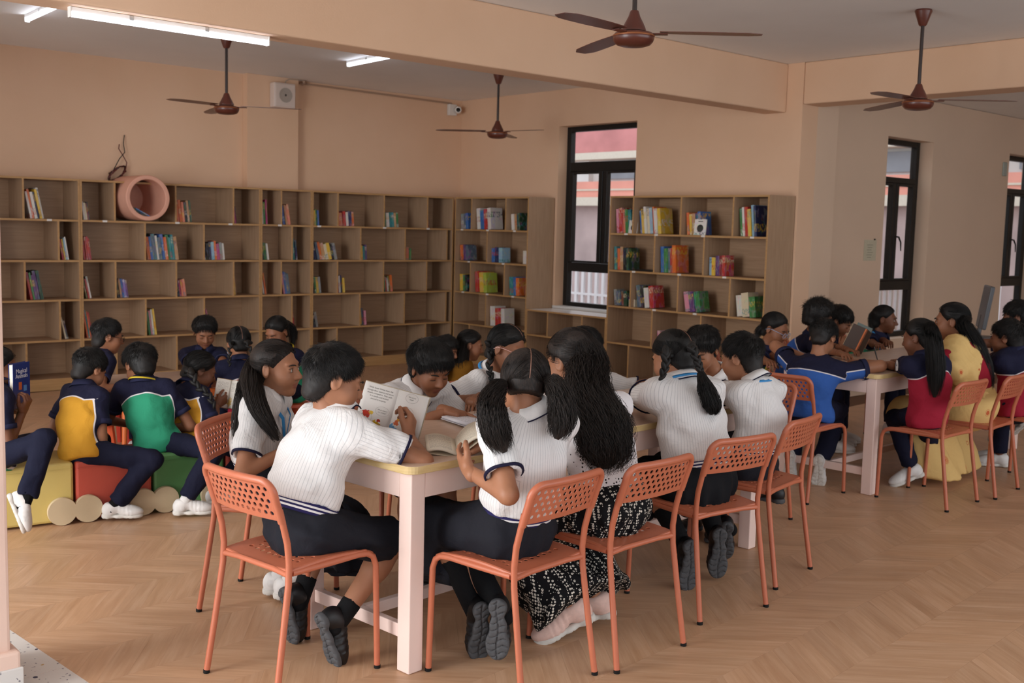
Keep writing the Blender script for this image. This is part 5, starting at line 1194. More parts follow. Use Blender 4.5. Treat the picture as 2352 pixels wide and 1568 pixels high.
def make_hair(child, Hc, fr, s, style, m, q, seed, off, root, opt):
    f_ = A3(fr); H = A3(Hc); rs = np.random.RandomState(seed); L = lambda p: np.asarray(Hc)+(np.asarray(p, float)*s) @ fr
    boy = style in ('short', 'fringe', 'curlyshort', 'buzz'); fade = style in ('short', 'buzz')
    hz = opt.get('hz', .052 if boy else .060); nape = opt.get('nape', -.088 if boy else -.078); bulk = opt.get('bulk', 0)
    cran = ell((0, -.014, .026), (.070, .086, .078)); fp = plane((0, .062, hz), (0, .80, -.60)) if not style == 'fringe' else plane((0, .070, hz-.018), (0, .72, -.69))
    side = plane((0, .030, -.010), (0, .93, -.36)); ear = [ell((g*.078, -.006, -.008), (.03, .022, .030)) for g in (-1, 1)]
    napef = ell((0, -.046, -.046), (.047, .046, .052)) if not opt.get('highnape') else cran
    def cap(p):
        u = ((p-H) @ f_.T)/f32(s); z = u[:, 2]; y = u[:, 1]; d = smin(cran(u), napef(u), .03)
        if boy:
            th = .004+.013*np.clip((z+.035)/.075, 0, 1) if fade else .010+.010*np.clip((z+.03)/.07, 0, 1)
            if style == 'fringe': th = .012+.008*np.clip((z+.03)/.07, 0, 1)
            if style == 'curlyshort': th = .020+.010*np.clip((z+.03)/.07, 0, 1)
            th = th+bulk
        else: th = .008+.004*np.clip((z+.03)/.08, 0, 1)+bulk
        th = th*np.clip(-np.maximum(fp(u), np.where(z < .045, side(u), -1))/.028, .15, 1)
        d = d-th+wob(u, 70 if boy else 40, .0016 if style != 'curlyshort' else .004, seed)
        if not boy:   # centre parting dip
            px_ = opt.get('part', 0.0); d = d+.0035*np.exp(-((u[:, 0]-px_)/.005)**2)*(z > .0)
        cut = smax(fp(u), -smax(-(side(u)), -(z*0+.02-z), .01)*0-1, .01) if False else fp(u)
        s2 = np.maximum(side(u), z-.045); cut = np.maximum(cut, np.where(z < .045, side(u), -1)); d = smax(d, cut, .008)
        d = smax(d, (nape-z)+.0*y, .008)
        if not opt.get('ears_covered'):
            for e in ear: d = smax(d, -e(u), .008)
        return d*f32(s)
    V, F = nets(cap, Hc-.135*s, Hc+.135*s, .0058*min(q, 1.6)*s); zz = ((V-np.asarray(Hc)) @ fr.T)[:, 2]/s; hair = child('hair', V, F, m, {'fade': np.clip((-zz-.012)/.06, 0, 1)*(.4 if style == 'short' else 0)})
    # strands on the cap
    n = int((9000 if boy else 3600)/(q*q)); u = ((V-np.asarray(Hc)) @ fr.T)/s; g = u-np.array([0, -.014, .02]); nn = g/np.linalg.norm(g, axis=1, keepdims=True)
    outer = (np.linalg.norm(g/np.array([.070, .086, .078]), axis=1) > 1.03) | (u[:, 2] < -.03); ids = np.flatnonzero(outer)
    if len(ids):
        ids = rs.choice(ids, min(n, 4*len(ids))); p0 = u[ids]; nn = nn[ids]
        if boy:
            crown = np.array([.01, -.06, .085]); d = p0-crown; d = d-nn*np.sum(d*nn, 1, keepdims=True); d /= np.maximum(np.linalg.norm(d, axis=1, keepdims=True), 1e-6); d += rs.normal(size=d.shape)*(.16 if style != 'curlyshort' else 1.0); ln = np.clip((p0[:, 2]+.05)/.1, .40 if fade else .40, 1)*(.5 if style == 'curlyshort' else 1)*(.024 if style != 'fringe' else .026)
            pts = np.stack([p0-nn*.002+(d*t+nn*(.11*t*(1-t*.4) if style != 'curlyshort' else .35*t))*ln[:, None] for t in np.linspace(0, 1, 4)], 1); rad = np.array([.00045, .0005, .0004, .0002])*q
        else:
            tie = np.asarray(opt.get('tie', (0, -.09, .0)), float)
            tg = np.where(p0[:, :1]-opt.get('part', 0) > 0, tie*np.array([1, 1, 1.]), tie*np.array([-1, 1, 1.])) if opt.get('two') else np.repeat(tie[None], len(p0), 0)
            pts = []; p = p0.copy()
            for t in range(6):
                pts.append(p+nn*.0); d = tg-p; d /= np.maximum(np.linalg.norm(d, axis=1, keepdims=True), 1e-6); p = p+d*.011; gg = p-np.array([0, -.014, .026]); sc_ = np.linalg.norm(gg/(np.array([.070, .086, .078])+.0125+bulk), axis=1, keepdims=True); p = np.array([0, -.014, .026])+gg/np.maximum(sc_, .2)
            pts = np.stack(pts, 1); rad = np.full(6, .0005*math.sqrt(q)); rad[-1] *= .4
        Vs, Fs = strands(np.asarray(Hc)+(pts.reshape(-1, 3)*s @ fr).reshape(pts.shape), rad*s); child('hair_strands', Vs, Fs, m, None, hair)
    for t in opt.get('tails', ()):
        path = np.array([L(p) if fr_ == 'h' else np.asarray(p, float) for fr_, p in t['path']]); rad = np.asarray(t['r'])*s; sd = fr[0] if t.get('flat') else None
        V1, F1 = tail_core(path, rad, m, t.get('flat', 1.0), sd); V2, F2 = tail(path, rad*1.05, int(t.get('n', 260)*1.7/q), t.get('k', 14), t.get('wav', .003)*s, t.get('freq', 2), seed+7, t.get('sr', .0007)*math.sqrt(q), t.get('flat', 1.0), sd); Vj, Fj = join([(V1, F1), (V2, F2)]); child(t.get('name', 'ponytail'), Vj, Fj, m, None, hair)
    for b in opt.get('braids', ()):
        path = np.array([L(p) if fr_ == 'h' else np.asarray(p, float) for fr_, p in b['path']]); V1, F1 = braid(path, b.get('r', .017)*s, b.get('n', 12)); child('braid', V1, F1, m, None, hair)
    for b in opt.get('bands', ()):
        c, r, col = b; mb = MB(); o = off(L(c)); mb.tube([o+Vector((0, 0, 0)).to_tuple() if False else tuple(o[i]+r*s*(fr[0][i]*math.cos(a)*.8+fr[2][i]*math.sin(a)) for i in range(3)) for a in np.linspace(0, 2*math.pi, 14, endpoint=False)], .006*s, 8, closed=True); mb.build('hair_band', mat('hair_band_'+col[1:], col, .6), hair)
    if opt.get('parting'):
        px_ = opt.get('part', 0.0); pts = [(px_, .0958*math.cos(a)-.014, .026+.0880*math.sin(a)) for a in np.linspace(R(42), R(opt['parting']), 16)]; mb = MB(); mb.tube([off(L(p)) for p in pts], .0016*s, 6); mb.build('parting', SCALP, hair)
    for c, r in opt.get('clips', ()):
        MB().tube([off(L(np.array(c)+np.array(r)*t)) for t in (-1, 0, 1)], .0016*s, 6).build('hair_clip', CHROME, hair)
J = {'p1': {'P': [1.97, 3.33, 0.535],
  'N': [2.123, 3.351, 0.91],
  'H': [2.117, 3.351, 1.039],
  'RE': [2.241, 3.12, 0.8],
  'RW': [2.395, 3.271, 0.809],
  'RF': [2.424, 3.294, 0.868],
  'LW': [2.413, 3.61, 0.816],
  'LA': [2.102, 3.555, 0.17],
  'RA': [2.099, 3.279, 0.16],
  'book': [2.429, 3.414, 0.861]},
 'p2': {'P': [2.22, 4.05, 0.535],
  'N': [2.218, 4.052, 0.873],
  'H': [2.256, 4.014, 0.998],
  'RW': [2.224, 3.842, 0.689],
  'LW': [2.321, 3.932, 0.7],
  'LA': [2.279, 4.035, 0.09],
  'RA': [2.286, 3.957, 0.09]},
 'p3': {'P': [2.98, 4.25, 0.535],
  'N': [2.98, 4.009, 0.853],
  'H': [2.98, 3.912, 0.961],
  'RW': [2.914, 3.695, 0.8],
  'RT': [2.958, 3.533, 0.785],
  'LW': [3.187, 3.824, 0.795],
  'LA': [2.9, 3.85, 0.09],
  'RA': [3.05, 3.85, 0.09]},
 'p4': {'P': [3.56, 4.28, 0.535],
  'N': [3.56, 4.139, 0.873],
  'H': [3.56, 4.044, 1.007],
  'RW': [3.254, 3.895, 0.8],
  'RT': [3.079, 3.776, 0.785],
  'LW': [3.405, 3.874, 0.79],
  'LA': [3.5, 3.9, 0.09],
  'RA': [3.65, 3.9, 0.09]},
 'p5': {'P': [4.16, 4.32, 0.535],
  'N': [4.17, 4.046, 0.813],
  'H': [4.168, 4.097, 0.961],
  'LW': [4.308, 3.804, 0.79],
  'LT': [4.264, 3.689, 0.785],
  'RW': [3.849, 3.755, 0.79],
  'LA': [4.1, 3.9, 0.09],
  'RA': [4.25, 3.9, 0.09]},
 'p6': {'P': [2.56, 2.84, 0.535],
  'N': [2.568, 2.776, 0.954],
  'H': [2.563, 2.814, 1.055],
  'LW': [2.375, 2.883, 0.754],
  'LT': [2.421, 3.022, 0.789],
  'RW': [2.587, 3.035, 0.8],
  'LA': [2.553, 3.045, 0.16],
  'RA': [2.589, 2.942, 0.19],
  'book': [2.455, 3.051, 0.78]},
 'p7': {'P': [3.04, 2.83, 0.56],
  'N': [3.031, 2.993, 0.945],
  'H': [3.028, 3.052, 1.081],
  'LW': [3.406, 3.572, 0.8],
  'RW': [3.765, 3.415, 0.8],
  'LA': [2.933, 2.919, 0.13],
  'RA': [3.102, 2.952, 0.12]},
 'p8': {'P': [3.72, 2.95, 0.535],
  'N': [3.731, 3.058, 0.94],
  'H': [3.738, 3.125, 1.049],
  'LW': [4.053, 3.635, 0.8],
  'RW': [4.304, 3.477, 0.8],
  'LA': [3.802, 3.066, 0.17],
  'RA': [4.018, 3.055, 0.19]},
 'p9': {'P': [4.26, 3.05, 0.535],
  'N': [4.261, 3.045, 0.901],
  'H': [4.245, 3.129, 1.014],
  'LW': [4.444, 3.477, 0.8],
  'RW': [4.6, 3.415, 0.8],
  'LA': [4.211, 3.146, 0.2],
  'RA': [5.175, 3.505, 0.1]},
 'p10': {'P': [4.92, 3.61, 0.535],
  'N': [4.653, 3.587, 0.847],
  'H': [4.505, 3.574, 0.997],
  'LW': [4.393, 3.622, 0.79],
  'RW': [4.414, 3.852, 0.79],
  'LA': [4.65, 3.6, 0.09],
  'RA': [4.65, 3.75, 0.09]},
 'r4': {'P': [5.88, 3.8, 0.535],
  'N': [5.97, 3.806, 0.811],
  'H': [6.008, 3.809, 0.966],
  'RE': [6.13, 3.5, 0.8],
  'RW': [6.3, 3.7, 0.8],
  'LE': [5.92, 4.08, 0.82],
  'LW': [6.15, 4.0, 0.8],
  'LA': [6.11, 4.06, 0.14],
  'RA': [6.128, 3.851, 0.14]},
 'r6': {'P': [6.31, 3.24, 0.535],
  'N': [6.31, 3.269, 0.875],
  'H': [6.308, 3.327, 0.996],
  'LW': [6.643, 3.661, 0.79],
  'RW': [6.767, 3.589, 0.79],
  'LA': [6.556, 3.455, 0.12],
  'RA': [6.894, 3.494, 0.12]},
 'r7': {'P': [6.85, 3.22, 0.56],
  'N': [6.843, 3.304, 0.953],
  'H': [6.835, 3.387, 1.071],
  'LW': [6.353, 3.529, 0.8],
  'LT': [6.518, 3.694, 0.8],
  'RW': [6.344, 3.435, 0.8],
  'LA': [6.788, 3.401, 0.1],
  'RA': [7.262, 3.487, 0.1]},
 'r8': {'P': [7.28, 3.12, 0.535],
  'N': [7.278, 3.143, 0.85],
  'H': [7.272, 3.214, 0.96],
  'LW': [8.112, 3.734, 0.79],
  'RW': [8.194, 3.688, 0.79],
  'LA': [8.13, 3.628, 0.12],
  'RA': [8.563, 3.655, 0.12]},
 'r1': {'P': [6.43, 4.8, 0.535],
  'N': [6.476, 4.54, 0.78],
  'H': [6.483, 4.499, 0.942],
  'LW': [5.6, 3.656, 0.79],
  'RW': [5.57, 3.788, 0.79],
  'LA': [6.5, 4.3, 0.09],
  'RA': [6.35, 4.3, 0.09]},
 'r2': {'P': [6.98, 4.7, 0.535],
  'N': [7.016, 4.53, 0.862],
  'H': [7.024, 4.492, 1.008],
  'LW': [6.915, 4.132, 0.8],
  'RW': [6.647, 4.07, 0.8],
  'LA': [7.0, 4.35, 0.09],
  'RA': [6.9, 4.35, 0.09]},
 'r3': {'P': [7.36, 4.86, 0.535],
  'N': [7.411, 4.573, 0.779],
  'H': [7.413, 4.562, 0.955],
  'LW': [7.17, 4.144, 0.801],
  'RW': [6.795, 4.078, 0.828],
  'LA': [7.4, 4.35, 0.09],
  'RA': [7.3, 4.35, 0.09],
  'book': [6.94, 4.09, 0.88]},
 'r5': {'P': [8.22, 4.86, 0.535],
  'N': [8.234, 4.699, 0.797],
  'H': [8.238, 4.652, 0.935],
  'LW': [7.512, 4.129, 0.79],
  'RW': [7.177, 3.993, 0.79],
  'LA': [8.2, 4.3, 0.09],
  'RA': [8.1, 4.3, 0.09]},
 'r10': {'P': [7.92, 3.12, 0.535],
  'N': [7.887, 3.456, 0.918],
  'H': [7.927, 3.44, 1.057],
  'LW': [7.801, 3.719, 0.808],
  'RW': [7.981, 3.56, 0.814],
  'LA': [7.8, 3.5, 0.09],
  'RA': [8.0, 3.5, 0.09]},
 'l1': {'P': [1.66, 5.84, 0.375],
  'N': [1.715, 5.91, 0.711],
  'H': [1.727, 5.955, 0.815],
  'RW': [1.797, 5.821, 0.598],
  'RT': [1.818, 5.786, 0.669],
  'LW': [1.835, 6.028, 0.588],
  'RA': [1.702, 5.502, 0.207],
  'LA': [1.9, 6.2, 0.09],
  'book': [1.82, 5.899, 0.723]},
 'l2': {'P': [2.09, 5.8, 0.37],
  'N': [2.159, 5.954, 0.67],
  'H': [2.208, 5.992, 0.771],
  'RW': [2.231, 5.926, 0.445],
  'LW': [2.226, 6.061, 0.412],
  'RA': [2.19, 5.623, 0.085],
  'LA': [2.4, 6.25, 0.09]},
 'l3': {'P': [2.5, 5.78, 0.37],
  'N': [2.476, 5.903, 0.684],
  'H': [2.478, 5.955, 0.782],
  'RW': [2.6, 5.929, 0.406],
  'LW': [2.52, 6.201, 0.398],
  'RA': [2.52, 5.475, 0.085],
  'LA': [2.6, 6.3, 0.09]},
 'l4': {'P': [2.76, 5.82, 0.37],
  'N': [2.754, 5.945, 0.632],
  'H': [2.843, 5.96, 0.727],
  'RW': [2.881, 5.832, 0.534],
  'LW': [2.967, 5.959, 0.548],
  'RA': [2.732, 5.587, 0.085],
  'LA': [3.1, 6.3, 0.09],
  'book': [2.965, 5.833, 0.591]},
 'l5': {'P': [2.66, 7.15, 0.37],
  'N': [2.711, 7.15, 0.71],
  'H': [2.751, 7.13, 0.826],
  'RW': [2.797, 6.913, 0.521],
  'LW': [2.888, 7.099, 0.505],
  'LA': [3.05, 7.3, 0.09],
  'RA': [3.0, 7.1, 0.09]},
 'l6': {'P': [3.62, 7.62, 0.37],
  'N': [3.562, 7.395, 0.659],
  'H': [3.547, 7.361, 0.8],
  'LW': [3.479, 6.986, 0.567],
  'RW': [3.319, 6.992, 0.562],
  'LA': [3.4, 7.3, 0.09],
  'RA': [3.25, 7.3, 0.09]},
 'l7': {'P': [3.5, 6.62, 0.37],
  'N': [3.423, 6.579, 0.67],
  'H': [3.445, 6.644, 0.791],
  'LW': [3.326, 6.712, 0.52],
  'RW': [3.552, 6.776, 0.495],
  'LA': [3.4, 7.0, 0.09],
  'RA': [3.6, 7.0, 0.09]},
 'l8': {'P': [4.12, 7.12, 0.37],
  'N': [4.017, 7.059, 0.664],
  'H': [3.94, 7.014, 0.813],
  'LW': [3.669, 6.809, 0.512],
  'RW': [3.648, 6.96, 0.496],
  'LA': [3.8, 6.95, 0.09],
  'RA': [3.7, 7.15, 0.09]},
 'l9': {'P': [5.45, 6.75, 0.12],
  'N': [5.472, 6.757, 0.528],
  'H': [5.526, 6.728, 0.662],
  'RW': [5.403, 6.461, 0.376],
  'LW': [5.621, 6.667, 0.351],
  'LA': [5.75, 6.4, 0.06],
  'RA': [5.55, 6.35, 0.06]},
 'l10': {'P': [5.05, 6.95, 0.1],
  'N': [5.269, 6.736, 0.526],
  'H': [5.29, 6.732, 0.636],
  'RW': [5.213, 6.496, 0.386],
  'LW': [5.25, 6.596, 0.371],
  'LA': [5.3, 6.6, 0.06],
  'RA': [5.2, 6.5, 0.06]},
 'low': {'a': [3.109, 6.91, 0.5],
  'b': [3.442, 7.648, 0.5],
  'c': [2.962, 7.394, 0.5],
  'd': [3.588, 7.172, 0.5]}}
TL = {'p2a': [[2.133, 4.003, 0.944], [2.092, 3.883, 0.883], [2.098, 3.815, 0.817], [2.13, 3.776, 0.743]],
  'p2b': [[2.136, 4.052, 0.929], [2.092, 4.022, 0.819], [2.075, 4.033, 0.692]],
  'p4': [[3.49, 4.085, 1.006], [3.466, 4.067, 0.912], [3.469, 4.042, 0.849]],
  'p4t': [[3.469, 4.042, 0.856], [3.476, 4.015, 0.798], [3.504, 3.97, 0.747]],
  'p6l': [[2.429, 2.793, 1.061], [2.359, 2.755, 1.014], [2.353, 2.722, 0.931], [2.379, 2.701, 0.853]],
  'p6r': [[2.579, 2.704, 1.083], [2.575, 2.648, 1.04], [2.572, 2.626, 0.961], [2.552, 2.633, 0.889]],
  'p7': [[3.002, 2.993, 1.055], [2.966, 2.895, 0.984], [2.972, 2.821, 0.876], [2.978, 2.799, 0.761], [2.964, 2.814, 0.676]],
  'p8l': [[3.584, 3.035, 1.09], [3.57, 3.025, 1.031], [3.561, 3.039, 0.978]],
  'p8r': [[3.674, 2.972, 1.116], [3.675, 2.935, 1.054], [3.683, 2.921, 1.002]],
  'p8t': [[3.682, 2.922, 1.007], [3.679, 2.89, 0.946], [3.697, 2.864, 0.872], [3.697, 2.871, 0.83]],
  'r6': [[6.222, 3.214, 1.081], [6.189, 3.162, 0.977], [6.189, 3.141, 0.822], [6.192, 3.142, 0.658]],
  'r7': [[6.79, 3.286, 1.069], [6.823, 3.212, 0.94], [6.861, 3.156, 0.775], [6.874, 3.123, 0.623]],
  'r1': [[6.437, 4.571, 0.948], [6.429, 4.6, 0.914], [6.418, 4.604, 0.865]],
  'r5': [[8.23, 4.73, 0.994], [8.203, 4.746, 0.939], [8.148, 4.709, 0.8]],
  'l4': [[2.725, 5.823, 0.73], [2.735, 5.779, 0.667], [2.776, 5.722, 0.621], [2.794, 5.683, 0.55]],
  'l7a': [[3.335, 6.541, 0.801], [3.315, 6.521, 0.723], [3.312, 6.515, 0.66]],
  'l7b': [[3.42, 6.494, 0.815], [3.433, 6.448, 0.761], [3.443, 6.431, 0.705]],
  'l8': [[4.039, 7.067, 0.859], [4.102, 7.07, 0.807], [4.096, 7.058, 0.679]],
  'l9': [[5.487, 6.765, 0.686], [5.399, 6.689, 0.54], [5.39, 6.652, 0.406], [5.407, 6.655, 0.351]]}
def V_(a, b): return np.asarray(a, float)-np.asarray(b, float)
def hand(w, to=None, c='relax', pn=None, pole=None, t=35, e=None): return dict(w=np.array(w), fd=None if to is None else V_(to, w), c=c, pn=pn, pole=pole, t=t, e=e)
def foot(a, toe=None, up=None, pole=None): return dict(a=np.array(a), toe=toe, up=up, pole=pole)
def tipdown(h, k=.25): f = frame(h)[1]; return f*k-np.array([0, 0, 1.]), f+np.array([0, 0, k])
UPV = np.array([0, 0, 1.])
PEOPLE = {}
def W_(k): return [('w', p) for p in TL[k]]
def people():
    j = J['p1']; td, tu = tipdown(8, .2); td2, tu2 = tipdown(2, .35)
    PEOPLE['p1'] = person('boy in white striped shirt and shorts holding up a picture book, near table end', 1.0, j['P'], j['N'], 8, j['H'], (-19, 20, 3), LH=hand(j['LW'], V_(j['LW'], (-.1, -.05, -.02)), 'hold', pn=(.5, -.8, .1)),
        RH=hand(j['RW'], j['RF'], 'hold', pn=(-.3, .75, .3), e=j['RE']), LF=foot(j['LA'], td, tu), RF=foot(j['RA'], td2, tu2), legs='shorts', hair='short', sk=0, hs=1.10, seed=3, slouch=.035, fat=1.06, socks='black_ankle', sh=0, hopt=dict(bulk=.002))
    j = J['p2']; h = frame(-50)[1]
    PEOPLE['p2'] = person('girl with half-up dark hair and blue lanyard looking aside, white striped shirt', .98, j['P'], j['N'], -48, j['H'], (-57, 2, 0), LH=hand(j['LW']), RH=hand(j['RW'], np.array(j['RW'])+(.1, -.05, 0), 'relax'), LF=foot(j['LA'], h), RF=foot(j['RA'], h), legs='skirt', hair='long', hc=1, sk=0, hs=1.05, seed=5,
        shoes='white', socks='white_ankle', lanyard='blue', gaze=(.75, -.66, .05), hopt=dict(tie=(0, -.095, .03), tails=[dict(path=[('h', (.0, -.098, .035)), ('h', (.03, -.10, -.02))]+W_('p2a'), r=[.022, .034, .040, .036, .028, .016], n=420, wav=.004, freq=1.5, name='loose_hair'), dict(path=[('h', (-.01, -.095, .03)), ('h', (.0, -.11, -.03))]+W_('p2b'), r=[.02, .03, .036, .03, .016], n=260, wav=.004, freq=1.5, name='loose_hair')],
        clips=[((.045, -.072, .050), (.010, -.004, .010))]))
    j = J['p3']
    PEOPLE['p3'] = person('boy with a dark fringe pointing at a line in an open book, white striped shirt', 1.0, j['P'], j['N'], -93, j['H'], (-92, 27, -3), LH=hand(j['LW'], np.array(j['LW'])+(.05, -.1, -.01), 'soft', pole=(.3, .5, -.6)), RH=hand(j['RW'], j['RT'], 'point', pole=(-.8, .2, -.5)), legs='shorts', hair='fringe', sk=1, hs=1.06, seed=8, fat=1.12, socks='black_ankle', hopt=dict(bulk=.004))
    j = J['p4']
    PEOPLE['p4'] = person('girl with pink glasses and dark side braid leaning over the table, white striped shirt', .98, j['P'], j['N'], -85, j['H'], (-70, 18, 4), LH=hand(j['LW'], None, 'soft'), RH=hand(j['RW'], j['RT'], 'soft', pole=(-.9, .3, -.3)), legs='skirt', hair='long', sk=1, hs=1.05, seed=9, specs='pink', lanyard='blue', q=1.15,
        hopt=dict(two=True, tie=(.070, -.07, -.02), part=.004, parting=120, braids=[dict(path=[('h', (.062, -.062, .0))]+W_('p4'), r=.020, n=13)], tails=[dict(path=W_('p4t'), r=[.018, .024, .014], n=160)]))
    j = J['p5']
    PEOPLE['p5'] = person('boy mostly hidden behind the woman with curly hair, writing arm on the table', .98, j['P'], j['N'], -85, j['H'], (-68, 20, 0), LH=hand(j['LW'], j['LT'], 'soft', pole=(.6, .6, -.2)), RH=hand(j['RW'], None, 'soft'), legs='shorts', hair='short', sk=2, hs=1.04, seed=11, q=1.2, socks='black_ankle')
    j = J['p6']; td, tu = tipdown(70, .15); td2, tu2 = tipdown(40, .1)
    PEOPLE['p6'] = person('girl with two loose pigtails seen from behind, white striped shirt and charcoal skirt', 1.0, j['P'], j['N'], 98, j['H'], (56, 24, -6), LH=hand(j['LW'], j['LT'], 'open', pn=(.75, .25, .35), pole=(-.2, -.9, -.6), t=55), RH=hand(j['RW'], np.array(j['RW'])+(-.1, .1, 0), 'hold', pole=(.8, -.5, -.6)), LF=foot(j['LA'], td, tu), RF=foot(j['RA'], td2, tu2), legs='skirt', hair='long', hc=1, sk=0, hs=1.08, seed=13, sh=76, slouch=.02, fat=1.02, socks='black_long',
        hopt=dict(two=True, tie=(.078, -.055, -.035), parting=205, part=.003, nape=-.05, tails=[dict(path=[('h', (-.068, -.048, -.03))]+W_('p6l'), r=[.010, .022, .040, .047, .030], n=520, k=18, wav=.007, freq=2.2, name='pigtail'), dict(path=[('h', (.068, -.048, -.03))]+W_('p6r'), r=[.010, .020, .036, .043, .028], n=480, k=18, wav=.007, freq=2.2, name='pigtail')],
        bands=[((-.082, -.062, -.036), .019, '#d0688c'), ((.082, -.062, -.036), .019, '#151212')]))
    j = J['p7']; f = frame(150)[1]
    PEOPLE['p7'] = person('woman with long curly dark hair in white eyelet top and black dotted trousers', 1.10, j['P'], j['N'], 93, j['H'], (92, 18, 0), LH=hand(j['LW'], None, 'soft'), RH=hand(j['RW'], None, 'soft', pole=(.9, -.3, -.5)), LF=foot(j['LA'], f*1-UPV*.42, UPV+f*.4, pole=(-.3, 1, .5)), RF=foot(j['RA'], frame(140)[1]-UPV*.2, UPV, pole=(.2, 1, .5)), outfit='eyelet', legs='wide', shoes='pink', hair='long', hc=1, sk=0, hs=1.10, seed=15, slouch=.02, fat=1.0, tuck=False,
        hopt=dict(hem=-.03, tie=(0, -.09, .0), bulk=.006, nape=-.075, ears_covered=False, tails=[dict(path=[('h', (.0, -.045, .078)), ('h', (.0, -.078, .045)), ('h', (.004, -.086, -.02))]+W_('p7')[1:], r=[.025, .055, .074, .092, .114, .108, .058], n=1100, k=26, wav=.014, freq=5, sr=.0007, flat=.62, name='curly_hair')], clips=[((-.03, -.092, .058), (.016, .0, .012)), ((-.025, -.096, .045), (.018, .0, .012))]))
    j = J['p8']; td, tu = tipdown(60, .1); td2, tu2 = tipdown(50, .1)
    PEOPLE['p8'] = person('girl with two dark braids and blue lanyard seen from behind, black skirt', 1.02, j['P'], j['N'], 86, j['H'], (88, 26, -3), LH=hand(j['LW'], None, 'soft', pole=(-.8, -.2, -.3)), RH=hand(j['RW'], None, 'soft'), LF=foot(j['LA'], td, tu), RF=foot(j['RA'], td2, tu2), legs='skirt', hair='long', sk=0, hs=1.06, seed=17, slouch=.03, fat=1.14, socks='black_long', lanyard='blue', sh=76,
        hopt=dict(two=True, tie=(.072, -.065, -.03), parting=200, part=.012, braids=[dict(path=[('h', (-.070, -.045, -.01))]+W_('p8l'), r=.021, n=12), dict(path=[('h', (.062, -.065, -.005))]+W_('p8r'), r=.020, n=14)], tails=[dict(path=W_('p8t'), r=[.014, .03, .036, .018], n=300, k=16, wav=.005, freq=2)]))
    j = J['p9']; td, tu = tipdown(40, .5)
    PEOPLE['p9'] = person('boy with close-cropped hair and blue lanyard seen from behind, black shorts', .96, j['P'], j['N'], 101, j['H'], (100, 14, 0), LH=hand(j['LW'], None, 'soft', pole=(-.9, -.1, -.3)), RH=hand(j['RW'], None, 'soft'), LF=foot(j['LA'], td, tu), RF=foot(j['RA']), legs='shorts', hair='short', sk=0, hs=1.03, seed=19, lanyard='blue', q=1.15, slouch=.04, sh=88, socks='black_ankle')
    j = J['p10']
    PEOPLE['p10'] = person('boy facing the camera with folded arms at the far table end, white striped shirt', .98, j['P'], j['N'], 192, j['H'], (196, 28, 0), LH=hand(j['LW'], None, 'soft', pole=(.4, .3, -.6)), RH=hand(j['RW'], None, 'soft', pole=(0, 1, -.3)), legs='shorts', hair='fringe', sk=0, hs=1.02, seed=21, q=1.2, socks='black_ankle')
    # nook table
    B = dict(outfit='B', legs='trousers', shoes='white', tuck=False, q=1.45)
    j = J['r4']; td, tu = tipdown(20, .2)
    PEOPLE['r4'] = person('boy in blue and navy polo bent over the nook table, seen from behind', 1.0, j['P'], j['N'], 6, j['H'], (12, 38, 0), LH=hand(j['LW'], None, 'soft', e=j['LE']), RH=hand(j['RW'], None, 'soft', e=j['RE']), LF=foot(j['LA'], td, tu), RF=foot(j['RA'], td, tu), polo='blue', hair='short', sk=0, seed=31, fat=1.1, specs='black', slouch=.06, hopt=dict(sleeve2=True), **{**B, 'q': 1.25})
    j = J['r6']; f = frame(140)[1]
    PEOPLE['r6'] = person('girl in red and navy polo with a very long ponytail, back to the camera', .98, j['P'], j['N'], 92, j['H'], (94, 14, 0), LH=hand(j['LW'], None, 'soft'), RH=hand(j['RW'], None, 'soft'), LF=foot(j['LA'], f-UPV*.4, UPV), RF=foot(j['RA'], f-UPV*.4, UPV), polo='red', hair='long', sk=2, hs=1.03, seed=33, sh=75, hopt=dict(tie=(.0, -.098, .015), tails=[dict(path=[('h', (0, -.088, .03))]+W_('r6'), r=[.02, .036, .05, .054, .03], n=420, k=12)]), **B)
    j = J['r7']
    R7 = person('smiling woman in a yellow printed saree over a crimson blouse', 1.10, j['P'], j['N'], 97, j['H'], (113, 6, 0), LH=hand(j['LW'], j['LT'], 'pen', pole=(-.2, -.6, -.7)), RH=hand(j['RW'], None, 'soft'), LF=foot(j['LA']), RF=foot(j['RA']), outfit='crimson', legs='saree', hair='long', shoes=None, sk=1, hs=1.10, seed=35, q=1.4, tuck=False, gaze=(-.5, .8, -.1), hopt=dict(tie=(0, -.098, .01), tails=[dict(path=[('h', (0, -.088, .01))]+W_('r7'), r=[.03, .042, .05, .05, .028], n=420, k=12)], bands=[((0, -.10, .02), .02, '#b3202e')]))
    PEOPLE['r7'] = R7
    j = J['r8']
    PEOPLE['r8'] = person('boy in red and navy polo at the nook table, turned from the picture edge', .98, j['P'], j['N'], 95, j['H'], (98, 4, 0), LH=hand(j['LW'], None, 'soft', pole=(-.9, -.2, -.2)), RH=hand(j['RW'], None, 'soft'), LF=foot(j['LA'], frame(60)[1]-UPV*.7, UPV+frame(60)[1]*.7), RF=foot(j['RA'], frame(60)[1]-UPV*.7, UPV+frame(60)[1]*.7), polo='red', hair='fringe', sk=1, hs=1.05, seed=37, fat=1.2, sh=80, **B)
    j = J['r1']
    person('girl with blue glasses, low ponytail and yellow lanyard, green and navy polo', .92, j['P'], j['N'], -72, j['H'], (-82, 22, 0), LH=hand(j['LW'], None, 'soft'), RH=hand(j['RW'], None, 'soft', pole=(-.9, .2, -.5)), polo='green', hair='long', sk=1, hs=1.03, seed=39, specs='blue', lanyard='yellow', hopt=dict(tie=(0, -.098, -.03), tails=[dict(path=[('h', (0, -.09, -.03))]+W_('r1'), r=[.02, .03, .03, .012], n=120, k=8, wav=.006)]), **B)
    j = J['r2']
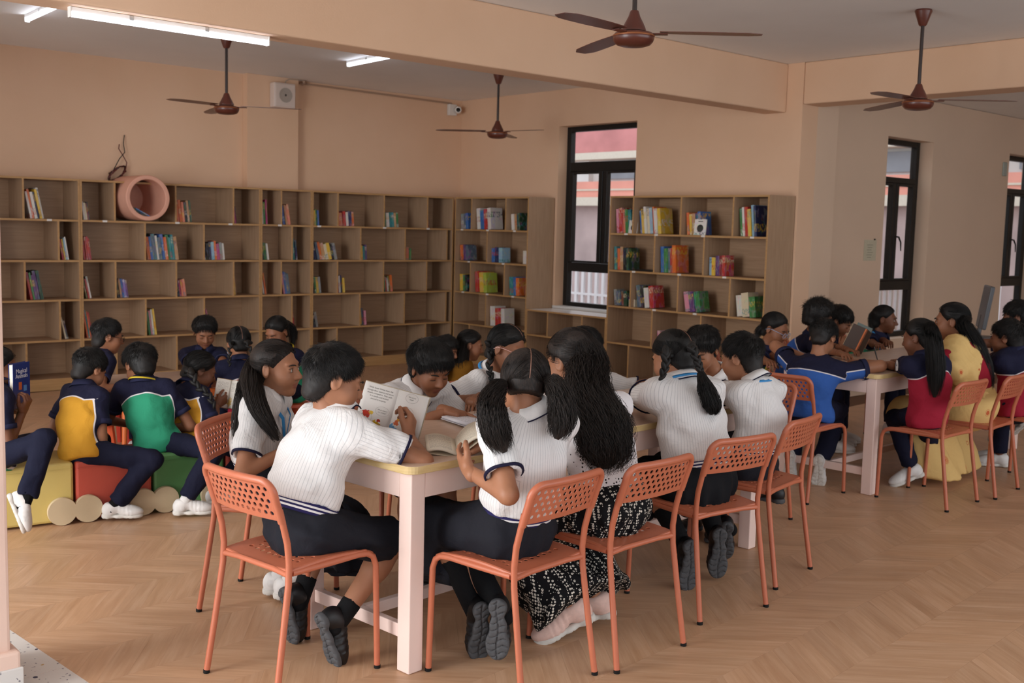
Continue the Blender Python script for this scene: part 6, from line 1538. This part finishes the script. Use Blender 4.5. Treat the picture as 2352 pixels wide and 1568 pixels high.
    person('boy with thick curly black hair in navy polo beyond the nook table', .96, j['P'], j['N'], -55, j['H'], (-25, 22, 0), LH=hand(j['LW'], None, 'soft'), RH=hand(j['RW'], None, 'soft'), polo='blue', hair='curlyshort', sk=1, hs=1.02, seed=41, specs='black', hopt=dict(bulk=.006, ears_covered=True), **B)
    j = J['r3']
    PEOPLE['r3'] = person('boy looking down into an upright orange book at the nook table', .92, j['P'], j['N'], -70, j['H'], (-72, 30, 0), LH=hand(j['LW'], np.array(j['LW'])+(.02, -.03, .1), 'hold', pn=(-.6, -.4, .2)), RH=hand(j['RW'], np.array(j['RW'])+(.05, 0, .1), 'hold', pn=(.8, .3, 0)), polo='blue', hair='fringe', sk=1, hs=1.02, seed=43, **B)
    j = J['r5']
    person('girl with high ponytail and blue lanyard in front of the nook window', .92, j['P'], j['N'], -80, j['H'], (-66, 6, 0), LH=hand(j['LW'], None, 'soft'), RH=hand(j['RW'], None, 'soft'), polo='green', hair='long', sk=2, hs=1.02, seed=45, lanyard='blue', gaze=(.7, -.7, -.15), hopt=dict(tie=(0, -.09, .05), tails=[dict(path=[('h', (0, -.085, .05))]+W_('r5'), r=[.018, .026, .034, .02], n=160, k=8)]), **B)
    j = J['r10']
    PEOPLE['r10'] = person('boy in navy and red polo reaching over the table behind the saree woman', .98, j['P'], j['N'], 120, j['H'], (110, 8, 0), LH=hand(j['LW'], None, 'soft', pole=(-.5, -.5, .2)), RH=hand(j['RW'], None, 'soft'), polo='red', hair='fringe', sk=2, hs=1.03, seed=47, **B)
    # foam train
    j = J['l1']
    PEOPLE['l1'] = person('girl in green and navy polo at the picture edge holding up a blue book', .88, j['P'], j['N'], -14, j['H'], (-14, 8, 0), LH=hand(j['LW'], j['book'], 'hold', pn=(.3, -.7, .2)), RH=hand(j['RW'], j['RT'], 'hold', pn=(-.5, .6, .3), pole=(-.2, -.3, -1)), LF=foot(j['LA'], frame(10)[1]), RF=foot(j['RA'], frame(-60)[1]*.5-UPV, UPV*.5+frame(-10)[1]), polo='green', hair='long', sk=2, hs=1.0, seed=51, hopt=dict(tie=(0, -.09, -.03)), socks='black_ankle', gaze=(.9, -.3, 0), **{**B, 'q': 1.3})
    j = J['l2']; f = frame(-28)[1]
    person('boy in yellow and navy polo riding the red foam wagon, back turned', .88, j['P'], j['N'], 20, j['H'], (22, 32, 0), LH=hand(j['LW'], None, 'hold'), RH=hand(j['RW'], np.array(j['RW'])+(.0, .05, .08), 'hold', pole=(-.2, -.6, -.8)), LF=foot(j['LA'], frame(20)[1]), RF=foot(j['RA'], f, pole=(.6, -.3, .8)), polo='yellow', hair='short', sk=0, hs=1.0, seed=53, socks='black_ankle', **{**B, 'q': 1.25})
    j = J['l3']; f = frame(-25)[1]
    person('boy in green and navy polo with yellow lanyard on the green foam wagon', .90, j['P'], j['N'], 52, j['H'], (88, 30, 0), LH=hand(j['LW'], None, 'hold', pole=(-.8, .2, -.5)), RH=hand(j['RW'], None, 'hold', pole=(.5, -.6, -.6)), LF=foot(j['LA'], frame(40)[1]), RF=foot(j['RA'], f, pole=(.5, -.3, .8)), polo='green', hair='fringe', sk=1, hs=1.02, seed=55, socks='white_ankle', lanyard='yellow', hopt=dict(hz=.05), **{**B, 'q': 1.25})
    j = J['l4']; f = frame(-35)[1]
    PEOPLE['l4'] = person('girl in yellow and navy polo with a side braid reading a small book', .84, j['P'], j['N'], 14, j['H'], (-14, 26, 0), LH=hand(j['LW'], np.array(j['LW'])+(.08, -.02, .03), 'hold', pn=(.2, -.8, .3)), RH=hand(j['RW'], np.array(j['RW'])+(.08, .0, .04), 'hold', pn=(0, .8, .3), pole=(-.2, -.6, -.8)), LF=foot(j['LA'], frame(0)[1]), RF=foot(j['RA'], f, pole=(.6, -.3, .8)), polo='yellow', hair='long', sk=2, hs=1.0, seed=57, hopt=dict(tie=(.03, -.09, -.04), braids=[dict(path=[('h', (.04, -.088, -.03))]+W_('l4'), r=.024, n=14)]), **{**B, 'q': 1.3})
    j = J['l5']
    person('boy with dark glasses in red and navy polo at the low table', .88, j['P'], j['N'], 0, j['H'], (-12, 12, 0), LH=hand(j['LW'], None, 'soft'), RH=hand(j['RW'], None, 'soft'), polo='red', hair='short', sk=1, hs=1.0, seed=59, specs='black', **B)
    j = J['l6']
    PEOPLE['l6'] = person('boy in blue and navy polo facing the camera over the low table', .90, j['P'], j['N'], -112, j['H'], (-108, 28, 0), LH=hand(j['LW'], None, 'soft', pole=(.9, .2, -.3)), RH=hand(j['RW'], None, 'soft', pole=(-.9, .2, -.3)), polo='blue', hair='short', sk=1, hs=.98, seed=61, hopt=dict(bulk=.003), **B)
    j = J['l7']
    PEOPLE['l7'] = person('girl in red polo with two braids, back turned at the low table', .90, j['P'], j['N'], 78, j['H'], (78, 24, 0), LH=hand(j['LW'], None, 'soft', pole=(-.8, .2, -.5)), RH=hand(j['RW'], None, 'soft'), polo='red', hair='long', sk=0, hs=.98, seed=63, hopt=dict(two=True, tie=(.07, -.06, -.03), parting=200, braids=[dict(path=[('h', (-.06, -.05, -.02))]+W_('l7a'), r=.017, n=12), dict(path=[('h', (.06, -.05, -.02))]+W_('l7b'), r=.017, n=12)]), **B)
    j = J['l8']
    person('girl with a thick ponytail looking down behind the lanyard girl', .90, j['P'], j['N'], -160, j['H'], (-158, 28, 0), LH=hand(j['LW'], None, 'soft'), RH=hand(j['RW'], None, 'soft'), polo='green', hair='long', sk=1, hs=1.0, seed=65, lanyard='yellow', hopt=dict(tie=(0, -.095, .02), tails=[dict(path=[('h', (0, -.09, .03))]+W_('l8'), r=[.02, .034, .04, .02], n=150, k=8)]), **B)
    C9 = dict(outfit='mustard', tuck=False, q=1.7)
    j = J['l9']
    person('woman with long black hair in mustard kurta sitting on the floor by the shelves', 1.08, j['P'], j['N'], -40, j['H'], (-36, 14, 0), LH=hand(j['LW'], None, 'soft'), RH=hand(j['RW'], None, 'soft'), LF=foot(j['LA'], pole=(.6, -.2, .3)), RF=foot(j['RA'], pole=(-.6, -.3, .3)), legs='saree', shoes=None, hair='long', sk=1, hs=1.08, seed=67, hopt=dict(tie=(0, -.09, 0), tails=[dict(path=[('h', (0, -.06, .02))]+W_('l9'), r=[.06, .075, .085, .09, .05], n=300, k=10, flat=.7)]), **C9)
    j = J['l10']
    person('small child with short dark hair beside the woman on the floor', .82, j['P'], j['N'], -60, j['H'], (-60, 20, 0), LF=foot(j['LA'], pole=(.6, -.2, .3)), RF=foot(j['RA'], pole=(-.6, -.3, .3)), legs='trousers', shoes=None, hair='fringe', sk=1, hs=.95, seed=69, **C9)
import time as _t
_t0 = _t.time(); people(); print('people built in %.1f s' % (_t.time()-_t0))
# ------------------------------------------------------------------ things on the tables and in hands
def open_book(label, c, ax, nrmv, w, h, ang, page, name='open_book', curl=.02, pic=None, cover='#c9b9a0', spine_up=None):
    """c = centre of the spine, ax = spine direction (towards the page tops), nrmv = direction the pages face; ang = half opening away from flat, degrees"""
    ax = Vector(ax).normalized(); n = Vector(nrmv); n = (n-ax*n.dot(ax)).normalized(); sx = ax.cross(n).normalized(); o = empty(name, c); tag(o, label, 'book')
    cov = mat('book_cover_'+cover[1:], cover, .5); a = R(ang)
    for g, nm in ((-1, 'left'), (1, 'right')):
        vs = []; K = 8
        for i in range(K+1):
            t = i/K; lift = curl*math.sin(t*math.pi)*.9
            for vv in (-.5, .5): vs.append(sx*g*(w*t*math.cos(a))+n*(w*t*math.sin(a)+lift)+ax*(vv*h))
        fs = [(2*i, 2*i+2, 2*i+3, 2*i+1) if g > 0 else (2*i+1, 2*i+3, 2*i+2, 2*i) for i in range(K)]
        me = bpy.data.meshes.new('page'); me.from_pydata(vs, [], fs); me.materials.append(page); uv = me.uv_layers.new(name='page')
        for lp in me.loops: k = lp.vertex_index; uv.data[lp.index].uv = ((.5+.5*g*(k//2)/K), k % 2)
        me.polygons.foreach_set('use_smooth', [True]*len(fs)); p = link('page_block', me, o); sd = p.modifiers.new('s', 'SOLIDIFY'); sd.thickness = .008; sd.offset = -1
        mb = MB(); e = .003
        q = [-sx*g*0-n*.010+ax*(-h/2-e), sx*g*(w*math.cos(a)+e)+n*(w*math.sin(a)-.010)+ax*(-h/2-e), sx*g*(w*math.cos(a)+e)+n*(w*math.sin(a)-.010)+ax*(h/2+e), -n*.010+ax*(h/2+e)]
        mb.add(q+[v-n*.002 for v in q], [(0, 1, 2, 3), (7, 6, 5, 4), (0, 4, 5, 1), (1, 5, 6, 2), (2, 6, 7, 3), (3, 7, 4, 0)]); mb.build('cover', cov, o)
    return o
def page_mat(name, text=True, pics=(), base='#e4e0d8', tscale=38, lo=.5):
    "printed page: uv.x 0..1 across the spread, uv.y 0..1 up the page; text lines above lo, coloured patches below"
    m = mat(name, base, .7, .25); t = NT(m); uv = t.add('ShaderNodeUVMap'); uv.uv_map = 'page'; sp = t.add('ShaderNodeSeparateXYZ'); t.link(uv.outputs[0], sp.inputs[0]); col = srgb(base); x, y = sp.outputs[0], sp.outputs[1]
    if text:
        ln = t.math('LESS_THAN', t.math('ABSOLUTE', t.math('SUBTRACT', t.math('FRACT', t.math('MULTIPLY', y, tscale)), .5)), .22)
        nz = t.add('ShaderNodeTexNoise', noise_dimensions='2D', i_Scale=1.0, i_Detail=0.0); mp = t.add('ShaderNodeMapping'); mp.inputs['Scale'].default_value = (90, tscale*1.0, 1); t.link(uv.outputs[0], mp.inputs[0]); t.link(mp.outputs[0], nz.inputs['Vector'])
        wd = t.math('GREATER_THAN', nz.outputs[0], .42); fx = t.math('FRACT', t.math('MULTIPLY', x, 2.0)); mar = t.math('MULTIPLY', t.math('GREATER_THAN', fx, .12), t.math('LESS_THAN', fx, .86)); vz = t.math('MULTIPLY', t.math('GREATER_THAN', y, lo), t.math('LESS_THAN', y, .92))
        f = t.math('MULTIPLY', t.math('MULTIPLY', ln, wd), t.math('MULTIPLY', mar, vz)); col = t.mix(t.math('MULTIPLY', f, .6), col, srgb('#5a5650'))
    for cx, cy, r, c in pics:
        dx = t.math('SUBTRACT', x, cx); dy = t.math('MULTIPLY', t.math('SUBTRACT', y, cy), .75); d = t.math('SQRT', t.math('ADD', t.math('MULTIPLY', dx, dx), t.math('MULTIPLY', dy, dy)))
        nz = t.add('ShaderNodeTexNoise', noise_dimensions='2D', i_Scale=16.0, i_Detail=3.0); t.link(uv.outputs[0], nz.inputs['Vector']); on = t.math('LESS_THAN', t.math('ADD', d, t.math('MULTIPLY', t.math('SUBTRACT', nz.outputs[0], .5), r*2.2)), r); col = t.mix(on, col, srgb(c))
    if not isinstance(col, tuple): t.link(col, t.b.inputs['Base Color'])
    return m
def print_page(o, ax, nv, w, h, ang):
    "printed lines and speech bubbles of the story book"
    ax = Vector(ax).normalized(); n = Vector(nv); n = (n-ax*n.dot(ax)).normalized(); sx = ax.cross(n).normalized(); a = R(ang); ink = mat('page_ink', '#55504a', .7); bub = mat('bubble_ink', '#b9b4ae', .7)
    def put(g, u, v, txt, size):
        e = (sx*g*math.cos(a)+n*math.sin(a)); xdir = e*g; nn = (n*math.cos(a)-sx*g*math.sin(a)); p = e*(u*w)+ax*(v*h)+nn*.0048
        cu = bpy.data.curves.new('print', 'FONT'); cu.body = txt; cu.size = size; cu.align_x = 'CENTER'; t = bpy.data.objects.new('print', cu); COL.objects.link(t); me = bpy.data.meshes.new_from_object(t); bpy.data.objects.remove(t); me.materials.clear(); me.materials.append(ink)
        q = link('printed_line', me, o); q.matrix_local = Matrix([[xdir[i], ax[i], nn[i], p[i]] for i in range(3)]+[[0, 0, 0, 1]])
    def ring(g, u, v, rx, ry):
        e = (sx*g*math.cos(a)+n*math.sin(a)); nn = (n*math.cos(a)-sx*g*math.sin(a)); MB().tube([e*(u*w+rx*math.cos(q))+ax*(v*h+ry*math.sin(q))+nn*.0048 for q in [k*6.2832/22 for k in range(22)]], .0004, 4, closed=True).build('speech_bubble', bub, o)
    for k, l in enumerate(('While Snow White slept, the', 'cottage door opened and seven', 'dwarfs tromped in. They each', 'lit a candle and looked', 'around in surprise.')): put(-1, .5, .40-k*.055, l, .0082)
    for g, u, v, ls in ((-1, .30, .0, ("Who's been in", 'our cottage?')), (-1, .76, -.16, ("who's been", 'sitting on my', 'chair?')), (-1, .28, -.36, ('Who drank', 'my milk?')), (1, .5, .40, ('Who ate my', 'bread?')), (1, .45, .12, ('On my', 'bowl?'))):
        for k, l in enumerate(ls): put(g, u, v-k*.045, l, .0066)
        ring(g, u, v-(len(ls)-1.6)*.0225, .028, .0075*len(ls)+.003)
def props():
    j = J['p1']; c = Vector(j['book']); d = PEOPLE['p1']
    pm = page_mat('storybook_page', False, [(.14, .38, .055, '#c8402f'), (.20, .42, .03, '#e8c24a'), (.30, .20, .06, '#c9a227'), (.33, .30, .025, '#b5382e'), (.28, .10, .02, '#3f78b8'), (.10, .12, .04, '#8c5a2e'), (.56, .22, .06, '#6fa3cf'), (.55, .10, .07, '#cf4f86'), (.62, .42, .03, '#e0a03c'), (.60, .33, .04, '#d8734a')], '#e8e5e1', 30, .62)
    bk = open_book('open picture book held up by the boy at the table end', c+Vector((.0, .01, .012)), (.30, -.02, .95), (-.70, -.58, .42), .135, .195, 12, pm, 'picture_book', .004, cover='#c4b69a')
    print_page(bk, (.30, -.02, .95), (-.70, -.58, .42), .135, .195, 12)
    j = J['p6']; b = Vector(Z0(j['book'])); pm2 = page_mat('novel_page', True, (), '#ddd2bf', 34, .08)
    open_book('open paperback at the table edge held by the pigtail girl', (2.52, 3.14, .782), (.55, .80, .12), (-.25, .12, .95), .115, .18, 24, pm2, 'paperback_book', .016, cover='#cbbfa8')
    pm3 = page_mat('notebook_page', True, (), '#dcdce4', 30, .1)
    e = Vector(J['p3']['RT']); open_book('open white exercise book under the pointing boy, on the table', (e.x+.03, e.y+.02, .781), (.15, .98, 0), (0, 0, 1), .14, .2, 2, pm3, 'exercise_book', .006, cover='#d7d6dc')
    open_book('open cream book beside the curly haired woman on the table', (3.98, 3.50, .781), (.2, .97, 0), (0, 0, 1), .12, .18, 2, pm2, 'story_book', .006, cover='#c9b48a')
    # nook table
    j = J['r3']; c = Vector(j['book']); pm4 = page_mat('cream_page', False, (), '#d3c4a2')
    dark = page_mat('orange_book_page', True, (), '#cdbb97', 30, .1)
    o = open_book('orange backed book held upright by the boy at the nook table', c, (.38, -.22, .90), (.55, .75, .25), .10, .165, 38, dark, 'reading_book', .006, cover='#3f2d24')
    ax_ = Vector((.38, -.22, .90)).normalized(); MB().tube([ax_*-.084, ax_*.084], .011, 8).build('spine', mat('orange_spine', '#c8662a', .5), o)
    open_book('grey backed open book held at the nook table', c+Vector((.28, .12, -.02)), (.45, -.1, .85), (.3, .9, .3), .11, .17, 40, dark, 'reading_book', .008, cover='#5f6a66')
    pm5 = page_mat('magazine_page', True, [(.2, .5, .12, '#7fa6b8'), (.7, .4, .15, '#9fb6be')], '#c9cfd2', 26, .6)
    open_book('open magazine on the nook table under the writing hand', (6.42, 3.66, .783), (.3, .95, 0), (0, 0, 1), .15, .2, 2, pm5, 'magazine', .004, cover='#8f9a96')
    open_book('open notebook in front of the ponytail girl at the nook table', (8.15, 4.10, .783), (.1, .99, 0), (0, 0, 1), .13, .19, 2, pm3, 'notebook', .004, cover='#cfcabc')
    j = J['r7']; w = Vector(j['LT']); tag(MB().tube([w+Vector((-.02, .0, -.02)), w+Vector((-.03, .02, .05)), w+Vector((-.035, .03, .09))], [.002, .0045, .0045], 8).build('pen', mat('pen_dark', '#1e1a18', .4)), 'dark pen held by the woman in the saree', 'pen')
    # foam train
    j = J['l1']; c = Vector(j['book']); o = empty('paperback_book', c, R(-24)); tag(o, 'blue paperback with white title held up by the girl at the picture edge', 'book')
    MB().box((-.02, -.072, -.11), (.0, .062, .115), .002).build('page_block', PAPER, o)
    cv = MB().box((.0005, -.075, -.115), (.0035, .065, .12), .001).box((-.024, -.075, -.115), (-.021, .065, .12), .001).build('cover', mat('blue_cover', '#23357a', .35, var=.12, vscale=14), o)
    fm = mat('cover_white_ink', '#d8dbe4', .5)
    def word(txt, x, y, z, size, par, m, rot):
        cu = bpy.data.curves.new('lettering', 'FONT'); cu.body = txt; cu.size = size; cu.extrude = .0004; cu.align_x = 'CENTER'; t = bpy.data.objects.new('lettering', cu); COL.objects.link(t)
        me = bpy.data.meshes.new_from_object(t); bpy.data.objects.remove(t); me.materials.clear(); me.materials.append(m); t = link('lettering', me, par); t.location = (x, y, z); t.rotation_euler = rot; return t
    fr_ = (R(90), 0, R(-90))
    # the back cover looks at the reader, the front with its title looks at the camera side
    o.rotation_euler = (0, 0, R(-52)); 
    for txt, z in (('Magical', .068), ('Animals', .042)): word(txt, .0042, -.005, z, .032, o, fm, (R(90), 0, R(90)))
    MB().box((.0036, -.03, -.02), (.0042, -.005, .02)).build('cover_picture', mat('orange_ink', '#c8622a', .5), o); MB().box((.0036, .01, -.03), (.0042, .035, .0)).build('cover_picture', mat('sky_ink', '#4f86c4', .5), o)
    j = J['l4']; c = Vector(j['book']); pm6 = page_mat('kids_page', True, [(.2, .25, .14, '#c8702e'), (.6, .2, .12, '#d9b66a'), (.3, .1, .05, '#6a4fa0')], '#e2ded6', 22, .6)
    open_book('small open picture book held by the girl with the side braid', c, (.25, .1, .95), (-.75, -.55, .25), .085, .165, 30, pm6, 'picture_book', .006, cover='#b5893f')
    # low table with papers, stools under the children around it
    o = empty('low_table', (3.20, 7.23, 0), R(-8)); tag(o, 'low wooden children table with orange rim between the seated children', 'table')
    MB().box((-.42, -.36, .468), (.42, .36, .498), .006).build('tabletop', TOPW, o); MB().box((-.40, -.34, .41), (.40, .34, .4675), .004).build('rim', mat('orange_enamel', '#c9662f', .5), o)
    for x in (-.36, .36):
        for y in (-.30, .30): MB().tube([(x, y, .41), (x*1.04, y*1.05, .001)], [.02, .015], 10).build('leg', mat('orange_enamel', '#c9662f', .5), o)
    wp = mat('white_paper', '#d9d9db', .7)
    def sheet(label, x, y, rz, w, h):
        vs = []; K = 6
        for i in range(K+1):
            for k in (0, 1): t = i/K; vs.append((w*(t-.5), h*(k-.5), .5005+.02*max(0, t-.5)**1.5*2+.0004))
        me = bpy.data.meshes.new('paper'); me.from_pydata(vs, [], [(2*i, 2*i+2, 2*i+3, 2*i+1) for i in range(K)]); me.materials.append(wp); p = link('paper_sheet', me, None, (x, y, 0)); p.rotation_euler = (0, 0, rz); sd = p.modifiers.new('s', 'SOLIDIFY'); sd.thickness = .0012; sd.offset = 1; tag(p, label, 'paper')
    sheet('curled white paper sheet on the low table', 2.98, 7.10, .4, .16, .22); sheet('printed newspaper sheet on the low table before the braided girl', 3.48, 7.10, -.3, .3, .24)
    for lab, x, y in (('orange stool under the boy with glasses', 2.66, 7.15), ('orange stool under the boy facing the camera', 3.62, 7.62), ('orange stool under the girl with two braids in red', 3.50, 6.62), ('orange stool under the girl with thick ponytail', 4.12, 7.12)): stool(lab, (x, y, 0), '#c9552f')
    # grey screen standing behind the woman in the saree
    c = D0(2222, 712, 9.6); o = empty('monitor', (c[0], c[1], 0), R(-57)); tag(o, 'dark grey monitor seen edge-on behind the woman in the saree', 'monitor')
    MB().box((-.018, -.20, .84), (.018, .20, 1.22), .01, Matrix.Rotation(R(8), 4, 'Y')).build('screen', mat('monitor_grey', '#4a4b50', .4), o); MB().tube([(.1, 0, .76), (.13, 0, .95)], .02, 8).build('stand', mat('monitor_grey', '#4a4b50', .4), o); MB().box((.0, -.12, .742), (.22, .12, .76), .004).build('foot', mat('monitor_grey', '#4a4b50', .4), o)
    o2 = empty('side_desk', (c[0], c[1], 0), R(-57)); tag(o2, 'plain desk carrying the grey monitor by the nook wall', 'desk'); MB().box((-.15, -.4, .71), (.4, .4, .74), .004).build('top', TOPW, o2)
    for x in (-.12, .34):
        for y in (-.36, .33): MB().box((x, y, .001), (x+.04, y+.04, .71), .002).build('leg', PINKM, o2)
def Z0(p): return (p[0], p[1], .78)
def D0(x, y, d):
    F = 2495.5; yaw, pitch, roll = R(48.394), R(5.9125), R(1.4288); f = np.array([math.cos(yaw)*math.cos(pitch), math.sin(yaw)*math.cos(pitch), -math.sin(pitch)]); r = np.array([math.sin(yaw), -math.cos(yaw), 0]); u = np.cross(r, f)
    r, u = r*math.cos(roll)+u*math.sin(roll), -r*math.sin(roll)+u*math.cos(roll); return np.array([0, 0, 1.6])+(f+r*(x-1176)/F-u*(y-784)/F)*d
props()
def sleeve_mark(d, side, txt=None, face=None, size=.05, at=.55, m=None):
    "embroidered letter or round badge on a sleeve, on the side that looks along face"
    a, ax, cc, r1 = d['slv'][side]; ax = np.asarray(ax); f = np.asarray(face, float); f = nrm(f-ax*(f @ ax)); c = np.asarray(a)+(np.asarray(cc)-np.asarray(a))*at+f*(r1+.005); y = -ax; x = np.cross(y, f); m = m or mat('white_embroidery', '#d8d4d2', .7)
    if txt:
        cu = bpy.data.curves.new('lettering', 'FONT'); cu.body = txt; cu.size = size*1.35; cu.extrude = .0015; cu.offset = .0035; cu.align_x = 'CENTER'; cu.align_y = 'CENTER'; t = bpy.data.objects.new('lettering', cu); COL.objects.link(t); me = bpy.data.meshes.new_from_object(t); bpy.data.objects.remove(t); me.materials.clear(); me.materials.append(m)
        o = link('sleeve_letter', me, d['root'])
    else: o = MB().lathe([(.001, -.001), (size*.5, -.001), (size*.48, .0015), (.001, .002)], 20).build('sleeve_badge', m, d['root'])
    c = d['off'](c); o.matrix_local = Matrix([[x[i], y[i], f[i], c[i]] for i in range(3)]+[[0, 0, 0, 1]])
TOCAM = lambda d: nrm(np.array([0, 0, 1.6])-d['N'])
CL = frame(138)[1]
sleeve_mark(PEOPLE['r6'], 'L', 'G', CL*.4+TOCAM(PEOPLE['r6'])*1.6, .07, .6); sleeve_mark(PEOPLE['r8'], 'L', 'G', CL*.6+TOCAM(PEOPLE['r8'])*1.0, .065, .6); sleeve_mark(PEOPLE['r10'], 'L', 'G', np.array([0, 0, .6])+TOCAM(PEOPLE['r10']), .055, .6)
sleeve_mark(PEOPLE['l6'], 'L', None, TOCAM(PEOPLE['l6'])+frame(-42)[1]*.6, .045, .5, mat('pale_badge', '#a9adc0', .7)); sleeve_mark(PEOPLE['l7'], 'L', None, frame(138)[1]+TOCAM(PEOPLE['l7'])*.5, .05, .6, mat('pink_badge', '#cf9aa4', .7))
